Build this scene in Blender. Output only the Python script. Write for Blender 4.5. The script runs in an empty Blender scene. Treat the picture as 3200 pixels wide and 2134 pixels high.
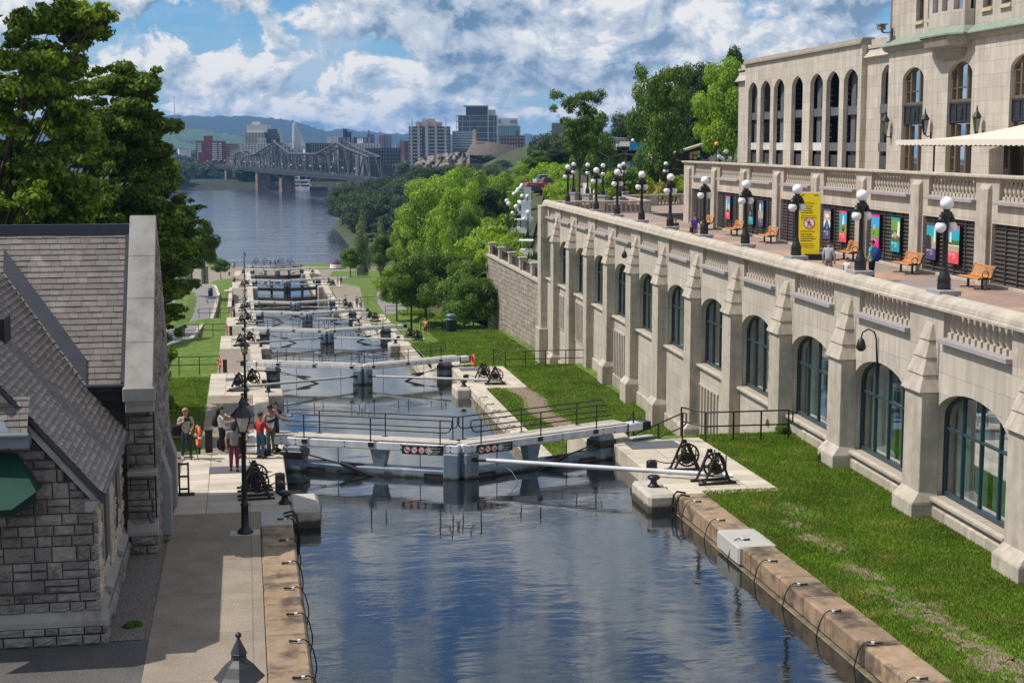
import bpy, bmesh, math, random
import numpy as np
from mathutils import Matrix, Vector
random.seed(7); RNG = np.random.default_rng(7)
SC = bpy.context.scene; COL = SC.collection
R = math.radians; pi = math.pi
# ---------------------------------------------------------------- camera model (level ground: z=0 is the top lock pavement)
F, CX, CY, HZ, VPX, H = 4764., 1600., 1067., 449., 757., 11.
TH = math.atan((CY-HZ)/F)
_h = math.cos(TH)+(CY-HZ)/F*math.sin(TH); YAW = -math.atan2((VPX-CX)/F, _h)
_hf = np.array([math.sin(YAW), math.cos(YAW), 0]); RT = np.array([math.cos(YAW), -math.sin(YAW), 0]); ZZ = np.array([0, 0, 1.])
UP = _hf*math.sin(TH)+ZZ*math.cos(TH); FW = _hf*math.cos(TH)-ZZ*math.sin(TH); CP = np.array([0, 0, H])
def ray(px, py): return RT*(px-CX)/F+UP*(CY-py)/F+FW
def G(px, py, z=0.):
    d = ray(px, py); return CP+d*((z-H)/d[2])
def GY(px, py, Y):
    d = ray(px, py); return CP+d*(Y/d[1])
def GD(px, py, D): return CP+ray(px, py)*D
def mpp(D): return D/F
cam = bpy.data.cameras.new('camera'); camo = bpy.data.objects.new('camera', cam); COL.objects.link(camo)
cam.sensor_width = 36; cam.lens = F/3200*36; cam.clip_start = .5; cam.clip_end = 40000
camo.location = (0, 0, H); camo.rotation_euler = (pi/2-TH, 0, -YAW); SC.camera = camo
SC.view_settings.view_transform = 'Standard'; SC.view_settings.look = 'None'; SC.view_settings.gamma = 1
SC.view_settings.exposure = 0.06
SC.cycles.max_bounces = 6; SC.cycles.transparent_max_bounces = 8; SC.cycles.volume_bounces = 0
SC.cycles.use_denoising = True
SC.cycles.sample_clamp_indirect = 4
# ---------------------------------------------------------------- node helpers
class NT:
    def __init__(s, tree): s.t = tree; s.n = tree.nodes; s.l = tree.links
    def node(s, typ, ins=None, **kw):
        nd = s.n.new(typ)
        for k, v in kw.items(): setattr(nd, k, v)
        for k, v in (ins or {}).items():
            if isinstance(v, bpy.types.NodeSocket): s.l.new(v, nd.inputs[k])
            else: nd.inputs[k].default_value = v
        return nd
    def math(s, op, a, b=0., c=None, clamp=False):
        ins = {0: a, 1: b}
        if c is not None: ins[2] = c
        return s.node('ShaderNodeMath', ins, operation=op, use_clamp=clamp).outputs[0]
    def mix(s, fac, a, b, blend='MIX'):
        nd = s.n.new('ShaderNodeMix'); nd.data_type = 'RGBA'; nd.blend_type = blend
        for i, v in ((0, fac), (6, a), (7, b)):
            if isinstance(v, bpy.types.NodeSocket): s.l.new(v, nd.inputs[i])
            elif i == 0: nd.inputs[0].default_value = v
            else: nd.inputs[i].default_value = (*v, 1) if len(v) == 3 else v
        return nd.outputs[2]
    def noise(s, vec, scale, detail=4, rough=.55, dist=0.):
        return s.node('ShaderNodeTexNoise', {'Vector': vec, 'Scale': scale, 'Detail': detail, 'Roughness': rough, 'Distortion': dist}).outputs[0]
    def ramp(s, v, a, b, lo=0., hi=1., smooth=True):
        return s.node('ShaderNodeMapRange', {0: v, 1: a, 2: b, 3: lo, 4: hi}, interpolation_type='SMOOTHSTEP' if smooth else 'LINEAR').outputs[0]
MATS = {}
def mat(name, col=(.5, .5, .5), rough=.8, var=.12, sc=2., isl=0., bump=0., bs=25., metal=0., col2=None, c2sc=.8, c2lo=.5, c2hi=.65, spec=.4, brick=None, transl=0., emit=None, streak=0., bdist=.02, bv=.12, band=None):
    """principled material with procedural variation; brick=(width,height,mortar colour,offset,mortar size,axis)"""
    if name in MATS: return MATS[name]
    m = bpy.data.materials.new(name); m.use_nodes = True; t = NT(m.node_tree); t.n.clear()
    out = t.node('ShaderNodeOutputMaterial'); p = t.node('ShaderNodeBsdfPrincipled', {'Roughness': rough, 'Metallic': metal, 'Specular IOR Level': spec})
    tc = t.node('ShaderNodeTexCoord').outputs['Object']
    n1 = t.noise(tc, sc, 5, .6)
    k = t.ramp(n1, .25, .75, 1-var, 1+var, False)
    if isl:
        g = t.node('ShaderNodeNewGeometry').outputs['Random Per Island']
        k = t.math('MULTIPLY', k, t.ramp(g, 0, 1, 1-isl, 1+isl, False))
    c = t.node('ShaderNodeRGB').outputs[0]; c.default_value = (*col, 1)
    if col2 is not None:
        n2 = t.noise(tc, c2sc, 6, .65)
        c = t.mix(t.ramp(n2, c2lo, c2hi), c, (*col2, 1))
    hgt = None
    if brick:
        bw, bh, mc, off, ms, ax = brick
        sp = t.node('ShaderNodeSeparateXYZ', {0: tc}); X, Y, Z = sp.outputs
        if ax == 'wall': u, v = t.math('ADD', X, Y), Z
        elif ax == 'floor': u, v = X, Y
        else: u, v = Y, X
        vec = t.node('ShaderNodeCombineXYZ', {0: u, 1: v}).outputs[0]
        bt = t.node('ShaderNodeTexBrick', {'Vector': vec, 'Color1': (1-bv, 1-bv, 1-bv, 1), 'Color2': (1+bv, 1+bv, 1+bv, 1), 'Mortar': (*mc, 1), 'Scale': 1., 'Mortar Size': ms, 'Mortar Smooth': .3, 'Bias': 0., 'Brick Width': bw, 'Row Height': bh}, offset=off)
        c = t.mix(1., c, bt.outputs[0], 'MULTIPLY'); hgt = bt.outputs[1]
    if streak:
        sp2 = t.node('ShaderNodeSeparateXYZ', {0: tc})
        v2 = t.node('ShaderNodeCombineXYZ', {0: t.math('MULTIPLY', t.math('ADD', sp2.outputs[0], sp2.outputs[1]), 2.2), 1: t.math('MULTIPLY', sp2.outputs[2], .16)}).outputs[0]
        ns = t.noise(v2, 1.3, 6, .7)
        k = t.math('MULTIPLY', k, t.ramp(ns, .38, .62, 1-streak, 1.04))
    c = t.mix(1., c, t.node('ShaderNodeCombineColor', {0: k, 1: k, 2: k}).outputs[0], 'MULTIPLY')
    if band:  # algae and dirt line left by the water
        zz = t.node('ShaderNodeSeparateXYZ', {0: tc}).outputs[2]; zz = t.math('ADD', zz, t.math('MULTIPLY', t.math('SUBTRACT', t.noise(tc, 3.2, 4, .6), .5), .22))
        c = t.mix(t.ramp(zz, band[0], band[1], 1, 0), c, band[2])
    t.l.new(c, p.inputs['Base Color'])
    if bump:
        nb = t.noise(tc, bs, 6, .65)
        if hgt is not None: nb = t.math('SUBTRACT', nb, t.math('MULTIPLY', hgt, .6))
        bn = t.node('ShaderNodeBump', {'Strength': bump, 'Distance': bdist, 'Height': nb}); t.l.new(bn.outputs[0], p.inputs['Normal'])
    sh = p.outputs[0]
    if transl:
        tr = t.node('ShaderNodeBsdfTranslucent', {'Color': c})
        mx = t.node('ShaderNodeMixShader', {0: transl, 1: sh, 2: tr.outputs[0]}); sh = mx.outputs[0]
    if emit: p.inputs['Emission Color'].default_value = (*col, 1); p.inputs['Emission Strength'].default_value = emit
    t.l.new(sh, out.inputs[0]); MATS[name] = m; return m
# ---------------------------------------------------------------- mesh builder
class B:
    def __init__(s): s.v = []; s.f = []; s.sm = []; s.mi = []; s.T = None; s.cur = 0
    def add(s, vs, fs, smooth=False):
        b = len(s.v)
        if s.T is not None: vs = [tuple(s.T @ Vector(p)) for p in vs]
        s.v += [tuple(p) for p in vs]
        for f in fs: s.f.append(tuple(i+b for i in f)); s.sm.append(smooth); s.mi.append(s.cur)
        return s
    def hexa(s, p): return s.add(p, [(0, 3, 2, 1), (4, 5, 6, 7), (0, 1, 5, 4), (1, 2, 6, 5), (2, 3, 7, 6), (3, 0, 4, 7)])
    def box(s, x0, x1, y0, y1, z0, z1): return s.hexa([(x0, y0, z0), (x1, y0, z0), (x1, y1, z0), (x0, y1, z0), (x0, y0, z1), (x1, y0, z1), (x1, y1, z1), (x0, y1, z1)])
    def cb(s, x, y, z, sx, sy, sz): return s.box(x-sx/2, x+sx/2, y-sy/2, y+sy/2, z-sz/2, z+sz/2)
    def quad(s, a, b, c, d): return s.add([a, b, c, d], [(0, 1, 2, 3)])
    def ext(s, poly, vec, caps=True):
        n = len(poly); vec = Vector(vec); vs = [Vector(p) for p in poly]; vs = vs+[p+vec for p in vs]
        fs = [(i, (i+1) % n, (i+1) % n+n, i+n) for i in range(n)]
        if caps: fs += [tuple(range(n-1, -1, -1)), tuple(range(n, 2*n))]
        return s.add(vs, fs)
    def tube(s, pts, r, n=6, cap=True):
        pts = [Vector(p) for p in pts]; m = len(pts); rs = r if isinstance(r, (list, tuple)) else [r]*m
        vs = []; up = None
        for i, p in enumerate(pts):
            d = (pts[min(i+1, m-1)]-pts[max(i-1, 0)])
            if d.length < 1e-9: d = Vector((0, 0, 1))
            d.normalize()
            if up is None: up = Vector((0, 0, 1)) if abs(d.z) < .9 else Vector((1, 0, 0))
            a = d.cross(up); 
            if a.length < 1e-4: a = d.cross(Vector((0, 1, 0)))
            a.normalize(); bb = a.cross(d).normalized(); up = bb
            for k in range(n):
                t = 2*pi*k/n; vs.append(p+(a*math.cos(t)+bb*math.sin(t))*rs[i])
        fs = [(i*n+k, i*n+(k+1) % n, (i+1)*n+(k+1) % n, (i+1)*n+k) for i in range(m-1) for k in range(n)]
        s.add(vs, fs, True)
        if cap: s.add(vs[:n], [tuple(range(n-1, -1, -1))]); s.add(vs[-n:], [tuple(range(n))])
        return s
    def lathe(s, prof, n=12, c=(0, 0, 0), smooth=True):
        vs = [(c[0]+r*math.cos(2*pi*k/n), c[1]+r*math.sin(2*pi*k/n), c[2]+z) for r, z in prof for k in range(n)]; m = len(prof)
        fs = [(i*n+k, i*n+(k+1) % n, (i+1)*n+(k+1) % n, (i+1)*n+k) for i in range(m-1) for k in range(n)]
        s.add(vs, fs, smooth); s.add(vs[:n], [tuple(range(n-1, -1, -1))]); s.add(vs[-n:], [tuple(range(n))]); return s
    def sph(s, c, r, nu=12, nv=8):
        r = r if isinstance(r, (list, tuple)) else (r, r, r); vs = []; fs = []
        for i in range(nv+1):
            a = -pi/2+pi*i/nv
            for k in range(nu): t = 2*pi*k/nu; vs.append((c[0]+r[0]*math.cos(a)*math.cos(t), c[1]+r[1]*math.cos(a)*math.sin(t), c[2]+r[2]*math.sin(a)))
        for i in range(nv):
            for k in range(nu): fs.append((i*nu+k, i*nu+(k+1) % nu, (i+1)*nu+(k+1) % nu, (i+1)*nu+k))
        return s.add(vs, fs, True)
    def grid(s, fn, us, vs_, smooth=False):
        n = len(us); m = len(vs_)
        return s.add([fn(u, v) for v in vs_ for u in us], [(j*n+i, j*n+i+1, (j+1)*n+i+1, (j+1)*n+i) for j in range(m-1) for i in range(n-1)], smooth)
    def out(s, name, mats, parent=None, bevel=0, loc=None, rot=None, weld=False):
        me = bpy.data.meshes.new(name); me.from_pydata(s.v, [], s.f)
        for m in (mats if isinstance(mats, (list, tuple)) else [mats]): me.materials.append(m)
        me.polygons.foreach_set('use_smooth', s.sm); me.polygons.foreach_set('material_index', s.mi)
        if bevel or weld:
            bm = bmesh.new(); bm.from_mesh(me)
            if weld: bmesh.ops.remove_doubles(bm, verts=bm.verts, dist=.0005)
            if bevel:
                ed = [e for e in bm.edges if len(e.link_faces) == 2 and e.calc_face_angle(0) > .5]
                bmesh.ops.bevel(bm, geom=ed, offset=bevel, segments=1, affect='EDGES', clamp_overlap=True)
            bm.to_mesh(me); bm.free()
        me.update(); return link(name, me, parent, loc, rot)
def link(name, me, parent=None, loc=None, rot=None):
    o = bpy.data.objects.new(name, me); COL.objects.link(o)
    if parent is not None: o.parent = parent
    if loc is not None: o.location = loc
    if rot is not None: o.rotation_euler = rot
    return o
def tag(o, label=None, cat=None, group=None, kind=None):
    if label: o['label'] = label
    if cat: o['category'] = cat
    if group: o['group'] = group
    if kind: o['kind'] = kind
    return o
def E(name, loc, rz, label, cat, group=None, sc=None):
    o = link(name, None, None, loc, (0, 0, rz)); o.empty_display_size = .1
    if sc: o.scale = (sc, sc, sc) if not isinstance(sc, (tuple, list)) else sc
    return tag(o, label, cat, group)
def struct(b, name, m, **k): return tag(b.out(name, m, **k), kind='structure')
def dup(root, loc, rz, label, group=None, sc=None, kids=None):
    def cp(o, par):
        c = o.copy(); COL.objects.link(c); c.parent = par
        for ch in list(o.children): cp(ch, c)
        return c
    c = cp(root, None); c.location = loc; c.rotation_euler = (0, 0, rz); c['label'] = label
    if group: c['group'] = group
    if sc: c.scale = (sc, sc, sc) if not isinstance(sc, (tuple, list)) else sc
    return c
def npmesh(name, V, Fq, m, parent=None, smooth=False):
    """fast mesh from numpy arrays, faces of equal size"""
    me = bpy.data.meshes.new(name); k = Fq.shape[1]
    me.vertices.add(len(V)); me.vertices.foreach_set('co', V.astype(np.float32).ravel())
    me.loops.add(Fq.size); me.loops.foreach_set('vertex_index', Fq.astype(np.int32).ravel())
    me.polygons.add(len(Fq)); me.polygons.foreach_set('loop_start', np.arange(0, Fq.size, k, dtype=np.int32))
    me.polygons.foreach_set('loop_total', np.full(len(Fq), k, dtype=np.int32))
    if smooth: me.polygons.foreach_set('use_smooth', np.ones(len(Fq), dtype=bool))
    me.materials.append(m); me.update(calc_edges=True); me.validate()
    return me
def text(body, size, m, parent, mtx, name='lettering', ext=.002, align='LEFT', sp=1.):
    cu = bpy.data.curves.new('t', 'FONT'); cu.body = body; cu.size = size; cu.extrude = ext; cu.align_x = align; cu.resolution_u = 2; cu.space_line = sp
    to = bpy.data.objects.new('t', cu); COL.objects.link(to); dg = bpy.context.evaluated_depsgraph_get()
    me = bpy.data.meshes.new_from_object(to.evaluated_get(dg)); bpy.data.objects.remove(to); bpy.data.curves.remove(cu)
    me.transform(mtx); me.materials.clear(); me.materials.append(m)
    return link(name, me, parent)
def frame(o, x, y): # matrix: local x -> x axis, local y -> y axis at origin o
    x = Vector(x).normalized(); y = Vector(y).normalized(); z = x.cross(y)
    return Matrix(((x[0], y[0], z[0], o[0]), (x[1], y[1], z[1], o[1]), (x[2], y[2], z[2], o[2]), (0, 0, 0, 1)))
ORD = ['nearest', 'second', 'third', 'fourth', 'fifth', 'sixth', 'seventh', 'farthest']
YK = [45.6, 89.9, 132.6, 177.3, 221., 265., 345., 396.]; ZK = [0, -3.66, -6.54, -9.82, -13., -13.6, -18.2, -21.4]
WATER = [-.57, -4.26, -7.15, -10.42, -13.65, -17.4, -19.4, -22.5]; RIVER = -25.
HO = [8.6]+[9.2]*7; PD = 11.4  # platform depth: heel of the gate
PE = 12.4  # downstream end of a platform block
# ---------------------------------------------------------------- light and sky
SUN_EL, SUN_AZ = R(55), math.atan2(math.sin(R(6)), -math.cos(R(6)))  # direction in the xy plane towards the sun
sd = Vector((math.cos(SUN_EL)*math.cos(SUN_AZ), math.cos(SUN_EL)*math.sin(SUN_AZ), math.sin(SUN_EL)))
sl = bpy.data.lights.new('sun', 'SUN'); sl.energy = 4.5; sl.angle = R(.6); sl.color = (1, .95, .87)
so = bpy.data.objects.new('sun', sl); COL.objects.link(so); so.rotation_euler = sd.to_track_quat('Z', 'Y').to_euler(); so.location = (-60, 0, 90)
def make_world():
    w = bpy.data.worlds.new('World'); SC.world = w; w.use_nodes = True; t = NT(w.node_tree); t.n.clear()
    w.cycles.sampling_method = 'MANUAL'; w.cycles.sample_map_resolution = 256
    sky = t.node('ShaderNodeTexSky', sky_type='NISHITA', sun_disc=False, sun_elevation=SUN_EL, sun_rotation=math.atan2(sd.x, sd.y), altitude=80, air_density=1., dust_density=.3, ozone_density=3.)
    d = t.node('ShaderNodeTexCoord').outputs['Generated']
    sp = t.node('ShaderNodeSeparateXYZ', {0: d}); x, y, z = sp.outputs
    az = t.math('ARCTAN2', x, y); el = t.math('ARCSINE', z)
    skc = t.mix(1., sky.outputs[0], (.40, .68, .98), 'MULTIPLY')
    skc = t.mix(t.ramp(el, .0, .10, .35, 0.), skc, (3.9, 5.5, 7.3))
    # cumulus get flatter and smaller towards the horizon
    elw = t.math('POWER', t.math('MAXIMUM', t.math('ADD', el, .012), .0001), .70)
    vec = t.node('ShaderNodeCombineXYZ', {0: t.math('MULTIPLY', az, 25.), 1: t.math('MULTIPLY', elw, 21.), 2: 15.2}).outputs[0]
    def dens(off):
        v = t.node('ShaderNodeVectorMath', {0: vec, 1: off}, operation='ADD').outputs[0]
        big = t.noise(v, .40, 1, .5); n = t.noise(v, 1.0, 8, .58, .25)
        return t.math('ADD', t.math('MULTIPLY', n, .60), t.math('MULTIPLY', big, .40))
    a = dens((0, 0, 0)); b = dens((-.14, .26, .0))
    hi = t.ramp(el, .17, .36)
    cov = t.ramp(t.math('SUBTRACT', a, t.math('MULTIPLY', hi, .055)), .39, .44)
    lit = t.ramp(t.math('SUBTRACT', a, b), -.10, .095)             # sunward, upper side of a cloud
    thick = t.ramp(a, .49, .62)
    big2 = t.ramp(t.noise(vec, .30, 2, .5), .40, .60)
    sh = t.math('ADD', .12, t.math('MULTIPLY', lit, .80)); sh = t.math('SUBTRACT', sh, t.math('MULTIPLY', t.math('MULTIPLY', thick, big2), .28))
    sh = t.math('ADD', sh, .0, clamp=True)
    cc = t.mix(t.ramp(sh, .02, .36, 0, 1), (.15, .27, .43), (.46, .55, .68)); cc = t.mix(t.ramp(sh, .30, .62, 0, 1), cc, (.68, .74, .82)); cc = t.mix(t.ramp(sh, .58, .84, 0, 1), cc, (1.0, .985, .96))
    cc = t.mix(1., cc, (8.0, 8.0, 8.0), 'MULTIPLY')
    wv = t.node('ShaderNodeVectorMath', {0: vec, 1: (.55, 1.5, 1.)}, operation='MULTIPLY').outputs[0]
    wisp = t.ramp(t.noise(wv, .6, 5, .6), .42, .68, 0, .6)
    hz = t.mix(wisp, skc, (4.9, 5.6, 6.5))
    fin = t.mix(t.math('MULTIPLY', cov, .96), hz, cc)
    bg = t.node('ShaderNodeBackground', {0: fin, 1: .11}); o = t.node('ShaderNodeOutputWorld'); t.l.new(bg.outputs[0], o.inputs[0])
make_world()
# ---------------------------------------------------------------- materials
LIME = (.50, .44, .372)
m_lime = mat('limestone', LIME, .85, .09, .9, bump=.12, bs=14, brick=(1.25, .62, (.70, .67, .63), .5, .012, 'wall'), streak=.17, bv=.075, col2=(.42, .362, .295), c2sc=.45, c2lo=.5, c2hi=.75)
m_trim = mat('limestone_trim', (.46, .40, .33), .85, .18, 2.2, bump=.2, bs=20, streak=.16, col2=(.35, .30, .245), c2sc=.9, c2lo=.5, c2hi=.75)
m_grey = mat('sill_stone', (.33, .30, .31), .8, .12, 3)
m_bal = mat('baluster_stone', (.47, .405, .33), .8, .08, 3)
m_plinth = mat('plinth_stone', (.43, .375, .30), .85, .16, 1.4, bump=.15, bs=14, brick=(1.4, .9, (.7, .68, .64), .5, .012, 'wall'), streak=.25)
m_conc = mat('pavement_concrete', (.50, .435, .35), .85, .14, .9, bump=.12, bs=40, brick=(1.32, .80, (.55, .53, .5), 0., .022, 'floor'), col2=(.36, .31, .26), c2sc=.5, c2lo=.5, c2hi=.75)
m_pier = mat('pier_concrete', (.47, .42, .36), .8, .16, 1.3, bump=.15, bs=30, col2=(.30, .26, .22), c2sc=.9, c2lo=.52, c2hi=.75, streak=.15)
m_pierw = mat('pier_concrete_wet', (.47, .42, .36), .8, .16, 1.3, bump=.15, bs=30, col2=(.30, .26, .22), c2sc=.9, c2lo=.52, c2hi=.75, streak=.15, band=(-.42, -.28, (.07, .055, .035)))
m_path = mat('path_aggregate', (.285, .232, .175), .9, .24, .9, bump=.3, bs=60, col2=(.205, .168, .13), c2sc=22, c2lo=.42, c2hi=.6, brick=(9., 3.1, (.72, .7, .68), 0., .018, 'floor'), bv=.05)
m_asph = mat('asphalt', (.075, .07, .068), .9, .2, 1.2, bump=.3, bs=50, col2=(.15, .14, .13), c2sc=26, c2lo=.5, c2hi=.66)
m_road = mat('road_asphalt', (.215, .20, .19), .9, .12, .5, bump=.1, bs=20)
m_brown = mat('coping_brown', (.275, .19, .12), .85, .32, 2.2, isl=.20, bump=.5, bs=16, col2=(.075, .055, .042), c2sc=.9, c2lo=.45, c2hi=.66)
m_cope = mat('coping_pale', (.47, .415, .34), .85, .2, 2.4, isl=.12, bump=.3, bs=18, col2=(.24, .19, .14), c2sc=1.3, c2lo=.5, c2hi=.72)
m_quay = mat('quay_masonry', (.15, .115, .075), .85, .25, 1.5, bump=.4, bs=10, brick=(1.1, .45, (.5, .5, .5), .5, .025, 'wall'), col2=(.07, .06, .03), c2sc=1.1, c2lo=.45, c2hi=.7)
m_grass = mat('lawn_grass', (.082, .145, .010), .95, .45, 1.4, bump=.8, bs=40, col2=(.115, .16, .022), c2sc=.7, c2lo=.40, c2hi=.70)
m_blade = mat('grass_blade', (.125, .212, .010), .9, .42, .42, isl=.42, col2=(.225, .24, .04), c2sc=.8, c2lo=.46, c2hi=.70, transl=.25)
m_dirt = mat('bare_earth', (.205, .155, .105), .95, .25, 2.5, bump=.4, bs=40)
m_gravel = mat('gravel_bed', (.15, .125, .105), .95, .4, 14, bump=1., bs=45, col2=(.28, .25, .22), c2sc=20, c2lo=.5, c2hi=.6)
m_black = mat('black_iron', (.012, .0115, .012), .42, .1, 8, spec=.5)
m_rust = mat('worn_iron', (.022, .015, .011), .6, .3, 9, col2=(.07, .035, .018), c2sc=6, c2lo=.5, c2hi=.7)
m_white = mat('white_paint', (.60, .61, .63), .5, .08, 2, col2=(.40, .38, .35), c2sc=2.2, c2lo=.55, c2hi=.8, streak=.14)
m_tread = mat('walkway_board', (.44, .40, .34), .8, .18, 3)
m_bluegrey = mat('gate_steel_paint', (.165, .215, .275), .55, .16, 1.5, col2=(.28, .31, .34), c2sc=1.3, c2lo=.5, c2hi=.75, streak=.2, band=(-.56, -.40, (.035, .03, .018)))
m_plank = mat('gate_planking', (.10, .075, .05), .8, .3, 1.2, brick=(6., .28, (.35, .35, .35), .5, .02, 'wall'), streak=.3)
m_bar = mat('bar_paint', (.40, .39, .38), .6, .12, 2)
m_signg = mat('sign_green', (.012, .03, .018), .4, .04, 3)
m_signw = mat('sign_white', (.75, .75, .73), .5, .03, 3)
m_red = mat('sign_red', (.5, .03, .03), .5, .04, 3)
m_globe = mat('opal_globe', (.80, .79, .79), .25, .02, 3, spec=.5)
m_amber = mat('amber_globe', (.85, .36, .03), .3, .03, 3)
m_louv = mat('louvre_bronze', (.060, .050, .042), .5, .15, 4)
m_wood = mat('bench_slats', (.50, .20, .05), .55, .18, 6)
m_copper = mat('verdigris', (.215, .268, .212), .7, .2, 2.2, col2=(.22, .25, .19), c2sc=2.2, c2lo=.5, c2hi=.7)
m_brownfr = mat('bronze_frame', (.13, .095, .055), .5, .1, 5)
m_tealfr = mat('window_frame_teal', (.030, .052, .064), .4, .1, 5)
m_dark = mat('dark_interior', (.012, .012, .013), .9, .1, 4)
m_canvas = mat('canvas_cream', (.62, .555, .47), .8, .05, 3)
m_skin = mat('skin', (.50, .29, .19), .6, .05, 8); m_skind = mat('skin_tan', (.30, .165, .10), .6, .05, 8)
m_bark = mat('bark', (.075, .058, .042), .95, .3, 6, bump=.5, bs=20)
m_soil = mat('hill_ground', (.05, .062, .022), .95, .3, .15, col2=(.075, .07, .04), c2sc=.05)
m_rock = mat('cliff_rock', (.20, .17, .14), .95, .35, .35, bump=.6, bs=2, bdist=.6)
def glass(name, tint, fac=.35, rough=.03):
    m = bpy.data.materials.new(name); m.use_nodes = True; t = NT(m.node_tree); t.n.clear()
    lw = t.node('ShaderNodeLayerWeight', {0: .55}).outputs[1]; f = t.ramp(lw, 0, 1, fac, .95, False)
    g = t.node('ShaderNodeBsdfGlossy', {0: (.85, .9, .95, 1), 1: rough}); tr = t.node('ShaderNodeBsdfTransparent', {0: (*tint, 1)})
    mx = t.node('ShaderNodeMixShader', {0: f, 1: tr.outputs[0], 2: g.outputs[0]}); o = t.node('ShaderNodeOutputMaterial', {0: mx.outputs[0]}); return m
m_glass = glass('window_glass', (.62, .78, .75), .12); m_hglass = glass('hotel_glass', (.35, .42, .42), .45); m_lglass = glass('lantern_glass', (.8, .8, .78), .2)
def water(name, col, ripple, big, rough=.03, stretch=1., ior=1.6):
    m = bpy.data.materials.new(name); m.use_nodes = True; t = NT(m.node_tree); t.n.clear()
    tc = t.node('ShaderNodeTexCoord').outputs['Object']
    v = t.node('ShaderNodeVectorMath', {0: tc, 1: (.45*stretch, 1., 1.)}, operation='MULTIPLY').outputs[0]
    n1 = t.noise(v, big, 3, .5, .3); n2 = t.noise(v, big*5.5, 4, .6, .2)
    msk = t.ramp(t.noise(v, big*.22, 2, .5), .38, .62, .25, 1.)
    h = t.math('ADD', n1, t.math('MULTIPLY', t.math('MULTIPLY', n2, msk), .26))
    bp = t.node('ShaderNodeBump', {'Strength': 1., 'Distance': ripple, 'Height': h})
    p = t.node('ShaderNodeBsdfPrincipled', {'Base Color': (*col, 1), 'Roughness': rough, 'IOR': ior, 'Specular IOR Level': .5, 'Normal': bp.outputs[0]})
    t.node('ShaderNodeOutputMaterial', {0: p.outputs[0]}); return m
m_water = water('canal_water', (.009, .012, .014), .013, .9, ior=2.1); m_river = water('river_water', (.035, .048, .080), .40, .22, .10, .5)
m_water2 = water('chamber_water', (.016, .019, .014), .006, 1.0, ior=2.5)
# ================================================================ ground and canal
def sst(t): t = max(0., min(1., t)); return t*t*(3-2*t)
def interp(x, P):
    if x <= P[0][0]: return P[0][1]
    for (a, b), (c, d) in zip(P, P[1:]):
        if x <= c: return b+(d-b)*(x-a)/(c-a)
    return P[-1][1]
PROF_R = [(10, -.02), (55.2, -.02), (58.2, -3.68), (99.4, -3.68), (103, -6.0), (142, -6.5), (146, -9.8), (187, -9.84), (191, -13.), (262, -13.5), (285, -15), (340, -18.2), (352, -21.4), (420, -21.6)]
PROF_L = [(10, -.02), (55.2, -.02), (56.4, -3.68), (98, -3.68), (99.5, -6.56), (141, -6.56), (143, -9.84), (186, -9.84), (188, -13.02), (272, -13.6), (300, -15.), (352, -21.42), (420, -21.5)]
def zr(Y): return interp(Y, PROF_R)
def zl(X, Y):
    lin = interp(Y, [(50, -2.6), (100, -4.8), (143, -7.6), (186, -10.6), (272, -13.7), (352, -21.4)])
    return PLERP(interp(Y, PROF_L), lin, sst((-X-4.6)/4.)) + sst((-X-13)/25.)*6
def PLERP(a, b, t): return a+(b-a)*t
b = B(); ys = sorted(set([y for y, z in PROF_R]+list(range(12, 420, 6))))
b.grid(lambda x, y: (x, y, zr(y)), [14.16, 18, 21, 24, 27], ys); struct(b, 'lawn', m_grass)
b = B(); ys = sorted(set([y for y, z in PROF_L if y > 54]+list(range(56, 420, 5))))
b.grid(lambda x, y: (x, y, zl(x, y)-.015), [-60, -45, -32, -24, -19, -16, -14, -12, -10, -8.5, -7, -5.8, -4.6, -2.3], ys); struct(b, 'lawn', m_grass)
b = B(); b.box(-60, -2.3, 10, 55.3, -3, -.02); struct(b, 'ground', m_gravel)
# paths between the locks on the left bank
for k in range(7):
    y0 = 12 if k == 0 else YK[k-1]+PE-3.4; b = B()
    x0 = -2.3 if k < 5 else (-4. if k == 6 else -2.6)
    b.box(x0, .26, y0, YK[k], ZK[k]-4, ZK[k]); struct(b, 'path', m_path)
b = B(); b.quad((-16, 12, .004), (-2.29, 12, .004), (-2.31, 33.86, .004), (-16, 33.86, .004)); struct(b, 'path', m_asph)
b = B(); b.quad((-4, 33.9, .006), (-2.42, 33.9, .006), (-2.36, 47.5, .006), (-4, 47.5, .006)); struct(b, 'ground', m_gravel)
# service road on the left
b = B(); rp = [(100, -7.4), (125, -6.7), (147, -6.1), (180, -5.3), (215, -4.7), (250, -4.55), (268, -5.4), (280, -8), (287, -12)]
for (ya, xa), (yb, xb) in zip(rp, rp[1:]):
    for i in range(4):
        p, q = i/4, (i+1)/4
        xa1, ya1, xb1, yb1 = xa+(xb-xa)*p, ya+(yb-ya)*p, xa+(xb-xa)*q, ya+(yb-ya)*q
        b.quad((xa1-6.5, ya1, zl(xa1-4, ya1)+.08), (xa1, ya1, zl(xa1-1.5, ya1)+.10), (xb1, yb1, zl(xb1-1.5, yb1)+.10), (xb1-6.5, yb1, zl(xb1-4, yb1)+.08))
struct(b, 'road', m_road)
b = B(); 
for (ya, xa), (yb, xb) in zip(rp, rp[1:]):
    for i in range(4):
        p, q = i/4, (i+1)/4
        xa1, ya1, xb1, yb1 = xa+(xb-xa)*p, ya+(yb-ya)*p, xa+(xb-xa)*q, ya+(yb-ya)*q
        za, zb = zl(xa1-1.5, ya1)+.1, zl(xb1-1.5, yb1)+.1
        b.hexa([(xa1, ya1, za-.6), (xa1+.45, ya1, za-.6), (xb1+.45, yb1, zb-.6), (xb1, yb1, zb-.6), (xa1, ya1, za+.13), (xa1+.45, ya1, za+.13), (xb1+.45, yb1, zb+.13), (xb1, yb1, zb+.13)])
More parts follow.
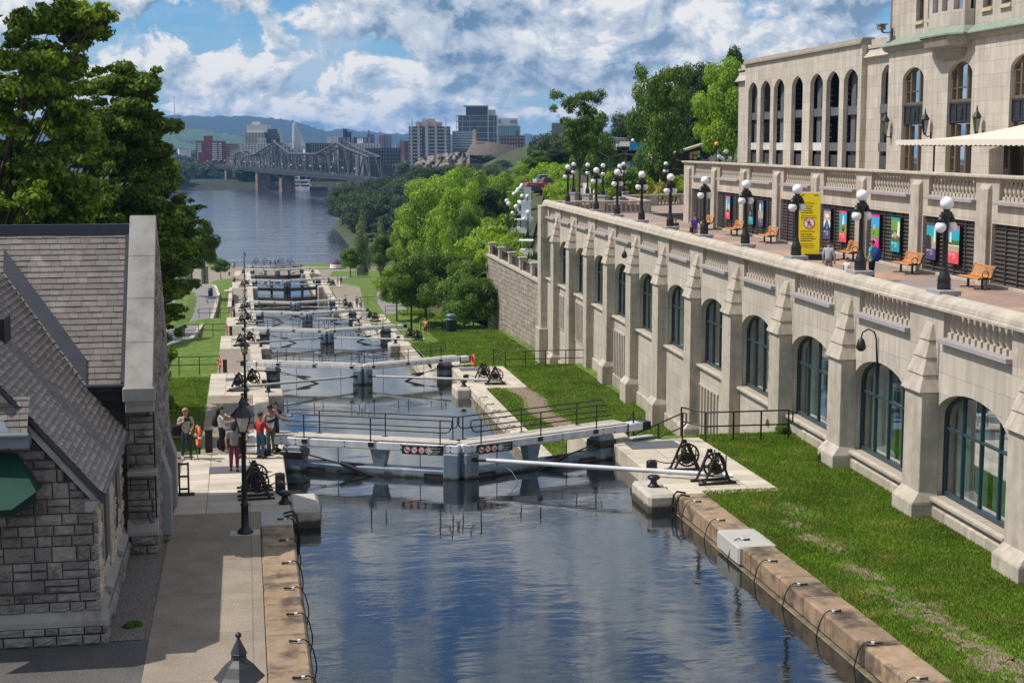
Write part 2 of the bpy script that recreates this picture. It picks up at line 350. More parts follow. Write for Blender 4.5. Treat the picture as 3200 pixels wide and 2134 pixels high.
struct(b, 'kerb', m_cope)
# right bank paths further down
def sheet(name, pts, m, dz=0., n=1):
    b = B(); b.add([(x, y, z+dz) for x, y, z in pts], [tuple(range(len(pts)))]); return struct(b, name, m)
def strip(name, L, Rr, m, zf, dz):
    b = B(); n = len(L)
    vs = [(x, y, zf(x, y)+dz) for x, y in L]+[(x, y, zf(x, y)+dz) for x, y in Rr]
    b.add(vs, [(i, n+i, n+i+1, i+1) for i in range(n-1)]); return struct(b, name, m)
zrr = lambda x, y: zr(y)
def dens(P, n=6):
    o = []
    for (a, b_), (c, d) in zip(P, P[1:]):
        for i in range(n): o.append((a+(c-a)*i/n, b_+(d-b_)*i/n))
    return o+[P[-1]]
strip('path', dens([(14.28, 196), (14.28, 230), (14.28, 265), (14.3, 300), (14.3, 352)]), dens([(15.6, 196), (17.6, 230), (19.4, 262), (17.4, 300), (26, 352)]), m_path, zrr, .03)
strip('path', dens([(19.5, 214), (19.9, 236), (22.5, 262), (27, 285)]), dens([(23.8, 214), (22.6, 236), (25, 262), (26.9, 275)]), m_road, zrr, .045)
# lower plaza by the river
b = B(); n = 24
top = [(-45+85*i/n, 409-((-45+85*i/n)-2)**2/150, -21.36) for i in range(n+1)]
b.ext([(-45, 348, -21.36), (40, 348, -21.36)]+top[::-1], (0, 0, -5)); struct(b, 'pavement', m_path)
b = B(); b.add([(19, 362, -21.33), (40, 362, -21.33), (40, 388, -21.33), (34, 391, -21.33), (22, 391, -21.33)], [(0, 1, 2, 3, 4)]); struct(b, 'lawn', m_grass)
b = B(); b.add([(18, 398, -21.33), (38, 393, -21.33), (36, 398, -21.33), (26, 402, -21.33), (19, 401, -21.33)], [(0, 1, 2, 3, 4)]); struct(b, 'lawn', m_grass)
# lock platforms
def blocks(b, x0, x1, y0, y1, z0, z1, ln, axis='y', jit=.2):
    y = y0
    while y < y1-.05:
        l = ln*random.uniform(1-jit, 1+jit); e = min(y1, y+l)
        if y1-e < .5: e = y1
        d = random.uniform(-.008, .008)
        b.box(x0, x1, y+.006, e-.006, z0, z1+d); y = e
for k in range(8):
    Y, z = YK[k], ZK[k]; yl, yrr = Y, Y+.35
    for sx in (0, 1):
        b = B(); zb = z-8
        fx = (lambda x: x) if sx == 0 else (lambda x: 14.48-x)
        def bx(a, c, y0, y1, t=z):
            p, q = sorted((fx(a), fx(c))); b.box(p, q, y0, y1, zb, t)
        xo = -2.3 if sx == 0 else -2.28
        bx(xo, 1.2, yl, Y+9.0); bx(.26, 1.2, Y+9.0, Y+PE); bx(1.2, 2.1, Y+HO[k]+.45, Y+PE)
        if k >= 4: bx(xo, .26, Y+9.0, Y+PE)
        struct(b, 'pavement', m_conc, bevel=.03)
        p = B(); p.box(*sorted((fx(1.2), fx(2.1))), yl-.02, Y+2.2, zb, z+.012)
        o = p.out('lock_pier', m_pierw if k == 0 else m_pier, bevel=.10)
        tag(o, '%s bank concrete pier with rounded edges jutting into the water before the %s lock gate' % (('left', 'right')[sx], ORD[k]), 'pier', 'concrete piers in front of the lock gates')
        w = B(); p0, p1 = sorted((fx(.27), fx(1.9))); 
        if k < 6:
            w.box(p0, p1, Y+PE-1.2, Y+PE+.02, zb, z+.02); o = w.out('end_wall', m_pier, bevel=.06)
            tag(o, 'pale concrete block closing the platform behind the %s gate on the %s bank' % (ORD[k], ('left', 'right')[sx]), 'wall', 'concrete end walls of the lock platforms')
        # quay walls of the basin upstream of this gate
        y0 = 12 if k == 0 else YK[k-1]+PE
        t = E('quay_wall', (0, 0, 0), 0, '%s bank stone quay wall edging the %s basin' % (('left', 'right')[sx], ORD[k]), 'wall', 'stone quay walls of the canal basins')
        q = B(); a0, a1 = sorted((fx(.27), fx(1.20))); blocks(q, a0, a1, y0, Y-.03 if sx == 0 else Y+.0, z-.52, z+.015, 2.05)
        q.out('coping', m_brown if k == 0 else m_cope, t, bevel=.05 if k < 2 else 0)
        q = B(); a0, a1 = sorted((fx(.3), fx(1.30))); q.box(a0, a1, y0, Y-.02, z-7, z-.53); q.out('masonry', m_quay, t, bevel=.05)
# dark recessed plates in the platforms
for k in range(6):
    for sx in (0, 1):
        b = B(); x0 = -1.35 if sx == 0 else 13.7; y = YK[k]+(5.6 if sx == 0 else 7.2); w = 1.5 if sx == 0 else 1.9
        b.box(x0, x0+w, y, y+(1.1 if sx == 0 else 1.3), ZK[k], ZK[k]+.02); o = b.out('cover_plate', mat('steel_plate', (.10, .105, .12), .5, .2, 3))
        tag(o, 'dark steel hatch plate set in the %s bank platform at the %s lock gate' % (('left', 'right')[sx], ORD[k]), 'hatch', 'hatch plates in the lock platforms')
# water surfaces
for k in range(8):
    z = WATER[k]; h1, a1_ = YK[k]+HO[k], YK[k]+HO[k]-2.55; P = [(.2, 12, z), (14.3, 12, z)] if k == 0 else [(.2, YK[k-1]+HO[k-1], z), (7.25, YK[k-1]+HO[k-1]-2.55, z), (14.3, YK[k-1]+HO[k-1], z)]
    b = B(); P = P+[(14.3, h1, z), (7.25, a1_, z), (.2, h1, z)]; m_ = len(P)
    b.add(P, [(0, 1, 3, 4), (0, 4, 5 if False else 4)][:1]+([(1, 2, 3)] if False else []) if False else [tuple(range(m_))]); struct(b, 'water', m_water if k == 0 else m_water2)
b = B(); b.grid(lambda x, y: (x, y, RIVER), [-1400, -300, 0, 300, 1500], [405, 700, 1000, 1500, 2600]); struct(b, 'river', m_river)
b = B(); b.box(-1500, 2000, 10, 3000, -40, -33); struct(b, 'riverbed', m_soil)
# ---------------------------------------------------------------- lock gates
def bent(b, pts, r=.024, n=6): b.tube(pts, r, n)
def rail(b, x0, x1, y, z, posts, hook0, hook1):
    zt, zm = z+.84, z+.42
    def end(x, s, kind):
        if kind == 'loop': return [(x, y, zt), (x+s*.12, y, zt), (x+s*.13, y, zm+.22), (x+s*.02, y, zm+.04), (x-s*.12, y, zm)]
        return [(x, y, zt), (x+s*.16, y, zt), (x+s*.24, y, zt-.12)]
    top = end(x0, -1, hook0)[::-1]+end(x1, 1, hook1)
    bent(b, top); bent(b, [(x0+(.1 if hook0 == 'loop' else -.45), y, zm), (x1-(.1 if hook1 == 'loop' else -.45), y, zm)])
    for px in posts: bent(b, [(px, y, z-.02), (px, y, zt)])
m_dk = mat('gate_bracket', (.02, .02, .022), .5, .1, 5)
LF = 6.2
def leaf(k, s):
    """s=+1 left leaf (upstream is -y), s=-1 right leaf (upstream is +y); x runs from the heel to the mitre"""
    z = ZK[k]; lx, rx = 1.6, 12.9
    side = 'left' if s > 0 else 'right'
    lab = '%s leaf of the %s white lock gate' % (side, ORD[k])+(' with green pictogram sign' if k == 0 else '')
    t = E('lock_gate_leaf', ((lx if s > 0 else rx), YK[k]+HO[k], z), math.atan2(-2.55, 5.65 if s > 0 else -5.65), lab, 'lock gate', 'leaves of the white lock gates')
    u = -s  # sign of the upstream side in local y
    def bx(b, x0, x1, y0, y1, z0, z1): b.box(x0, x1, min(y0*u, y1*u), max(y0*u, y1*u), z0, z1)
    zt = .63; bb = zt-.29
    b = B(); bx(b, -1.75, LF, -.22, .27, bb, zt); b.out('balance_beam', m_white, t, bevel=.03)
    b = B(); bx(b, -1.0, LF-.15, -.62, .20, zt+.004, zt+.045); b.out('walkway', m_tread, t)
    b = B(); bx(b, -2.12, -1.745, -.23, .28, bb-.01, zt+.004); b.out('end_cap', m_black, t, bevel=.02)
    lz = -.27 if k == 0 else (-.75 if k < 5 else -.78); b = B(); bx(b, .0, LF-.02, -.28, .30, -1.75 if k == 0 else lz-.55, lz); b.out('lower_beam', m_bluegrey, t, bevel=.04)
    b = B(); bx(b, -.32, .38, -.33, .36, -8., bb-.005); b.out('heel_post', m_bluegrey, t, bevel=.05)
    b = B(); bx(b, -.38, .44, -.38, .42, -.12, .16); b.out('collar', m_black, t, bevel=.03)
    b = B(); bx(b, LF-.55, LF+.02, -.30, .36, -8., bb-.005); b.out('mitre_post', m_bluegrey, t, bevel=.04)
    xm = 3.25; b = B(); b.hexa([(xm-.18, -.2, lz), (xm+.18, -.2, lz), (xm+.18, .2, lz), (xm-.18, .2, lz), (xm-.30, -.24, bb-.005), (xm+.30, -.24, bb-.005), (xm+.30, .24, bb-.005), (xm-.30, .24, bb-.005)]); (b.out('middle_post', m_bluegrey, t) if k in (0, 5, 6, 7) else None)
    b = B(); bx(b, .1, LF-.1, -.12, .12, -8, -1.75 if k == 0 else (-1.8 if k < 5 else -2.5)); b.out('planking', m_plank, t)
    if k >= 5: b = B(); bx(b, xm-.15, xm+.15, -.2, .2, -2.5, lz-.55); b.out('middle_post', m_bluegrey, t)
    for i, yy in enumerate((.31, -.56)):
        b = B(); ps = [.5, 3.0, 5.55] if i == 0 else [.75, 3.25, 5.75]
        rail(b, (.25 if i == 0 else -.25), LF-.35, yy*u, zt+.02, ps, 'hook' if k == 0 else 'loop', 'loop')
        for px in ps: b.box(px-.10, px+.10, min(yy*u, yy*u*.86), max(yy*u, yy*u*.86)+.002, zt-.02 if i else zt-.19, zt+.06 if i else zt-.03)
        b.out('railing', m_black, t)
    for px in (1.7, 4.75):
        b = B(); b.tube([(px, .1*u, lz-.01), (px, .1*u, bb)], .016, 6); b.out('tie_rod', m_dk, t)
    # iron strap from the collar down to the lower beam
    b = B(); b.tube([(.4, .36*u, .12), (1.5, .36*u, -.12), (1.95, .38*u, -.2)], .03, 6); b.tube([(.4, .36*u, -.10), (1.35, .36*u, -.12)], .022, 6)
    b.tube([(1.9, .38*u, -.17), (2.6, .46*u, -.38), (3.4, .5*u, -.62)], [.085, .085, .05], 6); b.tube([(1.9, .36*u, -.18), (2.5, .2*u, -.22), (2.7, .12*u, -.26)], [.07, .05, .03], 6); b.out('strap', m_black, t)
    for x0 in ((.55, LF-1.25) if k == 0 else ()):
        b = B(); bx(b, x0, x0+.72, .285, .312, -.48, -.39); bx(b, (x0 if x0 > 2 else x0+.66)-.0, (x0 if x0 > 2 else x0+.66)+.07, .285, .313, -.75, -.39); b.out('corner_iron', m_dk, t)
    # operator's seat under the tail
    b = B(); bx(b, -1.95, -.95, .30, .62, .13, .18); so_ = b.out('seat', m_white, t)
    b = B(); b.tube([(-1.0, .29*u, zt+.04), (-1.0, .30*u, .15), (-1.0, .6*u, .12)], .03, 5); b.out('seat_bracket', m_black, so_)
    if k < 2:
        for px in (-.4, .15, 2.0, 4.1, LF-.3):
            for zz in (zt-.07, zt-.22): b = B(); b.sph((px, .272*u, zz), (.03, .012, .03), 6, 4); b.out('bolt', m_dk, t)
    # writing
    xd = s
    def M(x, yv, zz): return frame((x, yv*u, zz), (xd, 0, 0), (0, 0, 1))
    if k == 0:
        text('2009' if s > 0 else '2017', .16, m_dk, t, M(3.45 if s > 0 else 3.6, .303, -.50), 'year_mark')
        x0 = 4.15 if s > 0 else 5.72; w = 1.5
        b = B(); xa, xb = sorted((x0, x0+xd*w)); bx(b, xa, xb, .285, .31, zt-.37, zt-.06); sg = b.out('sign', m_signg, t)
        for i in range(4):
            cx = x0+xd*(.19+.265*i); cz = zt-.215; b = B(); n = 20; rr = .122
            b.T = M(cx, .312, cz); 
            if i < 3:
                b.lathe([(rr, 0), (rr, .004)], n); o = b.out('pictogram', m_signw, sg)
                b = B(); b.T = M(cx, .317, cz)
                ring = [(rr*.98*math.cos(2*pi*j/n), rr*.98*math.sin(2*pi*j/n), .002) for j in range(n)]; inn = [(.8*x, .8*y, .002) for x, y, _ in ring]
                b.add(ring+inn, [(j, (j+1) % n, n+(j+1) % n, n+j) for j in range(n)])
                b.quad((-.08, .065, .003), (-.065, .08, .003), (.08, -.065, .003), (.065, -.08, .003)); b.out('prohibition_ring', m_red, sg)
                b = B(); b.T = M(cx, .316, cz)
                if i == 0: b.sph((-.045, .02, 0), (.03, .03, .003), 8, 4); b.ext([(-.04, -.01, 0), (.03, .02, 0), (.075, -.02, 0), (.06, -.04, 0), (-.03, -.05, 0)], (0, 0, .003))
                elif i == 1: b.ext([(-.07, -.02, 0), (.05, .0, 0), (.05, .018, 0), (-.07, -.002, 0)], (0, 0, .003)); b.tube([(.06, .01, 0), (.07, .04, 0), (.055, .06, 0)], .005, 4)
                else: b.ext([(-.07, -.05, 0), (.0, -.01, 0), (.06, .04, 0), (.07, .02, 0), (.01, -.04, 0), (-.05, -.065, 0)], (0, 0, .003)); b.tube([(-.02, .0, 0), (-.05, .05, 0)], .007, 4)
                b.out('symbol', m_dk, sg)
            else:
                ring = [(rr*math.cos(2*pi*j/n), rr*math.sin(2*pi*j/n), .002) for j in range(n)]; inn = [(.86*x, .86*y, .002) for x, y, _ in ring]
                b.add(ring+inn, [(j, (j+1) % n, n+(j+1) % n, n+j) for j in range(n)])
                for j in range(7):
                    a = 2*pi*j/7; b.add([(.02*math.cos(a-.6), .02*math.sin(a-.6), .002), (.09*math.cos(a-.25), .09*math.sin(a-.25), .002), (.09*math.cos(a+.22), .09*math.sin(a+.22), .002), (.02*math.cos(a+.6), .02*math.sin(a+.6), .002)], [(0, 1, 2, 3)])
                b.out('fan_symbol', m_signw, sg)
        text('Blower on', .072, m_signw, sg, M(x0+xd*1.11, .313, zt-.15)); text('Ventilation', .066, m_signw, sg, M(x0+xd*1.11, .313, zt-.25)); text('ouverte', .066, m_signw, sg, M(x0+xd*1.11, .313, zt-.325))
    return t
LEAF = {}
for k in range(8):
    for s in (1, -1): LEAF[k, s] = leaf(k, s)
# push bars from the mitre posts to the winches
def world_of(t, p): return Matrix.Translation(t.location) @ Matrix.Rotation(t.rotation_euler.z, 4, 'Z') @ Vector(p)
bpy.context.view_layer.update()
for k in range(6):
    for s in ((-1,) if k == 0 else (1, -1)):
        a = world_of(LEAF[k, s], (LF-.35, .36*-s, .05)); Y = YK[k]+1.55
        e = Vector((-.75 if s > 0 else 15.2, Y, ZK[k]+.22)); a.z = ZK[k]+(.12 if k == 0 else -.05)
        t = E('push_bar', a, 0, 'long pale push bar running from the %s gate to the %s bank winch' % (ORD[k], ('right', '', 'left')[s+1]), 'bar', 'push bars of the lock gates')
        b = B(); v = e-a; b.T = None; b.tube([(0, 0, 0), tuple(v*.12), tuple(v)], [.06, .075, .085], 4); b.out('pole', m_bar if k else m_white, t)
        b = B(); b.cb(0, 0, 0, .30, .12, .13); b.tube([(0, 0, 0), tuple(v*.05)], .07, 6); b.out('hinge_bracket', m_black, t)
        b = B(); w = v.normalized()*.45; b.tube([tuple(v-w*.5), tuple(v+w)], .07, 4); b.out('bar_tip', m_signw, t)
        if k < 4:
            b = B(); q = v*.09; b.tube([tuple(q+Vector((0, 0, .07))), tuple(v*.16+Vector((0, 0, -.35))), tuple(v*.19+Vector((0, 0, -.75)))], .012, 4); b.out('cord', m_bar, t)
# ---------------------------------------------------------------- winches
def gear(b, c, r, w, teeth, spokes, ax='y'):
    n = teeth*2; ring = []
    def P(rr, a, y): return (c[0]+rr*math.cos(a), c[1]+y, c[2]+rr*math.sin(a))
    vs = []
    for i in range(n):
        a = 2*pi*i/n; ro = r if i % 2 == 0 else r*.93
        vs += [P(ro, a, -w/2), P(ro, a, w/2), P(r*.82, a, -w/2), P(r*.82, a, w/2)]
    fs = []
    for i in range(n):
        j = (i+1) % n; q, p = 4*i, 4*j
        fs += [(q, p, p+1, q+1), (q+2, q+3, p+3, p+2), (q, q+2, p+2, p), (q+1, p+1, p+3, q+3)]
    b.add(vs, fs)
    for i in range(spokes):
        a = 2*pi*i/spokes; b.tube([P(r*.08, a, 0), P(r*.85, a, 0)], w*.45, 4)
    b.tube([P(0, 0, -w), P(0, 0, w)], r*.16, 8)
def make_winch(m, label, loc, rz, group):
    t = E('lock_winch', loc, rz, label, 'winch', group)
    b = B()
    for y in (-.30, .30):
        for s in (-1, 1): b.tube([(s*.46, y, .06), (s*.06, y, .98)], .045, 5)
        b.tube([(-.28, y, .46), (.28, y, .46)], .035, 5); b.cb(0, y, 1.0, .16, .09, .12)
    b.out('a_frame', m, t)
    for y in (-.30, .30): q = B(); q.box(-.66, .66, y-.05, y+.05, 0, .07); q.out('foot_rail', m, t)
    b = B(); b.tube([(-.5, -.3, .1), (-.5, .3, .1)], .03, 5); b.tube([(.5, -.3, .1), (.5, .3, .1)], .03, 5); b.out('cross_bar', m, t)
    b = B(); gear(b, (.10, .16, .55), .42, .05, 30, 6); b.out('gear_wheel', m, t)
    b = B(); gear(b, (-.05, -.20, .78), .16, .05, 14, 4); b.tube([(-.05, -.36, .78), (-.05, .36, .78)], .03, 6); b.out('pinion', m, t)
    b = B(); b.lathe([(.19, -.22), (.13, -.2), (.13, .06), (.19, .08)], 12); 
    for i, p in enumerate(b.v): b.v[i] = (p[0], p[2], p[1]+.50)
    b.tube([(0, -.36, .50), (0, .36, .50)], .035, 6); b.out('drum', m, t)
    b = B(); b.tube([(-.05, -.38, .80), (-.18, -.39, 1.16), (-.20, -.50, 1.18)], .022, 5); b.tube([(.28, -.34, .12), (.28, -.34, .95)], .022, 5); b.out('crank_handle', m, t)
    return t
W0 = make_winch(m_rust, 'black iron crab winch at the near edge of the right bank platform', (14.95, 47.05, 0), .15, 'iron crab winches beside the lock gates')
dup(W0, (14.5, 48.75, 0), -.1, 'black iron crab winch with upright lever beside the dark hatch on the right bank')
dup(W0, (.18, 47.4, 0), .05, 'black iron crab winch beside the nearest lamp post on the left bank', sc=.86)
dup(W0, (.15, 48.6, 0), .05, 'black crab winch close behind the one by the nearest lamp post', sc=.85)
for k in range(1, 7):
    Y, z = YK[k], ZK[k]
    for sx, dx, yy in ((0, -.55, 1.7), (0, .25, 3.3), (1, 15.0, 1.5), (1, 14.5, 3.1)):
        if k == 6 and yy > 2: continue
        dup(W0, (dx, Y+yy, z), random.uniform(-.2, .2), '%s bank iron winch %s the %s lock gate' % (('left', 'right')[sx], 'at the near side of' if yy < 2 else 'closest to', ORD[k]))
# bollards and chain pulleys
def make_bollard(loc, label):
    t = E('mooring_bollard', loc, 0, label, 'bollard', 'mushroom shaped mooring bollards')
    b = B(); b.lathe([(.20, 0), (.20, .05), (.13, .10), (.10, .2), (.12, .24)], 14); b.out('stem', m_black, t)
    b = B(); b.lathe([(.12, .24), (.20, .28), (.21, .34), (.16, .39), (0.01, .41)], 14); b.out('cap', m_black, t); return t
BO = make_bollard((1.05, 46.5, 0), 'glossy black mooring bollard on the left pier of the nearest gate')
dup(BO, (12.85, 46.75, 0), 0, 'glossy black mooring bollard on the right pier of the nearest gate')
for k in range(1, 5):
    dup(BO, (1.2, YK[k]+.9, ZK[k]), 0, 'black mooring bollard on the left pier of the %s gate' % ORD[k]); dup(BO, (12.95, YK[k]+.9, ZK[k]), 0, 'greenish black mooring bollard on the right pier of the %s gate' % ORD[k])
def make_pulley(loc, s, label):
    t = E('chain_pulley', loc, 0, label, 'pulley', 'chain pulleys at the lock edge')
    b = B(); b.box(-.16, .16, -.15, -.09, 0, .34); b.box(-.16, .16, .09, .15, 0, .34); b.out('cheek', m_black, t, bevel=.03)
    b = B(); b.tube([(0, -.09, .22), (0, .09, .22)], .15, 12); b.out('wheel', m_black, t)
    b = B()
    p0, p1 = Vector((-s*.1, 0, .36)), Vector((-s*1.15, -.4, .55)); n = 26
    for i in range(n):
        q = p0.lerp(p1, i/n); d = (p1-p0)/n*.62; b.cb(q.x, q.y, q.z-.18*math.sin(pi*i/n), *((.055, .02, .035) if i % 2 else (.05, .035, .02)))
    b.tube([(s*.14, 0, .2), (s*.16, 0, -.3), (s*.16, 0, -1.2)], .022, 4); b.out('chain', m_rust, t); return t
make_pulley((.95, 48.0, 0), 1, 'black chain pulley with rusty chain nearest the left bollard')
make_pulley((.97, 49.3, 0), 1, 'black chain pulley with rusty chain below the man in red')
make_pulley((13.45, 49.2, 0), -1, 'black chain pulley on the right platform edge before the winches')
for k in range(1, 4):
    make_pulley((1.0, YK[k]+3.4, ZK[k]), 1, 'small chain pulley on the left lock edge at the %s gate' % ORD[k]); make_pulley((13.45, YK[k]+3.4, ZK[k]), -1, 'small chain pulley on the right lock edge at the %s gate' % ORD[k])
# ladders
for x, y, z, lab, s in ((1.24, 44.6, 0, 'black iron ladder on the left quay beside the lock pier', 1), (13.22, 45.1, 0, 'black iron ladder on the right quay beside the lock pier', -1)):
    t = E('quay_ladder', (x, y, z), 0, lab, 'ladder', 'iron quay ladders')
    for dy in (-.22, .22):
        b = B(); b.tube([(-s*.28, dy, .10), (s*.0, dy, .16), (s*.10, dy, .05), (s*.16, dy, -.3), (s*.16, dy, -2.2)], .035, 6); b.out('stile', m_black, t)
    b = B()
    for i in range(6): b.tube([(s*.16, -.22, -.25-.3*i), (s*.16, .22, -.25-.3*i)], .025, 5)
    b.out('rungs', m_black, t)
# cleats with black cables hanging over the coping
def make_cable(loc, s, label, grp):
    t = E('mooring_cable', loc, 0, label, 'cable', grp)
    b = B(); b.tube([(-s*.04, 0, .035), (-s*.20, 0, .04)], .024, 6); b.sph((-s*.20, 0, .04), .036, 8, 6); b.out('anchor', m_black, t)
    b = B(); b.cb(-s*.01, 0, .04, .055, .06, .06); b.sph((s*.02, .01, .045), .032, 8, 6); b.out('clamp', m_signw, t)
    b = B(); b.tube([(0, 0, .05), (s*.10, 0, .075), (s*.20, .02, .02), (s*.30, .06, -.18), (s*.36, .10, -.5), (s*.38, .12, -.9), (s*.38, .12, -1.5)], .016, 6); b.out('cable', m_black, t); return t
cr = [(2164, 1571), (2231, 1630), (2308, 1690), (2400, 1757), (2494, 1830), (2605, 1915), (2723, 2014), (2867, 2126)]
words = ['next to the quay ladder', 'second from the ladder', 'just past the first brown joint', 'on the pale replaced coping stone', 'one stone after the pale block', 'two stones after the pale block', 'third after the pale block', 'by the bottom edge']
C0 = None
for (px, py), w in zip(cr, words):
    p = G(px, py, .02); l = 'black cable with white clamp on the right quay, '+w
    p[0] = 13.48
    if C0 is None: C0 = make_cable(p, -1, l, 'cables clamped along the right quay')
    else: dup(C0, p, random.uniform(-.2, .2), l)
C1 = None
for (px, py), w in zip([(902, 1624), (905, 1690), (925, 1760), (932, 1841), (943, 1922), (955, 2006), (965, 2120)], ['beside the ladder', 'just before the ladder', 'third from the pier', 'fourth from the pier', 'fifth from the pier', 'on the scuffed white stone', 'by the bottom edge']):
    p = G(px, py, .02); l = 'black cable with white clamp on the left quay, '+w; p[0] = 1.0
    if C1 is None: C1 = make_cable(p, 1, l, 'cables clamped along the left quay')
    else: dup(C1, p, random.uniform(-.3, .3), l)
for i, (px, py) in enumerate([(1505, 1242), (1527, 1264), (1546, 1285), (1568, 1306), (1590, 1333)]):
    p = G(px, py, ZK[1]+.02); p[0] = 13.5; dup(C0, p, random.uniform(-.2, .2), 'small black cable on the right coping of the second basin, %s from the end' % ORD[i].replace('nearest', 'first'), 'cables clamped along the second basin')
# pale replaced coping stone on the right quay
b = B(); b.box(13.16, 14.30, 39.05, 41.0, -.5, .03); o = b.out('coping_stone', mat('new_stone', (.40, .385, .355), .8, .14, 2, col2=(.27, .22, .17), c2sc=2, c2lo=.55, c2hi=.75), bevel=.05); tag(o, 'pale grey replaced coping block in the brown right quay', 'stone')
b = B(); b.box(.262, 1.215, 43.75, 45.56, -.5, .03); o = b.out('coping_stone', mat('new_stone', (.40, .385, .355)), bevel=.05); tag(o, 'pale coping block beside the left quay ladder', 'stone')
# ================================================================ hotel: local frame x = distance from canal side, y = along the wall
HA = -R(2.5052)
def HW(off, u, z): c, s = math.cos(HA), math.sin(HA); return (off*c-u*s, off*s+u*c, z)
def HE(name, off, u, z, label, cat, group=None): return E(name, HW(off, u, z), HA, label, cat, group)
def arch_panel(b, x, y0, y1, z0, z1, a0, a1, zs, zsp, za, dep, n=14, p=2.):
    """wall panel in the plane x with an arched hole and its reveals"""
    def q(*v): b.add([(x, yy, zz) for yy, zz in v], [tuple(range(len(v)))])
    q((y0, z0), (y0, zs), (y1, zs), (y1, z0)); q((y0, zs), (y0, z1), (a0, z1), (a0, zs)); q((a1, zs), (a1, z1), (y1, z1), (y1, zs))
    A = []
    for i in range(n+1):
        t = -math.cos(pi*i/n); A.append(((a0+a1)/2+t*(a1-a0)/2, zsp+(za-zsp)*max(0, 1-abs(t)**p)**(1/p)))
    for (ya, zza), (yb, zzb) in zip(A, A[1:]): q((ya, zza), (ya, z1), (yb, z1), (yb, zzb))
    L = [(a0, zs)]+A+[(a1, zs)]
    for (ya, zza), (yb, zzb) in zip(L, L[1:]+L[:1]):
        b.add([(x, ya, zza), (x, yb, zzb), (x+dep, yb, zzb), (x+dep, ya, zza)], [(0, 1, 2, 3)])
    return A
def rect_panel(b, x, y0, y1, z0, z1, a0, a1, zs, zt, dep):
    def q(*v): b.add([(x, yy, zz) for yy, zz in v], [tuple(range(len(v)))])
    if zs > z0: q((y0, z0), (y0, zs), (y1, zs), (y1, z0))
    q((y0, zs), (y0, zt), (a0, zt), (a0, zs)); q((a1, zs), (a1, zt), (y1, zt), (y1, zs)); q((y0, zt), (y0, z1), (y1, z1), (y1, zt))
    L = [(a0, zs), (a0, zt), (a1, zt), (a1, zs)]
    for (ya, zza), (yb, zzb) in zip(L, L[1:]+L[:1]): b.add([(x, ya, zza), (x, yb, zzb), (x+dep, yb, zzb), (x+dep, ya, zza)], [(0, 1, 2, 3)])
# ---------------------------------------------------------------- lower wall
LW = HE('terrace_wall', 0, 0, 0, 'long pale limestone wall with arched windows and buttresses rising from the lawn', 'building')
UB = [35.45+6.95*k for k in range(-1, 12)]            # near edges of the buttresses
b = B(); pl = B(); X = 18.22
def zbase(u): return 0. if u < 54 else (-3.66 if u < 98 else -6.1)
ends = UB+[119.3]
arches = []
for i, u in enumerate(UB):
    y0, y1 = u, ends[i+1]; a0, a1 = u+1.95, u+7.05-.0
    if i == len(UB)-1: a0, a1, y1 = u+2.15, u+6.6, 119.3
    A = arch_panel(b, X, y0, y1, -8, 5.25, a0+.25, a1+.02, .62, 2.95, 3.93, .40)
    arches.append((a0+.25, a1+.02))
b.quad((X, 119.3, -8), (26, 119.3, -8), (26, 119.3, 6.2), (X, 119.3, 6.2))
b.quad((X, 28, -8), (26, 28, -8), (26, 28, 6.2), (X, 28, 6.2))
b.quad((26, 28, 5.4), (26, 119.3, 5.4), (26, 119.3, -8), (26, 28, -8))
b.out('wall', m_lime, LW)
b = B(); b.box(18.10, 18.9, 28, 54.6, -4, .34); b.box(18.10, 18.9, 54.6, 98, -8, -2.95); b.box(18.1, 18.9, 98, 119.3, -10, -5.1); b.out('plinth', m_plinth, LW, bevel=.05)
def frustum(b, x0, x1, y0, y1, z0, X0, X1, Y0, Y1, z1): b.hexa([(x0, y0, z0), (x1, y0, z0), (x1, y1, z0), (x0, y1, z0), (X0, Y0, z1), (X1, Y0, z1), (X1, Y1, z1), (X0, Y1, z1)])
for i, u in enumerate(UB+[118.2]):
    b = B(); zb = zbase(u)-1.2; w = 1.3
    if i < len(UB):
        b.box(17.72, 18.3, u, u+w, zb, 3.72)
        pz = zbase(u)+.42 if zbase(u) == 0 else zbase(u)+1.1
        b.box(17.46, 18.3, u-.12, u+w+.12, zb, pz); frustum(b, 17.46, 18.3, u-.12, u+w+.12, pz, 17.72, 18.3, u, u+w, pz+.32)
        z = 3.72
        for j in range(4):
            xa = 17.60+.125*j; w0 = .07-.115*j
            frustum(b, xa, 18.3, u-w0, u+w+w0, z, xa+.17, 18.3, u-w0+.15, u+w+w0-.15, z+.5); z += .502
        b.out('buttress', m_trim, LW, bevel=.018)
    else:
        b.box(17.5, 18.9, 117.6, 119.55, -9, -3.4); b.box(17.66, 18.7, 117.9, 119.45, -3.4, 6.2); b.out('corner_pier', m_trim, LW, bevel=.04)
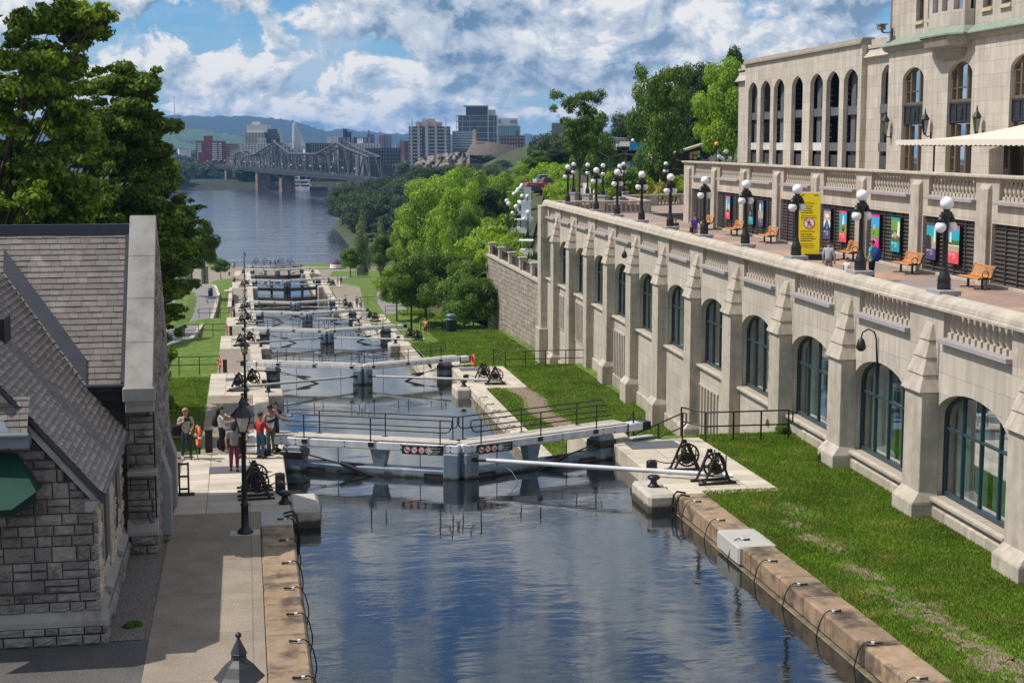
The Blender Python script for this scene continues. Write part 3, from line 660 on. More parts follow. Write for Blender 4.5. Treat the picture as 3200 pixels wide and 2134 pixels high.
# balustrade
PROF = [(.115, 0), (.115, .17), (.075, .175), (.06, .21), (.085, .27), (.112, .37), (.10, .47), (.062, .60), (.05, .68), (.075, .71), (.075, .74), (.10, .745), (.10, .82)]
def bal_mesh():
    b = B(); b.box(-.12, .12, -.125, .125, 0, .17); b.lathe([(r*1.02, z) for r, z in PROF[2:11]], 10); b.box(-.10, .10, -.11, .11, .745, .82)
    return b.out('baluster', m_bal)
bm0 = bal_mesh(); me_bal = bm0.data; bpy.data.objects.remove(bm0)
m_balfar = me_bal
nb_total = 0
rest = B(); pr = B()
def add_bals(root, par, y0, y1, x, z, n, maxn, store, hh=1.):
    global nb_total
    for j in range(n):
        y = y0+(y1-y0)*(j+.5)/n
        if len(store) < maxn:
            o = link('baluster', me_bal, par); o.location = (x, y, z); o.scale = (1, 1, hh); store.append(o)
        else:
            for fi in me_bal.polygons: rest.add([(x+me_bal.vertices[v].co.x, y+me_bal.vertices[v].co.y, z+me_bal.vertices[v].co.z*hh) for v in fi.vertices], [tuple(range(len(fi.vertices)))], fi.use_smooth)
st = []
pb = B(); sb = B()
for i, u in enumerate(UB):
    y0, y1 = u+2.3, ends[i+1]-.25
    if i == len(UB)-1: y1 = u+6.3
    sgl = B(); sgl.box(18.02, 18.5, y0-.06, y1+.06, 5.24, 5.38); sl_ = sgl.out('balustrade_sill', m_grey, LW, bevel=.012)
    add_bals(LW, sl_, y0+.02, y1-.02, 18.42, 5.38, 11, 100 if i > 0 else 0, st)
    ye_ = u+2.3; pb.box(18.215, 18.66, u-.25 if i else 28, ye_, 5.2, 6.2)
pb.box(18.215, 18.66, 117.2, 119.3, 5.2, 6.2); pb.box(18.3, 18.62, 28, 119.3, 4.9, 5.24)
pb.out('balustrade_pier', m_trim, LW)
tag(rest.out('baluster', m_bal, LW), kind='stuff')
b = B(); n = 8; y = 28.
while y < 119.2:
    l = min(2.3, 119.4-y); prof = [(17.98, 6.2), (17.98, 6.27), (18.03, 6.30)]+[(18.03+.33-.33*math.cos(a), 6.34+.28*math.sin(a)) for a in [pi*j/8 for j in range(9)]]+[(18.69, 6.30), (18.74, 6.27), (18.74, 6.2)]
    b.ext([(px, y+.004, pz) for px, pz in prof], (0, l-.008, 0)); y += l
b.out('coping', m_trim, LW)
# windows
for i, (a0, a1) in enumerate(arches):
    fr = B(); gx = 18.57; zb = .60
    def ar(t, k=1.): return 2.95-.12+(3.93-2.95)*math.sqrt(max(0, 1-t*t))
    c, hw = (a0+a1)/2, (a1-a0)/2-.02
    L = [(c-hw, zb)]+[(c-hw*math.cos(pi*j/16), 2.95+(.93)*math.sin(pi*j/16)) for j in range(17)]+[(c+hw, zb)]
    wf = None
    fr.tube([(gx, y, z) for y, z in L], .075, 4)
    fr.box(gx-.06, gx+.06, c-hw, c+hw, zb-.02, zb+.16)
    for f in (-.5, 0, .5): y = c+f*hw; fr.box(gx-.05, gx+.05, y-.035, y+.035, zb, 2.95+.93*math.sqrt(1-f*f))
    fr.box(gx-.045, gx+.045, c-hw, c+hw, 2.62, 2.70)
    wf = fr.out('window', m_tealfr, LW)
    gl = B(); gl.add([(gx+.01, y, z) for y, z in L], [tuple(range(len(L)))]); gl.out('pane', m_glass, wf)
    s = B(); s.box(18.04, 18.62, a0-.16, a1+.16, .50, .61); s.out('sill', m_trim, wf, bevel=.012)
    # blinds and interior behind
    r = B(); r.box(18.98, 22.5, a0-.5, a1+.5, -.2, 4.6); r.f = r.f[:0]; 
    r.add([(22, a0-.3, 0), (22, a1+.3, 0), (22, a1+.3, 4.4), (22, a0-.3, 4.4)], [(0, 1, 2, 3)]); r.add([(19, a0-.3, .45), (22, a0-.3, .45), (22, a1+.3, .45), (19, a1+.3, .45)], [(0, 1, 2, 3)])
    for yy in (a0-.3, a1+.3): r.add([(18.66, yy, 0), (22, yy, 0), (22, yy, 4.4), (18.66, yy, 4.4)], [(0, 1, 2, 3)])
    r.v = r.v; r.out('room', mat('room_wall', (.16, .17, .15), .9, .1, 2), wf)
    cu = B()
    if i not in (4, 5):
        for f0, f1 in ((-.96, -.56), (-.44, -.06), (.06, .42), (.56, .93)):
            if (i+int(f0*10)) % 5 == 0: continue
            ya, yb = c+f0*hw, c+f1*hw; zt = 2.9+.8*math.sqrt(1-max(abs(f0), abs(f1))**2*.98); nn = 10
            cu.grid(lambda y, z: (18.86+.035*math.sin((y-ya)*22), y, z), [ya+(yb-ya)*j/nn for j in range(nn+1)], [.62, zt])
        cu.out('blind', mat('blind_green', (.34, .52, .45), .8, .1, 2), wf)
# ventilation slots
for u0, u1, z0, z1 in ((66.9, 70.8, -2.9, -.4), (87.9, 91.4, -3.0, -.3), (101.5, 105., -2.6, .0), (110, 113, -2.6, -.2)):
    b = B(); n = 7
    b.box(18.16, 18.24, u0-.15, u1+.15, z1, z1+.08); b.box(18.16, 18.24, u0-.15, u1+.15, z0-.08, z0)
    for j in range(n+1):
        y = u0+(u1-u0)*j/n; b.box(18.15, 18.24, y-.10, y+.10, z0, z1)
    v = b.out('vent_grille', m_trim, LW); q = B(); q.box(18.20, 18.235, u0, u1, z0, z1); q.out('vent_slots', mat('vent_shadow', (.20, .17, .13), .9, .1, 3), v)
# gooseneck wall lamps
for (u, z), w in zip([(47.3, 4.5), (85.4, 4.7)], ['above the second arched window from the frame edge', 'high between two far buttresses']):
    t = HE('wall_lamp', 18.2, u, z, 'black gooseneck lamp on the limestone wall '+w, 'lamp', 'gooseneck lamps on the terrace wall')
    b = B(); b.tube([(0, 0, -.75), (-.05, 0, .2), (-.12, 0, .42), (-.32, 0, .52), (-.52, 0, .42), (-.56, 0, .25)], .028, 6); b.out('arm', m_black, t)
    b = B(); b.lathe([(.03, .25), (.10, .18), (.17, -.06), (.15, -.12), (.12, -.16), (.05, -.2)], 12, (-.56, 0, 0)); b.out('lamp_shade', m_black, t)
# ---------------------------------------------------------------- promenade
m_prom = mat('promenade_paving', (.30, .215, .17), .85, .10, 1.0, brick=(.4, .2, (.8, .8, .8), .5, .008, 'floor'), col2=(.27, .22, .20), c2sc=.12, c2lo=.45, c2hi=.6)
b = B(); b.box(18.5, 26.2, 20, 119.3, 5.2, 5.55); b.box(26.15, 50, 118.0, 137.0, 5.1, 5.548); o = struct(b, 'pavement', m_prom); o.rotation_euler = (0, 0, HA)
b = B()
for i, u in enumerate(range(24, 118, 7)):
    b.quad((20.1, u, 5.554), (24.3, u, 5.554), (24.3, u+3.2, 5.554), (20.1, u+3.2, 5.554))
o = struct(b, 'pavement', mat('paving_band', (.40, .255, .17), .85, .10, 1., brick=(.4, .2, (.8, .8, .8), .5, .008, 'floor'))); o.rotation_euler = (0, 0, HA)
# ---------------------------------------------------------------- upper terrace wall with louvres
UW = HE('terrace_wall', 0, 0, 0, 'upper terrace wall with black louvres and a row of balusters above the promenade', 'building')
X2 = 25.92; SP = 6.72; S0 = 49.2
strips = [S0+SP*k for k in range(0, 9)]
b = B(); st2 = []; pb = B(); rest = B()
for i, u in enumerate(strips):
    y0, y1 = u, (strips[i+1] if i+1 < len(strips) else u+2.2)
    if i == 0: y0 = 38
    if i+1 < len(strips):
        rect_panel(b, X2, y0, y1, 5.3, 8.85, u+1.45, u+6.62, 5.66, 7.95, .22)
        lv = B(); a0, a1 = u+1.45, u+6.62; nz = 14
        for j in range(nz):
            z = 5.66+(2.29)*(j+.5)/nz; lv.hexa([(X2+.10, a0, z-.10), (X2+.13, a0, z-.10), (X2+.13, a1, z-.10), (X2+.10, a1, z-.10), (X2+.20, a0, z+.06), (X2+.23, a0, z+.06), (X2+.23, a1, z+.06), (X2+.20, a1, z+.06)])
        lo = lv.out('louvre', m_louv, UW); mv = B()
        for j in range(1, 5): y = a0+(a1-a0)*j/5; mv.box(X2+.08, X2+.24, y-.03, y+.03, 5.66, 7.95)
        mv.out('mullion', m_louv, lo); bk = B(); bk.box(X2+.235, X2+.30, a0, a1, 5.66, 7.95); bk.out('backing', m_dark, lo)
        s = B(); s.box(X2-.22, X2+.3, u+1.4, u+6.2, 8.68, 8.82); so2 = s.out('balustrade_sill', m_grey, UW, bevel=.012)
        add_bals(UW, so2, u+1.5, u+6.1, X2+.22, 8.82, 13, 100, st2, 1.03)
        s = B(); s.box(X2-.10, X2+.1, u+1.2, u+6.7, 5.5, 5.66); s.out('ground_sill', m_trim, UW, bevel=.02)
    else: b.quad((X2, y0, 5.3), (X2, y1, 5.3), (X2, y1, 8.85), (X2, y0, 8.85))
    pb.box(X2-.005, X2+.45, (38 if i == 0 else u-.6), u+1.45 if i+1 < len(strips) else u+2.2, 8.84, 9.67)
    s = B(); s.box(X2-.20, X2+.05, u, u+.88, 5.4, 9.24); frustum(s, X2-.20, X2+.05, u, u+.88, 9.24, X2-.05, X2+.05, u+.03, u+.85, 9.44); s.out('pilaster', m_trim, UW, bevel=.02)
b.quad((X2, strips[-1]+2.2, 5.3), (36, strips[-1]+2.2, 5.3), (36, strips[-1]+2.2, 9.67), (X2, strips[-1]+2.2, 9.67))
b.out('wall', m_lime, UW); pb.out('balustrade_pier', m_trim, UW)
if rest.v: tag(rest.out('baluster', m_bal, UW), kind='stuff')
b = B(); y = 38.
while y < 105.1: b.box(X2-.16, X2+.58, y+.004, min(y+2.2, 105.3)-.004, 9.67, 9.80); y += 2.2
b.out('coping', m_trim, UW, bevel=.03)
b = B(); b.box(X2+.3, 60, 30, 104.4, 5.2, 8.75); o = struct(b, 'terrace', m_conc); o.rotation_euler = (0, 0, HA)
# ---------------------------------------------------------------- hotel building
HB = HE('hotel_building', 0, 0, 0, 'tall pale stone hotel block with arched windows and green copper ledge', 'building'); X3 = 32.
b = B(); wins = []
for yc in (47.8, 53.9, 60.1, 66.2, 73.2, 79.2): wins.append(yc)
edges = [40]+[(a+c)/2 for a, c in zip(wins, wins[1:])]+[82.75]
for i, yc in enumerate(wins):
    y0, y1 = edges[i], edges[i+1]; a0, a1 = yc-1.42, yc+1.45
    arch_panel(b, X3, y0, y1, 8.7, 16.3, a0, a1, 8.9, 14.45, 15.05, .34, p=1.7)
    fr = B(); gx = X3+.28
    for z0, z1, arch in ((13.15, 14.98, 1), (8.9, 11.98, 0)):
        for f in (-1, -.38, .52, 1): y = yc+f*1.36; fr.box(gx-.10, gx+.06, y-.085, y+.085, z0, z1-(.35 if arch and abs(f) == 1 else .02))
        for z in ((13.75, 14.35) if arch else (9.6, 10.3, 11.0)):
            fr.box(gx-.05, gx+.04, yc+.52*1.36, yc+1.36, z-.03, z+.03)
        fr.box(gx-.07, gx+.05, yc-.38*1.36, yc+.52*1.36, (z0+.62 if arch else 11.15)-.03, (z0+.62 if arch else 11.15)+.04)
        fr.box(gx-.12, gx+.05, yc-1.4, yc+1.4, z0-.10, z0+.05)
    fr.tube([(gx, yc-1.36*math.cos(pi*j/12), 14.42+.55*math.sin(pi*j/12)) for j in range(13)], .08, 4)
    w = fr.out('window', m_brownfr, HB)
    g = B(); g.add([(gx+.03, yc-1.4, 13.1), (gx+.03, yc+1.4, 13.1)]+[(gx+.03, yc+1.4*math.cos(pi*j/12), 14.42+.58*math.sin(pi*j/12)) for j in range(13)], [tuple(range(15))]); g.quad((gx+.03, yc-1.4, 8.9), (gx+.03, yc+1.4, 8.9), (gx+.03, yc+1.4, 12), (gx+.03, yc-1.4, 12)); g.out('pane', m_hglass, w)
    g = B(); g.grid(lambda y, z: (gx+.35+.05*math.sin(y*16), y, z), [yc-1.3+.1*j for j in range(12)], [8.9, 11.9]); g.quad((gx+1.5, yc-2, 8.8), (gx+1.5, yc+2, 8.8), (gx+1.5, yc+2, 15), (gx+1.5, yc-2, 15)); g.out('curtain', mat('curtain_pale', (.42, .50, .42), .8, .1, 2), w)
    p = B(); p.box(gx-.12, gx+.1, yc-1.42, yc+1.44, 12.0, 13.05); pn = p.out('spandrel', m_signg if False else mat('spandrel_iron', (.022, .023, .028), .45, .1, 4), HB)
    q = B()
    for z in (12.03, 12.95): q.box(gx-.17, gx-.10, yc-1.42, yc+1.44, z, z+.08)
    for f in (-1.40, -.55, .62, 1.36): q.box(gx-.16, gx-.11, yc+f, yc+f+.07, 12.1, 12.96)
    for j in range(9): a = j*2.4; q.sph((gx-.13, yc+.03+.22*math.cos(a)*(j/9), 12.52+.32*math.sin(a)*(j/9)), (.05, .09, .09), 8, 6)
    q.tube([(gx-.15, yc+.03, 12.2), (gx-.15, yc-.1, 12.5), (gx-.15, yc+.08, 12.85)], .05, 6); q.out('relief', mat('spandrel_iron', (.02, .02, .02)), pn)
# upper storey with paired windows
up = [(44.2,), (46.4,), (52.2,), (54.4,), (61.0,), (63.2,), (68.6,), (70.6,), (77.25,), (78.85,)]
ys_ = [40]+[(a[0]+c[0])/2 for a, c in zip(up, up[1:])]+[82.75]
for i, (yc,) in enumerate(up):
    rect_panel(b, X3+.12, ys_[i], ys_[i+1], 16.3, 26, yc-.5, yc+.55, 17.45, 19.9, .28)
    f = B(); gx = X3+.36; f.box(gx-.05, gx+.05, yc-.5, yc+.55, 17.4, 17.55); f.box(gx-.05, gx+.05, yc-.5, yc+.55, 18.6, 18.68)
    for y in (yc-.47, yc, yc+.5): f.box(gx-.06, gx+.05, y-.05, y+.05, 17.45, 19.9)
    w = f.out('window', m_brownfr, HB); g = B(); g.quad((gx+.02, yc-.5, 17.45), (gx+.02, yc+.55, 17.45), (gx+.02, yc+.55, 19.9), (gx+.02, yc-.5, 19.9)); g.out('pane', m_hglass, w)
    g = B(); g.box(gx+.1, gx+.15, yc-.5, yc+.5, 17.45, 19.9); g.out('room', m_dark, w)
    s = B(); frustum(s, X3-.02, X3+.4, yc-.55, yc+.6, 17.25, X3+.1, X3+.4, yc-.5, yc+.55, 17.45); s.out('sill', mat('stained_sill', (.38, .32, .23), .9, .2, 4, col2=(.36, .28, .10), c2sc=5, c2lo=.5, c2hi=.6), w)
b.quad((X3, 82.75, 8.7), (60, 82.75, 8.7), (60, 82.75, 26), (X3, 82.75, 26)); b.quad((X3, 40, 26), (60, 40, 26), (60, 82.75, 26), (X3, 82.75, 26))
b.out('wall', m_lime, HB)
b = B(); b.ext([(X3+.2, 0, 16.75), (X3-.05, 0, 16.62), (X3-.42, 0, 16.34), (X3-.42, 0, 16.28), (X3+.2, 0, 16.28)], (0, 43.2, 0)); b.v = [(x, y+40, z) for x, y, z in b.v]; b.out('copper_ledge', m_copper, HB)
b = B(); b.ext([(X3+.1, 40, 16.275), (X3-.34, 40, 16.275), (X3-.30, 40, 16.12), (X3-.14, 40, 16.02), (X3+.1, 40, 16.0)], (0, 42.95, 0)); b.out('ledge_moulding', mat('weathered_stone', (.26, .225, .18), .85, .2, 2), HB)
def oriel(yc, hw):
    o = B()
    def ring(w, d, z): return [(X3+.1, yc-w, z), (X3-d*.55, yc-w, z), (X3-d, yc-w*.62, z), (X3-d, yc+w*.62, z), (X3-d*.55, yc+w, z), (X3+.1, yc+w, z)]
    lv = [(.35*hw, .12, 15.15), (.62*hw, .42, 15.28), (.66*hw, .5, 15.55), (.70*hw, .54, 15.6), (.70*hw, .56, 15.68), (.92*hw, .9, 15.8), (.97*hw, .98, 16.1), (1.0*hw, 1.0, 16.27)]
    vs = []; fs = []
    for w, d, z in lv: vs += ring(w, d, z)
    for i in range(len(lv)-1):
        for j in range(5): fs.append((6*i+j, 6*i+j+1, 6*i+j+7, 6*i+j+6))
    fs.append(tuple(range(6))); o.add(vs, fs); t = o.out('corbel', mat('weathered_stone', (.26, .225, .18)), HB)
    o = B(); vs = ring(1.06*hw, 1.12, 16.27)+ring(1.06*hw, 1.12, 16.36)+ring(.92*hw, .80, 16.72); o.add(vs, [(j, j+1, j+7, j+6) for j in range(5)]+[(6+j, 7+j, 13+j, 12+j) for j in range(5)]); o.out('copper_apron', m_copper, HB)
    o = B(); vs = ring(.90*hw, .75, 16.6)+ring(.90*hw, .75, 17.5)+ring(.9*hw, .75, 26); o.add(vs, [(j, j+1, j+7, j+6) for j in range(5)]); 
    r2 = ring(.9*hw, .75, 0)
    # window piers
    for (xa, ya), (xb, yb), mcount in (((r2[1][0], r2[1][1]), (r2[2][0], r2[2][1]), 1), ((r2[2][0], r2[2][1]), (r2[3][0], r2[3][1]), 2), ((r2[3][0], r2[3][1]), (r2[4][0], r2[4][1]), 1)):
        for i in range(mcount+1):
            t0 = i/mcount; wd = .16
            for s in ((0, wd) if i == 0 else ((1-wd, 1) if i == mcount else (t0-wd/2, t0+wd/2)),):
                p, q = (xa+(xb-xa)*s[0], ya+(yb-ya)*s[0]), (xa+(xb-xa)*s[1], ya+(yb-ya)*s[1])
                o.ext([(p[0], p[1], 17.5), (q[0], q[1], 17.5), (q[0]+.3, q[1], 17.5), (p[0]+.3, p[1], 17.5)], (0, 0, 8.5))
    o.out('oriel', m_lime, HB)
    g = B(); g.add([(x+.2, yc+(y-yc)*.95, z) for x, y, z in ring(.9*hw, .75, 17.4)[1:5]]+[(x+.2, yc+(y-yc)*.95, z) for x, y, z in ring(.9*hw, .75, 26)[1:5]], [(j, j+1, j+5, j+4) for j in range(3)]); g.out('oriel_window', m_hglass, HB)
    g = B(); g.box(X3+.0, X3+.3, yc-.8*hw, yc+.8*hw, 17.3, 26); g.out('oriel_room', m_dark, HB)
oriel(74.2, 2.45)
# wing with tall slots (open car park)
HWG = HE('hotel_wing', 0, 0, 0, 'lower stone wing with seven tall arched openings into a car park', 'building')
b = B()
SL = [(108.15, 110.43), (104.98, 107.35), (101.79, 104.19), (97.83, 100.18), (93.86, 96.34), (90.80, 93.16), (87.59, 90.02)]
SL = SL[::-1]; ed = [87.05]+[(p[1]+q[0])/2 for p, q in zip(SL, SL[1:])]+[111.4]
for i, (a0, a1) in enumerate(SL): arch_panel(b, X3, ed[i], ed[i+1], 8.7, 16.75, a0, a1, 9.45, 14.75, 15.42, .27, p=1.6)
arch_panel(b, X3+.35, 82.75, 87.05, 8.7, 16.4, 82.95, 84.75, 9.45, 14.75, 15.42, .27, p=1.6)
b.quad((X3+.35, 111.4, 8.7), (X3+.35, 114.3, 8.7), (X3+.35, 114.3, 16.3), (X3+.35, 111.4, 16.3))
for y in (87.05, 111.4): b.quad((X3, y, 8.7), (X3+.35, y, 8.7), (X3+.35, y, 16.75), (X3, y, 16.75))
b.quad((X3+.35, 114.3, 8.7), (60, 114.3, 8.7), (60, 114.3, 16.3), (X3+.35, 114.3, 16.3))
b.out('wall', m_lime, HWG)
b = B(); b.ext([(X3-.18, 86.9, 16.75), (X3-.18, 86.9, 16.85), (X3-.02, 86.9, 17.12), (X3+.7, 86.9, 17.12), (X3+.7, 86.9, 16.75)], (0, 24.6, 0)); b.out('parapet_coping', mat('weathered_stone', (.26, .225, .18)), HWG)
b = B(); b.box(X3+.3, 60, 82.8, 114.35, 16.45, 16.6); b.box(X3+.5, X3+.9, 82.8, 87, 16.6, 17.0); b.box(X3+.5, X3+.9, 111.5, 114.3, 16.3, 16.9); b.out('roof', m_trim, HWG)
b = B(); b.ext([(X3+.2, 111.42, 15.6), (X3+.05, 111.42, 15.65), (X3+.35, 111.42, 16.1), (X3+.5, 111.42, 16.1), (X3+.5, 111.42, 15.6)], (0, 3.0, 0)); b.ext([(X3+.2, 82.8, 15.9), (X3+.05, 82.8, 15.95), (X3+.35, 82.8, 16.3), (X3+.5, 82.8, 16.3), (X3+.5, 82.8, 15.9)], (0, 4.2, 0)); b.out('string_course', m_trim, HWG)
m_slab = mat('car_park_slab', (.11, .11, .125), .8, .2, 2); m_slabw = mat('car_park_slab_pale', (.55, .53, .50), .8, .2, 3)
for j, (a0, a1) in enumerate(SL+[(82.95, 84.75)]):
    g = B(); pale = j in (2, 3, 4, 5, 6)
    g.box(X3+.30, X3+.9, a0, a1, 12.72, 13.22); s1 = g.out('slab_edge', m_slab, HWG)
    g = B(); g.box(X3+.26, X3+.9, a0, a1, 10.55, 11.05); g.out('slab_edge', m_slabw if pale else m_slab, HWG)
    g = B(); g.box(X3+.38, X3+.5, a0, a1, 9.4, 10.30); g.out('mesh_screen', mat('mesh_screen', (.055, .055, .06), .7, .3, 20), HWG)
    g = B(); y = (a0+a1)/2+.1; g.box(X3+.45, X3+.55, y-.05, y+.05, 9.4, 15.4)
    if j % 2 == 0: g.box(X3+.5, X3+.6, y+.35, a1, 9.4, 15.3)
    g.out('mullion', m_slab, HWG)
    g = B()
    for z in range(12): g.tube([(X3+.65, a0, 10.8+.38*z+.2), (X3+.65, (a0+a1)/2, 10.8+.38*z+.2)], .02, 4)
    for z in range(12): g.box(X3+1.9, X3+1.95, a0-.8, a0+.9, 11.2+.36*z, 11.24+.36*z)
    g.out('railing', m_slab, HWG)
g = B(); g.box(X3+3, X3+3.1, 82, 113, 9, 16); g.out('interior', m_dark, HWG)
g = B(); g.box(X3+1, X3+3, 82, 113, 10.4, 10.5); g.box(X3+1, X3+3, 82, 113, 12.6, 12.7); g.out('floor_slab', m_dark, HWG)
# wall lanterns, security camera
L0 = None
for u, w in ((82.1, 'at the corner of the hotel block'), (76.55, 'between the first two arched hotel windows'), (70.3, 'just above the cream canopy')):
    lab = 'black wall lantern '+w
    if L0 is None:
        L0 = t = HE('wall_lantern', X3, u, 11.5, lab, 'lantern', 'wall lanterns on the hotel front')
        q = B(); q.tube([(0, 0, -.25), (0, 0, .1)], .06, 6); q.tube([(0, 0, -.1), (-.2, 0, -.15), (-.35, 0, -.05)], .03, 6); q.out('bracket', m_black, t)
        q = B(); q.lathe([(.07, 0), (.09, .05), (.2, .75), (.26, .80), (.14, 1.0), (.05, 1.12), (.03, 1.3), (.001, 1.4)], 6, (-.35, 0, -.05), False); q.out('cage', m_black, t)
        q = B(); q.lathe([(.10, .10), (.205, .72)], 6, (-.362, 0, -.05), False); q.out('lantern_glass', m_lglass, t)
    else: dup(L0, HW(X3, u, 11.5), HA, lab)
t = HE('security_camera', X3, 82.4, 17.1, 'grey security camera on a bracket at the hotel corner', 'camera')
q = B(); q.tube([(0, 0, -.25), (0, 0, .2), ], .05, 6); q.tube([(0, 0, 0), (-.5, .2, -.02)], .03, 6); q.out('bracket', m_black, t)
q = B(); q.cb(-.55, .25, .25, .3, .55, .22); q.cb(-.55, .2, .42, .4, .75, .06); q.tube([(-.5, .2, 0), (-.52, .22, .2)], .07, 6); q.out('housing', mat('camera_grey', (.16, .16, .16)), t)
# canopy on the terrace
t = HE('terrace_canopy', 28, 60, 8.75, 'cream scalloped canvas canopy on thin posts in front of the hotel', 'canopy')
b = B(); b.quad((-.6, -9, 2.38), (-.6, 9.6, 2.38), (3.6, 9.6, 2.38), (3.6, -9, 3.5)); b.f = []; b.v = []; b.sm = []; b.mi = []
N = 40
b.grid(lambda y, s: (-.6+4.3*s, y, 2.40+1.25*s*max(0., min(1., (9.6-y)/9.))), [-9+18.6*j/N for j in range(N+1)], [0, .25, .5, .75, 1]); b.out('canvas', m_canvas, t)
b = B()
for j in range(N): 
    y0, y1 = -9+18.6*j/N, -9+18.6*(j+1)/N
    b.add([(-.62, y0, 2.42), (-.62, y1, 2.42), (-.64, y1, 2.20), (-.65, (y0+y1)/2, 2.15), (-.64, y0, 2.20)], [(0, 1, 2, 3, 4)])
b.out('valance', m_canvas, t)
b = B()
for y in (-8.5, -5, -2.0, 1.7, 5.5): b.tube([(-.45, y, 0), (-.45, y, 2.42)], .045, 6)
b.tube([(-.5, -9, 2.17), (-.5, 9.5, 2.17)], .035, 5); b.out('post', mat('canopy_post', (.04, .03, .022), .5), t)
b = B(); b.box(.0, .35, -1.2, -.5, 0, 2.3); b.out('curtain_drape', mat('canopy_drape', (.035, .022, .015), .9), t)
# low stone kerb seen behind the balustrade
b = B(); b.box(31.2, 31.7, 83.5, 93.5, 8.7, 9.35); o = b.out('planter_kerb', m_trim, bevel=.05); o.rotation_euler = (0, 0, HA); tag(o, 'low weathered stone kerb at the foot of the hotel wing', 'kerb')
# ================================================================ promenade furniture
def make_globe_lamp(loc, rz, label, group, h=2.9, plinth=True):
    t = E('globe_lamp', loc, rz, label, 'street lamp', group); z0 = 0
    if plinth:
        b = B(); b.box(-.34, .34, -.48, .48, 0, .15); b.box(-.28, .28, -.40, .40, -.9, 0); b.out('plinth', m_grey, t, bevel=.01); z0 = .16
    b = B(); b.lathe([(.20, z0), (.20, z0+.16), (.185, z0+.20), (.20, z0+.24), (.185, z0+.34), (.13, z0+.50), (.105, z0+.56), (.11, z0+.60), (.09, z0+.64)], 16); b.out('base', m_black, t)
    b = B(); b.lathe([(.085, z0+.62), (.075, z0+1.78), (.10, z0+1.84), (.08, z0+1.9), (.11, z0+2.1), (.13, z0+2.2), (.08, z0+2.28), (.11, z0+2.36)], 12); b.out('pole', m_black, t)
    for s in (-1, 1):
        b = B(); b.T = Matrix.Rotation(.55, 4, 'Z'); b.tube([(0, 0, z0+1.95), (s*.10, 0, z0+2.1), (s*.2, 0, z0+2.24), (s*.27, 0, z0+2.18), (s*.27, 0, z0+2.08)], [.05, .06, .07, .06, .05], 8)
        b.lathe([(.05, 2.16), (.10, 2.10), (.12, 2.02), (.08, 1.99)], 10, (s*.27, 0, z0-.02)); b.out('arm', m_black, t)
        b = B(); b.T = Matrix.Rotation(.55, 4, 'Z'); b.sph((s*.27, 0, z0+1.84), .165, 18, 12); b.out('globe', m_globe, t)
    b = B(); b.sph((0, 0, z0+2.53), .20, 20, 14); b.out('globe', m_globe, t)
    return t
GL0 = None
wl = ['nearest the camera on the promenade parapet', 'in front of the teal backpack woman', 'beside the yellow caution sign', 'right behind the man in the blue shirt', 'next to the brown haired child', 'sixth along the promenade parapet', 'seventh along the promenade parapet', 'eighth along the parapet', 'last one at the far parapet corner']
for k, w in enumerate(wl):
    u = 43.05+7.02*k; p = HW(18.56, u, 6.56)
    if GL0 is None: GL0 = make_globe_lamp(p, HA, 'black lamp post with three white globes '+w, 'globe lamps on the promenade parapet')
    else: dup(GL0, p, HA+random.uniform(-.03, .03), 'black lamp post with three white globes '+w)
dup(GL0, HW(18.72, 36.1, 6.56), HA, 'black globe lamp post at the edge of the frame')
dup(GL0, HW(18.9, 112.5, 6.56), HA, 'black globe lamp post close to the parapet corner, beside a twin')
# cross balustrades at the far end of the promenade with the second row of lamps
def balus_run(name, a, c, z, lab, n, solid=()):
    a, c = Vector(a), Vector(c); L = (c-a).length; ang = math.atan2(c.y-a.y, c.x-a.x)
    t = E('stone_balustrade', (a.x, a.y, z), ang, lab, 'balustrade', 'stone balustrades at the promenade end')
    b = B(); b.box(0, L, -.22, .22, .82, .98); b.out('coping', m_trim, t, bevel=.03)
    b = B(); b.box(0, L, -.2, .2, -.6, .12); b.out('plinth', m_trim, t)
    m = max(1, round(L/3.4)); pr_ = B()
    for i in range(m+1): x = L*i/m; pr_.box(max(0, x-.5), min(L, x+.5), -.205, .205, .12, .82)
    pr_.out('pier', m_trim, t)
    for i in range(m):
        x0, x1 = L*i/m+.5, L*(i+1)/m-.5; q = max(3, int((x1-x0)/.38))
        for j in range(q): o = link('baluster', me_bal, t); o.location = (x0+(x1-x0)*(j+.5)/q, 0, .12); o.scale = (.8, .8, .85)
p0 = HW(18.4, 119.2, 0); p1 = HW(26.5, 119.0, 0); p2 = HW(26.5, 131, 0); p3 = HW(23, 131, 0); p4 = HW(36.6, 137, 0); p5 = HW(26, 137.2, 0)
balus_run('x', p0, p1, 5.55, 'short stone balustrade closing the parapet corner', 3)
balus_run('x', p2, p4, 5.55, 'pale stone balustrade in front of the bushes at the far promenade end', 5)
balus_run('x', p4, HW(47, 136.5, 0), 5.55, 'straight stone balustrade meeting the end of the upper terrace', 5)
balus_run('x', p1, p2, 5.55, 'stone balustrade running back towards the hillside steps', 4)
for i, (px, py, z) in enumerate([(1792, 593, 6.6), (1836, 600, 6.6), (1884, 608, 6.6), (1936, 616, 6.6), (1948, 592, 6.6), (2080, 590, 6.6)]):
    Y = [138, 134, 130, 126, 139, 141][i]; p = GY(px, py, Y); w = ['farthest to the left of the second row', 'second of the back row', 'third of the back row', 'fourth of the back row', 'with curled arms by the bushes', 'with curled arms before the tree trunk'][i]
    dup(GL0, (p[0], p[1], 6.4), HA+random.uniform(.3, .8), 'distant black globe lamp, '+w, 'globe lamps at the promenade end')
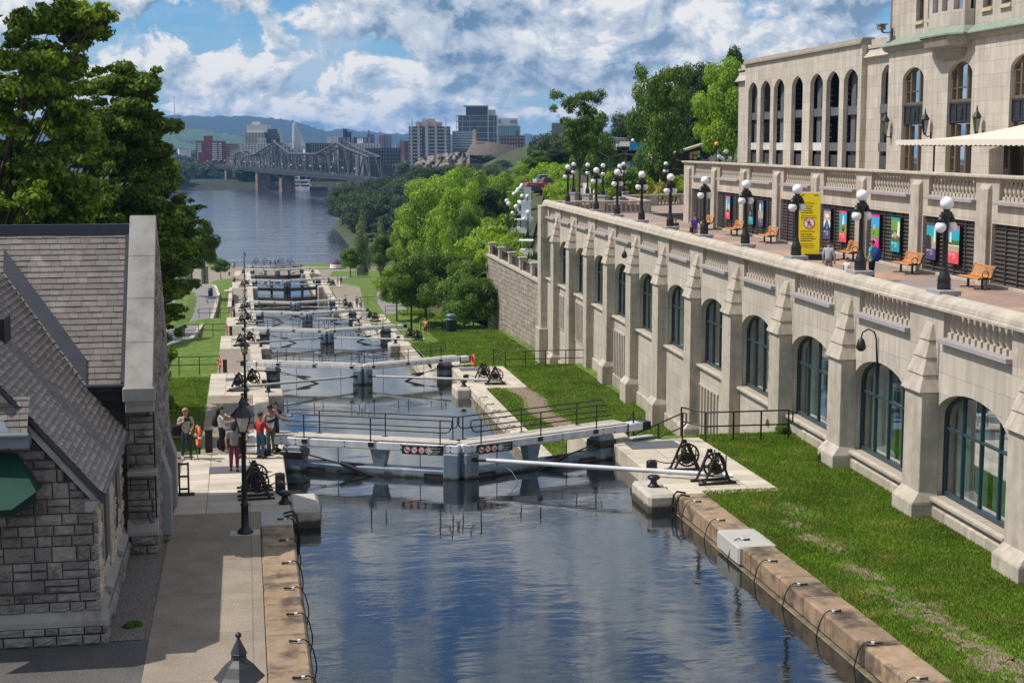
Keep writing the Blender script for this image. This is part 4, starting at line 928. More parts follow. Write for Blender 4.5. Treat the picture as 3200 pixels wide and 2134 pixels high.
# benches
def make_bench(loc, rz, label):
    t = E('park_bench', loc, rz, label, 'bench', 'slatted benches along the promenade')
    P = [(-.30, .40), (-.22, .43), (.0, .41), (.18, .42), (.26, .50), (.30, .66), (.34, .82), (.44, .88)]
    b = B()  # slats: x across depth (front is -x), y along the length
    for i in range(16):
        f = i/15*6.4; j = int(f); r = f-j; x = P[j][0]+(P[j+1][0]-P[j][0])*r; z = P[j][1]+(P[j+1][1]-P[j][1])*r
        dx, dz = P[j+1][0]-P[j][0], P[j+1][1]-P[j][1]; l = math.hypot(dx, dz); dx, dz = dx/l*.022, dz/l*.022
        b.hexa([(x-dx, -.9, z-dz), (x+dx, -.9, z+dz), (x+dx, .9, z+dz), (x-dx, .9, z-dz), (x-dx-dz*1.2, -.9, z-dz+dx*1.2), (x+dx-dz*1.2, -.9, z+dz+dx*1.2), (x+dx-dz*1.2, .9, z+dz+dx*1.2), (x-dx-dz*1.2, .9, z-dz+dx*1.2)])
    b.f_ = 0; n = 9*6
    nf = len(b.f); seat = B(); seat.v = b.v[:9*8]; seat.f = b.f[:n]; seat.sm = b.sm[:n]; seat.mi = b.mi[:n]; seat.out('seat', m_wood, t)
    bk = B(); bk.v = b.v[9*8:]; bk.f = [tuple(i-72 for i in f) for f in b.f[n:]]; bk.sm = b.sm[n:]; bk.mi = b.mi[n:]; bk.out('backrest', m_wood, t)
    for y in (-.92, .92):
        q = B(); q.tube([(x, y, z) for x, z in P], .035, 6); q.out('side_rail', m_black, t)
        q = B(); q.tube([(-.02+.13*math.cos(a), y, .58+.13*math.sin(a)) for a in [2*pi*j/12 for j in range(13)]], .018, 5); q.tube([(-.2, y, .44), (.1, y, .44)], .025, 4); q.out('armrest', m_black, t)
    for y in (-.62, .62):
        q = B(); q.tube([(0, y, .0), (0, y, .41)], .05, 6); q.box(-.32, .32, y-.05, y+.05, 0, .03); q.out('leg', m_black, t)
    return t
BN0 = None
for u, w in ((55.0, 'under the round blue roof poster near the camera'), (61.8, 'beside the woman with the teal backpack'), (68.9, 'behind the seated woman in grey'), (75.4, 'half hidden behind the yellow sign'), (81.8, 'between two posters past the yellow sign'), (88.6, 'behind the man in the blue shirt'), (95.4, 'farthest along the louvred wall')):
    p = HW(24.95, u, 5.555)
    if BN0 is None: BN0 = make_bench(p, HA, 'orange slatted bench '+w)
    else: dup(BN0, p, HA, 'orange slatted bench '+w)
# posters
def flat(name, rgb, **k): return mat(name, rgb, .45, .05, 2, **k)
pc = {'pink': (.62, .03, .27), 'red': (.72, .07, .10), 'teal': (.01, .30, .36), 'purple': (.085, .06, .17), 'sky': (.05, .33, .66), 'deep': (.008, .07, .16), 'green': (.14, .32, .04), 'white': (.7, .7, .68), 'tan': (.42, .33, .22), 'night': (.02, .025, .03), 'leaf': (.05, .14, .02), 'aqua': (.02, .36, .42)}
def PM(c): return flat('poster_'+c, pc[c])
def poster(u, w, z0, z1, band, pic, label, deco):
    t = HE('wall_poster', X2-.02, u, z0, label, 'poster', 'tourist posters on the louvred wall'); h = z1-z0
    b = B(); b.box(-.02, .14, -w/2, w/2, 0, h); b.out('box', m_dark, t)
    x = -.024
    b = B(); b.box(x-.008, x, -w/2, w/2, 0, h*.30); b.box(x-.008, x, -w/2, w/2, h*.93, h); b.out('colour_band', PM(band), t)
    cols = pic; b = B(); 
    for i, c in enumerate(cols):
        za, zb = h*(.302+.626*i/len(cols)), h*(.302+.626*(i+1)/len(cols)); q = B(); q.box(x-.006, x, -w/2, w/2, za, zb); q.out('picture', PM(c), t)
    for c, pts in deco:
        q = B(); q.add([(x-.009, -w/2+w*(1-a), h*(.302+.626*d)) for a, d in pts], [tuple(range(len(pts)))]); q.out('picture_detail', PM(c), t)
    q = B()
    for r, (a, l) in enumerate(((.08, .22), (.42, .22), (.08, .28), (.42, .34), (.42, .3), (.42, .2))):
        zz = h*(.26-.035*(r//2)-.02*(r > 3)*(r-3)); q.box(x-.011, x-.008, w/2-w*(a+l), w/2-w*a, zz-.012 if r > 1 else zz-.02, zz)
    q.out('caption', m_signw, t)
hill = [(0, 0), (1, 0), (1, .35), (.7, .45), (.4, .38), (0, .42)]
def blob(cx, cy, rx, ry, n=12): return [(cx+rx*math.cos(2*pi*i/n), cy+ry*math.sin(2*pi*i/n)) for i in range(n)]
poster(51.6, 1.12, 6.05, 7.62, 'pink', ['deep', 'sky'], 'magenta banded poster of a blue lake at the right frame edge', [('white', blob(.6, .78, .3, .05)), ('white', blob(.65, .46, .3, .07)), ('aqua', blob(.4, .9, .3, .04))])
poster(59.2, 1.05, 6.15, 7.7, 'red', ['leaf', 'sky'], 'coral red banded poster of a round blue dome over trees', [('aqua', blob(.66, .66, .35, .2)), ('white', [(.1, .4), (.3, .4), (.25, .9), (.15, .85)]), ('tan', [(0, 0), (1, 0), (1, .22), (0, .25)]), ('white', [(0, .24), (1, .24), (1, .3), (0, .28)])])
poster(61.5, 1.0, 6.15, 7.68, 'purple', ['tan', 'aqua'], 'purple banded poster half hidden behind the nearest globe lamp', [('night', [(0, 0), (.55, 0), (.5, .5), (.2, .6), (0, .55)]), ('white', [(.75, .3), (.95, .3), (.95, .95), (.8, .9)])])
poster(65.5, 1.03, 6.2, 7.72, 'teal', ['leaf', 'green'], 'teal banded poster of a leafy market street', [('white', [(.7, .3), (.98, .2), (.98, .9), (.75, .95)]), ('tan', blob(.45, .3, .25, .14)), ('white', blob(.2, .25, .1, .06)), ('red', blob(.6, .15, .08, .05))])
poster(68.0, 1.03, 6.2, 7.74, 'pink', ['green', 'sky'], 'magenta banded poster with green field under blue sky', [('white', [(.28, .3), (.36, .3), (.34, .62), (.30, .62)]), ('white', [(.45, .3), (.52, .3), (.5, .64), (.46, .64)]), ('red', blob(.38, .22, .1, .08)), ('green', hill)])
poster(72.35, 1.03, 6.2, 7.72, 'red', ['green', 'sky'], 'coral red banded poster with a white spire beside the lamp', [('white', [(.35, .2), (.75, .2), (.62, .8), (.55, .98), (.45, .75)]), ('night', blob(.55, .25, .2, .2)), ('red', blob(.72, .38, .12, .07)), ('aqua', [(0, .3), (.3, .3), (.3, 1), (0, 1)])])
poster(74.7, 1.03, 6.2, 7.72, 'purple', ['night', 'tan'], 'dark purple banded poster of a grey interior staircase', [('white', [(.05, .1), (.4, .5), (.2, .6), (0, .4)]), ('white', [(.95, .1), (.6, .5), (.8, .6), (1, .4)]), ('sky', [(.4, .05), (.6, .05), (.56, .45), (.44, .45)]), ('white', blob(.5, .75, .3, .12))])
poster(79.4, 1.03, 6.25, 7.72, 'pink', ['deep', 'aqua'], 'magenta banded underwater blue poster left of the yellow sign', [('night', [(0, 0), (.6, 0), (.4, .5), (.2, .9), (0, 1)]), ('aqua', blob(.8, .5, .15, .3))])
poster(86.3, .98, 6.25, 7.72, 'purple', ['tan', 'night'], 'purple banded poster of a crowded stone street behind the second lamp', [('white', blob(.4, .7, .2, .25)), ('sky', [(.7, .4), (1, .4), (1, 1), (.75, 1)]), ('tan', blob(.55, .25, .2, .2)), ('amber' if False else 'tan', blob(.9, .6, .08, .08))])
poster(88.3, .98, 6.25, 7.72, 'teal', ['night', 'night'], 'teal banded black poster with a green northern light', [('green', [(.3, .95), (.6, .95), (.8, .5), (.7, .5), (.55, .75), (.4, .8)]), ('tan', blob(.35, .2, .1, .14)), ('aqua', [(.5, .9), (.6, .9), (.75, .6), (.7, .6)])])
poster(93.4, .98, 6.3, 7.74, 'red', ['tan', 'sky'], 'coral red banded poster of towers, farthest along the wall', [('white', [(.1, .1), (.3, .1), (.28, .8), (.2, .95), (.12, .8)]), ('white', [(.6, .1), (.85, .1), (.8, .6), (.65, .65)]), ('leaf', blob(.5, .1, .4, .12))])
# yellow caution sign
p = tuple(G(2526, 812, 5.55)); t = E('caution_sign', p, R(66), 'tall bright yellow caution sign with crossed out walker on the promenade', 'sign')
m_yel = mat('sign_yellow', (.80, .62, .01), .5, .03, 3)
b = B(); b.box(-.07, .07, -.50, .50, .05, 3.15); pn = b.out('panel', m_yel, t)
b = B(); b.box(-.3, .3, -1.25, .15, 0, .28); b.out('foot_weight', m_dark, t)
b = B(); b.box(-.07, .07, -.50, .50, 3.15, 3.19); b.out('top_edge', m_signw, t)
MF = lambda y, z: frame((-.073, y, z), (0, -1, 0), (0, 0, 1))
text('CAUTION!', .125, m_dark, pn, MF(.38, 2.62))
text('ATTENTION!', .115, m_dark, pn, MF(.40, 1.30))
b = B(); rr = random.Random(9)
for z0, n_, hh, gap, wmax in ((2.50, 4, .045, .105, .62), (2.06, 3, .028, .085, .74), (1.19, 4, .045, .105, .70), (.74, 3, .028, .085, .74), (3.02, 1, .05, .1, .2)):
    for i in range(n_):
        z = z0-i*gap; y = .38; e = .38-wmax*rr.uniform(.72, 1.)
        while y > e:
            w = rr.uniform(.05, .13); b.box(-.0735, -.0705, max(e, y-w), y, z, z+hh); y -= w+.022
b.box(-.0735, -.0705, -.40, -.18, 3.02, 3.06); b.out('small_print', m_dark, pn)
n = 24; b = B(); b.T = MF(0, 1.73); b.lathe([(.27, 0), (.27, .004)], n); o = b.out('pictogram', m_signw, pn)
b = B(); b.T = MF(0, 1.73); ring = [(.27*math.cos(2*pi*j/n), .27*math.sin(2*pi*j/n), .008) for j in range(n)]; inn = [(.85*x, .85*y, z) for x, y, z in ring]; b.add(ring+inn, [(j, (j+1) % n, n+(j+1) % n, n+j) for j in range(n)]); b.quad((-.19, .16, .009), (-.16, .19, .009), (.19, -.16, .009), (.16, -.19, .009)); b.out('prohibition_ring', m_red, o)
b = B(); b.T = MF(0, 1.73); b.sph((.0, .15, .007), (.035, .035, .003), 8, 4)
for q in ([(0, .11), (-.01, 0)], [(-.01, 0), (.05, -.09), (.07, -.18)], [(-.01, 0), (-.05, -.09), (-.09, -.17)], [(0, .09), (.07, .02), (.09, .0)], [(0, .09), (-.06, .03), (-.08, -.03)]): b.tube([(x, y, .008) for x, y in q], .014, 4)
b.out('walker_symbol', m_dark, o)
# ================================================================ fences
def make_fence(pts, label, hook=True):
    t = E('pipe_fence', pts[0], 0, label, 'fence', 'black pipe fences at the lock platforms'); o = Vector(pts[0]); L = [Vector(p)-o for p in pts]
    def run(h): return [(p.x, p.y, p.z+h) for p in L]
    b = B(); b.tube(run(1.08), .032, 6); b.out('top_rail', m_black, t); b = B(); b.tube(run(.55), .03, 6); b.out('middle_rail', m_black, t)
    b = B(); e = L[-1]; d = (L[-1]-L[-2]).normalized()*.16; b.tube([tuple(e+Vector((0, 0, 1.08))), tuple(e+d+Vector((0, 0, 1.0))), tuple(e+d+Vector((0, 0, .63))), tuple(e+Vector((0, 0, .55)))], .03, 6); b.out('end_loop', m_black, t)
    for p, q in zip(L, L[1:]):
        n = max(1, round((q-p).length/1.25))
        for i in range(n+(q == L[-1])): c = p.lerp(q, i/n); b = B(); b.tube([tuple(c+Vector((0, 0, -.1))), tuple(c+Vector((0, 0, 1.08)))], .035, 6); b.out('post', m_black, t)
for k in range(5):
    Y, z = YK[k], ZK[k]; yb = Y+8.2
    make_fence([(16.2, yb+1.3, z), (16.78, yb+.05, z), (20.0 if k == 0 else (22.2 if k == 1 else 24.6), yb, z)] if k < 3 else [(16.8, yb, z), (19.5, yb, z)], 'black pipe fence from the %s right platform towards the hotel wall' % ORD[k] if k < 2 else 'black pipe fence beside the %s right bank platform' % ORD[k])
    make_fence([(-1.75, yb+1.0, z), (-5.6, yb+1.1, z)], 'black pipe fence along the lawn edge at the %s left bank platform' % ORD[k])
make_fence([(14.4, 55.2, -1.), (15.9, 53.9, .0)], 'short sloping black handrail behind the right winches')
make_fence([(14.2, 54.6, 0), (14.3, 55.9, -.6)], 'small black handrail at the tail of the right gate beam')
make_fence([(-.5, 54.6, 0), (.75, 54.7, 0)], 'short black handrail behind the nearest lamp post group')
for i, (x0, x1, Y, z) in enumerate([(18.5, 32, 350, -18.2), (28, 46, 352, -19.5), (-9, -2, 347, -20)]):
    make_fence([(x0, Y, zr(Y) if x0 > 0 else -21.4), (x1, Y, zr(Y) if x0 > 0 else -21.4)], ['dark pipe fence on the plaza right of the farthest gate', 'pale fence beside the stone gate pillar', 'dark pipe fence left of the farthest gate'][i])
# iron stanchion at the near left platform
t = E('iron_stanchion', (-2.05, 48.2, 0), 0, 'narrow rusty iron stanchion standing beside the stone building', 'stanchion')
for x in (-.14, .14): b = B(); b.tube([(x, 0, 0), (x, 0, 1.05)], .03, 4); b.out('upright', m_rust, t)
b = B(); 
for z in (.2, .6, 1.0): b.box(-.14, .14, -.02, .02, z-.03, z+.03)
b.out('rungs', m_rust, t); b = B(); b.box(-.32, .32, -.12, .12, 0, .06); b.out('foot', m_rust, t)
# life rings and litter boxes at the fence ends
m_or = mat('life_ring_orange', (.62, .10, .03), .5, .05, 4)
for k in range(6):
    z = ZK[k]; Y = YK[k]+(9.35 if k < 5 else 12)
    t = E('life_ring', (-1.78 if k < 4 else -2.3, Y-.1, z+.62), .2, 'orange life ring hung on the fence end at the %s left bank platform' % ORD[k], 'life ring', 'orange life rings')
    b = B(); 
    b.tube([(.0, .33*math.cos(a), .33*math.sin(a)) for a in [2*pi*j/20 for j in range(21)]], .07, 8, False); b.out('ring', m_or, t)
    b = B(); 
    for a in (0, pi/2, pi, 3*pi/2): b.tube([(0, .33*math.cos(a-.12), .33*math.sin(a-.12)), (0, .33*math.cos(a+.12), .33*math.sin(a+.12))], .078, 8); b.out('tape', m_signw, t) if a == 3*pi/2 else None
    t = E('post_box', (-1.42 if k < 4 else -1.9, Y, z), 0, 'low black service post next to the life ring at the %s left platform' % ORD[k], 'post', 'black service posts')
    b = B(); b.box(-.13, .13, -.13, .13, 0, .78); b.out('body', m_black, t, bevel=.02); b = B(); b.box(-.15, .15, -.15, .15, .78, .83); b.out('lid', m_black, t)
t = E('life_ring', (14.75, YK[1]+9.0, ZK[1]+.45), .15, 'orange life ring at the tail of the second right gate beam', 'life ring'); b = B(); b.tube([(.0, .33*math.cos(a), .33*math.sin(a)) for a in [2*pi*j/20 for j in range(21)]], .07, 8, False); b.out('ring', m_or, t)
# litter bins
def bin_(loc, label, s=1.):
    t = E('litter_bin', loc, 0, label, 'bin', None, s); b = B(); b.lathe([(.36, 0), (.40, .1), (.40, .95), (.42, 1.0)], 16); b.out('barrel', mat('bin_green', (.012, .03, .035), .5), t)
    b = B(); b.lathe([(.44, 1.0), (.44, 1.08), (.36, 1.12)], 16); b.lathe([(.36, 1.12), (.36, 1.32)], 4, smooth=False); b.lathe([(.44, 1.3), (.42, 1.40), (.3, 1.48)], 16); b.out('lid', mat('bin_lid', (.10, .17, .22), .4), t)
p = G(1410, 1037, -6.5); bin_(p, 'dark green barrel litter bin with blue grey lid under the trees', 1.15)
p = G(658, 925, -12.2); bin_((p[0], p[1], p[2]), 'green box bin at the kerb of the service road', .9)
# ================================================================ lantern posts along the left path
m_lan = mat('lantern_black', (.028, .03, .034), .45, .1, 6)
def make_lamp(loc, label):
    t = E('lantern_post', loc, 0, label, 'street lamp', 'lantern posts along the canal path')
    b = B(); b.lathe([(.22, 0), (.23, .05), (.20, .10), (.13, .16), (.11, .2), (.105, .78), (.125, .82), (.10, .88), (.075, .95)], 14); b.out('base', m_black, t)
    b = B(); b.lathe([(.075, .9), (.06, 2.72), (.085, 2.76), (.05, 2.84), (.10, 2.9)], 12); b.out('pole', m_black, t)
    b = B(); b.tube([(-.42, 0, 2.52), (.42, 0, 2.52)], .02, 5); b.sph((-.42, 0, 2.52), .035, 6, 5); b.sph((.42, 0, 2.52), .035, 6, 5); b.out('ladder_bar', m_black, t)
    c = (0, 0, 0); b = B(); b.lathe([(.34, 3.38), (.36, 3.40), (.30, 3.46), (.20, 3.58), (.11, 3.66), (.10, 3.72), (.12, 3.74), (.07, 3.80)], 8, c, False); b.lathe([(.10, 3.70), (.11, 3.76), (.02, 3.95), (.015, 3.97)], 8, c, False); b.sph((0, 0, 4.0), .045, 8, 6); b.out('lantern_roof', m_lan, t)
    b = B()
    for j in range(4): a = pi/4+pi/2*j; b.tube([(.13*math.cos(a), .13*math.sin(a), 2.92), (.30*math.cos(a), .30*math.sin(a), 3.39)], .018, 4)
    b.lathe([(.14, 2.9), (.15, 2.94)], 4, c, False); b.out('lantern_frame', m_lan, t)
    b = B(); vs = [(.125*math.cos(pi/4+pi/2*j), .125*math.sin(pi/4+pi/2*j), 2.94) for j in range(4)]+[(.29*math.cos(pi/4+pi/2*j), .29*math.sin(pi/4+pi/2*j), 3.385) for j in range(4)]; b.add(vs, [(j, (j+1) % 4, 4+(j+1) % 4, 4+j) for j in range(4)]); b.out('lantern_glass', m_lglass, t)
    b = B(); b.lathe([(.05, 2.95), (.07, 3.05), (.05, 3.2), (.02, 3.24)], 8); b.out('bulb', m_globe, t)
    q = B(); q.box(-.42, .42, -.3, .3, -.1, .014); q.out('footing_slab', m_pier, t)
    return t
LP = make_lamp((-.16, 43.05, 0), 'black lantern post nearest the lock gate, standing on a pale slab')
dup(LP, (-.21, 21.3, 0), 0, 'lantern post of which only the dark lantern roof shows at the bottom edge', sc=1.02)
for k, (y, z) in enumerate([(86.2, ZK[1]), (129.3, ZK[2]), (173.5, ZK[3]), (217.5, ZK[4]), (240, ZK[5]), (268, ZK[5]), (342, ZK[6]), (372, -21.4)]):
    dup(LP, (-.14, y, z), 0, 'black lantern post %s down the left canal path' % ['second', 'third', 'fourth', 'fifth', 'sixth', 'seventh', 'eighth', 'last and tallest'][k], sc=1.0 if k < 7 else 1.7)
# ================================================================ stone building on the left
m_roof = mat('slate_roof', (.15, .128, .116), .55, .10, 3., isl=.16, col2=(.215, .20, .185), c2sc=1.1, c2lo=.5, c2hi=.75, streak=.10)
m_lead = mat('lead_flashing', (.030, .033, .044), .4, .25, 2.2)
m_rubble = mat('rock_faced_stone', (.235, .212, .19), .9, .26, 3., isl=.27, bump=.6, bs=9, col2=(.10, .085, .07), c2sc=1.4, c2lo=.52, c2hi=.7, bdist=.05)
m_mortar = mat('mortar_dark', (.05, .045, .04), .95, .2, 5)
m_dress = mat('dressed_stone', (.30, .285, .262), .85, .16, 1.5, bump=.2, bs=20, col2=(.21, .195, .175), c2sc=.8, c2lo=.5, c2hi=.7)
def rubble(b, org, ux, nrm, W, Hh, keep=None, base_h=(.20, .40)):
    """rock-faced stones covering W x H from org along unit vector ux"""
    org = Vector(org); ux = Vector(ux); nrm = Vector(nrm); uz = Vector((0, 0, 1)); z = 0.
    rnd = random.Random(int(W*100+Hh*10))
    while z < Hh-.05:
        h = min(rnd.uniform(*base_h), Hh-z); x = -rnd.uniform(0, .3)
        while x < W:
            w = rnd.uniform(.24, .72); x0, x1 = max(0, x), min(W, x+w); x += w
            if x1-x0 < .08: continue
            subs = [(z, z+h)] if h < .3 or rnd.random() < .6 else [(z, z+h*.5), (z+h*.5, z+h)]
            for za, zb in subs:
                if keep:
                    r = keep(x0, x1, za, zb)
                    if r is None: continue
                    x0, x1 = r
                g = .013; n = 5; pts = []; d0 = rnd.uniform(.015, .08)
                for j in range(n+1):
                    for i in range(n+1):
                        u, v = i/n, j/n; e = min(u, 1-u, v, 1-v)*2
                        dd = (d0+rnd.uniform(-.028, .034))*min(1, e*2.2)+.004
                        pts.append(org+ux*(x0+g+(x1-x0-2*g)*u)+uz*(za+g+(zb-za-2*g)*v)+nrm*dd)
                b.add(pts, [(j*(n+1)+i, j*(n+1)+i+1, (j+1)*(n+1)+i+1, (j+1)*(n+1)+i) for j in range(n) for i in range(n)])
        z += h
SB = E('stone_building', (0, 0, 0), 0, 'grey stone gabled building with slate roofs in the left foreground', 'building')
XE, YG, EV = -3.42, 33.9, 3.3; SLP = 1.19; XR = -6.6; ZRW = EV+(XE+.2-XR)*SLP-.3   # wing: east wall, near gable, eave; ridge
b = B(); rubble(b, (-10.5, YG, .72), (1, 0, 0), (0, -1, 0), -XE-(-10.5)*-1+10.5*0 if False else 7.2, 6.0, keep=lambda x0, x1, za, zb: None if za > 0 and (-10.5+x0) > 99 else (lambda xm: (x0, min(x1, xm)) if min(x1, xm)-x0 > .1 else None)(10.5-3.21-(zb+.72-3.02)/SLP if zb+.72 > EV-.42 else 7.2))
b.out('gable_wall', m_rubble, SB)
b = B(); rubble(b, (-10.5, YG-.13, .0), (1, 0, 0), (0, -1, 0), 7.35, .42); rubble(b, (XE+.16, YG-.02, .0), (0, 1, 0), (1, 0, 0), 7.6, .40); b.out('base_course', m_rubble, SB)
b = B(); b.ext([(-10.5, YG-.13, .42), (-10.5, YG-.13, .55), (-10.5, YG+.02, .76), (-10.5, YG+.02, .42)], (7.36, 0, 0)); b.ext([(XE+.16, YG-.1, .42), (XE+.16, YG-.1, .55), (XE+.01, YG-.1, .78), (XE+.01, YG-.1, .42)], (0, 7.7, 0)); b.out('water_table', m_dress, SB)
b = B(); rubble(b, (XE, YG, .74), (0, 1, 0), (1, 0, 0), 7.6, 2.55, base_h=(.3, .5), keep=lambda x0, x1, za, zb: None if (1.7 < (x0+x1)/2 < 3.4 or 4.9 < (x0+x1)/2 < 6.5) and za+.74 < 2.9 and za > .0 else (x0, x1)); b.out('side_wall', mat('side_stone_lit', (.47, .40, .31), .9, .2, 3., isl=.15, bump=.5, bs=9, bdist=.05), SB)  # paler stone colour carries the light falling on the east face
b = B(); b.box(-10.5, XE-.02, YG+.02, 41.6, 0, EV+.05); b.add([(-10.5, YG+.03, 0), (XE-.02, YG+.03, 0), (XE-.02, YG+.03, EV), (XR, YG+.03, ZRW-.3), (-10.5, YG+.03, EV)], [(0, 1, 2, 3, 4)]); b.out('core', m_mortar, SB)
for y0 in (YG+1.8, YG+5.0):
    b = B(); b.box(XE-.25, XE+.06, y0-.12, y0+.02, .8, 2.95); b.box(XE-.25, XE+.06, y0+1.5, y0+1.62, .8, 2.95); b.box(XE-.25, XE+.07, y0-.12, y0+1.62, 2.9, 3.2); b.ext([(XE-.25, y0-.1, .78), (XE+.22, y0-.1, .62), (XE+.22, y0-.1, .74), (XE-.25, y0-.1, .98)], (0, 1.7, 0)); w = b.out('window', m_dress, SB)
    b = B(); b.box(XE-.30, XE-.22, y0, y0+1.5, .9, 2.9); b.out('pane', m_hglass, w)
    b = B(); b.box(XE-.24, XE-.18, y0+.72, y0+.78, .9, 2.9); b.box(XE-.24, XE-.18, y0, y0+1.5, 1.9, 1.96); b.out('frame', mat('maroon_frame', (.05, .012, .012), .5), w)
# slate roofs: individual slates
def slates(b, org, ux, up, W, L, nrm, keep=None, sw=.30, sh=.19):
    org, ux, up, nrm = Vector(org), Vector(ux).normalized(), Vector(up).normalized(), Vector(nrm).normalized()
    rows = int(L/sh)+1; rnd = random.Random(5)
    for r in range(rows):
        x = -sw*(.5 if r % 2 else 0)-rnd.uniform(0, .1); v0 = r*sh; v1 = min(L, v0+sh)
        while x < W:
            w = sw*rnd.uniform(.75, 1.25); x0, x1 = max(0, x)+.004, min(W, x+w)-.004; x += w
            if x1-x0 < .03: continue
            if keep and not keep((x0+x1)/2, (v0+v1)/2): continue
            l0 = .022+rnd.uniform(-.006, .009); l1 = .002
            a, c = org+ux*x0, org+ux*x1
            p = [a+up*v0+nrm*l0, c+up*(v0+rnd.uniform(-.008, .008))+nrm*l0, c+up*v1+nrm*l1, a+up*v1+nrm*l1, a+up*v0, c+up*v0]
            b.add(p, [(0, 1, 2, 3), (4, 5, 1, 0)])
XO = XE+.21; ZO = EV+.12
def east(x): return ZO+(XO-x)*SLP
YM0, ZM0, YM1, ZM1 = 41.15, 4.65, 44.75, 8.62       # main roof: eave and ridge
SM = (ZM1-ZM0)/(YM1-YM0)
b = B(); up = Vector((-1, 0, SLP)); ln = (XO-XR)*math.hypot(1, SLP)
def keepw(y, v): x = XO-v/math.hypot(1, SLP); z = east(x); yy = YG-.14+y; return z > ZM0+(yy-YM0)*SM or yy < YM0
slates(b, (XO, YG-.14, ZO), (0, 1, 0), up, 11.2, ln, (SLP, 0, 1), keepw, sw=.24, sh=.165)
b.out('wing_roof', m_roof, SB)
b = B(); q = lambda x, y, d: (x, y, east(x)-d); b.hexa([q(XO, YG-.14, .12), q(XR, YG-.14, .12), q(XR, 45, .12), q(XO, 42.2, .12), q(XO, YG-.14, .01), q(XR, YG-.14, .01), q(XR, 45, .01), q(XO, 42.2, .01)])
w2 = lambda x, d: (2*XR-x); b.quad((XR, YG-.14, east(XR)), (2*XR-XO, YG-.14, ZO), (2*XR-XO, 45, ZO), (XR, 45, east(XR))); b.out('roof_deck', m_mortar, SB)
b = B(); b.hexa([q(XO+.04, YG-.22, .20), q(XR, YG-.02, .20), q(XR, YG-.02, .20), q(XO+.04, YG-.22, .20), q(XO+.04, YG-.22, -.03), q(XR, YG-.22, -.03), q(XR, YG-.22, -.03), q(XO+.04, YG-.22, -.03)]); b.tube([(XO+.05, YG-.18, ZO-.04), (XO+.05, 41.1, ZO-.04)], .055, 6); b.out('verge_flashing', m_lead, SB)
b = B(); b.ext([(XO, YG-.12, ZO-.18), (XO, YG-.12, ZO-.42), (XR, YG-.12, east(XR)-.42), (XR, YG-.12, east(XR)-.18)], (0, .26, 0)); b.ext([(XO-.02, YG-.25, ZO-.16), (XO-.35, YG-.25, ZO-.16), (XO-.35, YG-.25, ZO-.40), (XO-.2, YG-.25, ZO-.40)], (0, .3, 0)); b.out('gable_moulding', m_dress, SB)
# main block roof facing the camera
b = B(); slates(b, (-14, YM0, ZM0), (1, 0, 0), (0, 1, SM), 14-3.22, math.hypot(YM1-YM0, ZM1-ZM0), (0, -SM, 1), lambda x, v: True, sw=.33, sh=.20); b.out('main_roof', m_roof, SB)
b = B(); q2 = lambda x, y, d: (x, y, ZM0+(y-YM0)*SM-d); b.hexa([q2(-14, YM0, .15), q2(-3.2, YM0, .15), q2(-3.2, YM1, .15), q2(-14, YM1, .15), q2(-14, YM0, .01), q2(-3.2, YM0, .01), q2(-3.2, YM1, .01), q2(-14, YM1, .01)]); b.quad((-14, YM1, ZM1), (-3.2, YM1, ZM1), (-3.2, 48.6, ZM0), (-14, 48.6, ZM0)); b.out('roof_deck', m_mortar, SB)
b = B(); b.box(-14, -3.2, YM1-.14, YM1+.14, ZM1-.03, ZM1+.11); b.box(-14, -3.2, YM1-.2, YM1-.1, ZM1-.18, ZM1+.02); b.out('ridge_cap', m_lead, SB)
b = B(); b.hexa([q2(-3.32, YM0, 0), q2(-3.2, YM0, 0), q2(-3.2, YM1, 0), q2(-3.32, YM1, 0), q2(-3.32, YM0, -.07), q2(-3.2, YM0, -.07), q2(-3.2, YM1, -.07), q2(-3.32, YM1, -.07)]); b.tube([(-4.3, YM0-.03, ZM0-.02), (-3.1, YM0-.03, ZM0-.02)], .07, 6); b.out('edge_flashing', m_lead, SB)
# valley between the two roofs
def isect(x): z = east(x); y = YM0+(z-ZM0)/SM; return Vector((x, y, z))
b = B(); 
xs_ = [XO-1.02+(XR-XO+1.02)*i/8 for i in range(9)]
up_m = Vector((0, -SM, 1)).normalized(); up_w = Vector((SLP, 0, 1)).normalized(); dn = Vector((0, 1, SM)).normalized()
b.add([tuple(isect(x)+dn*.85+up_m*.055) for x in xs_]+[tuple(isect(x)+up_m*.05+up_w*.05) for x in xs_]+[tuple(isect(x)+Vector((1, 0, -SLP)).normalized()*.16+up_w*.05) for x in xs_], [(i, i+1, 10+i, 9+i) for i in range(8)]+[(9+i, 10+i, 19+i, 18+i) for i in range(8)]); b.out('valley_flashing', m_lead, SB)
# raked parapet, south-east pier and east gable of the main block
b = B(); 
for i in range(4):
    y0, y1 = YM0-.35+(YM1-YM0+.35)*i/4, YM0-.35+(YM1-YM0+.35)*(i+1)/4-.008
    f = lambda y: ZM0+(y-YM0)*SM
    b.hexa([(-3.2, y0, f(y0)-.1), (-2.47, y0, f(y0)-.1), (-2.47, y1, f(y1)-.1), (-3.2, y1, f(y1)-.1), (-3.2, y0, f(y0)+.36), (-2.47, y0, f(y0)+.36), (-2.47, y1, f(y1)+.36), (-3.2, y1, f(y1)+.36)])
b.hexa([(-3.2, YM1, 8.4), (-2.47, YM1, 8.4), (-2.47, 48.6, 4.6), (-3.2, 48.6, 4.6), (-3.2, YM1, 8.98), (-2.47, YM1, 8.98), (-2.47, 48.6, 5.0), (-3.2, 48.6, 5.0)]); b.out('parapet_coping', m_dress, SB, bevel=.012)
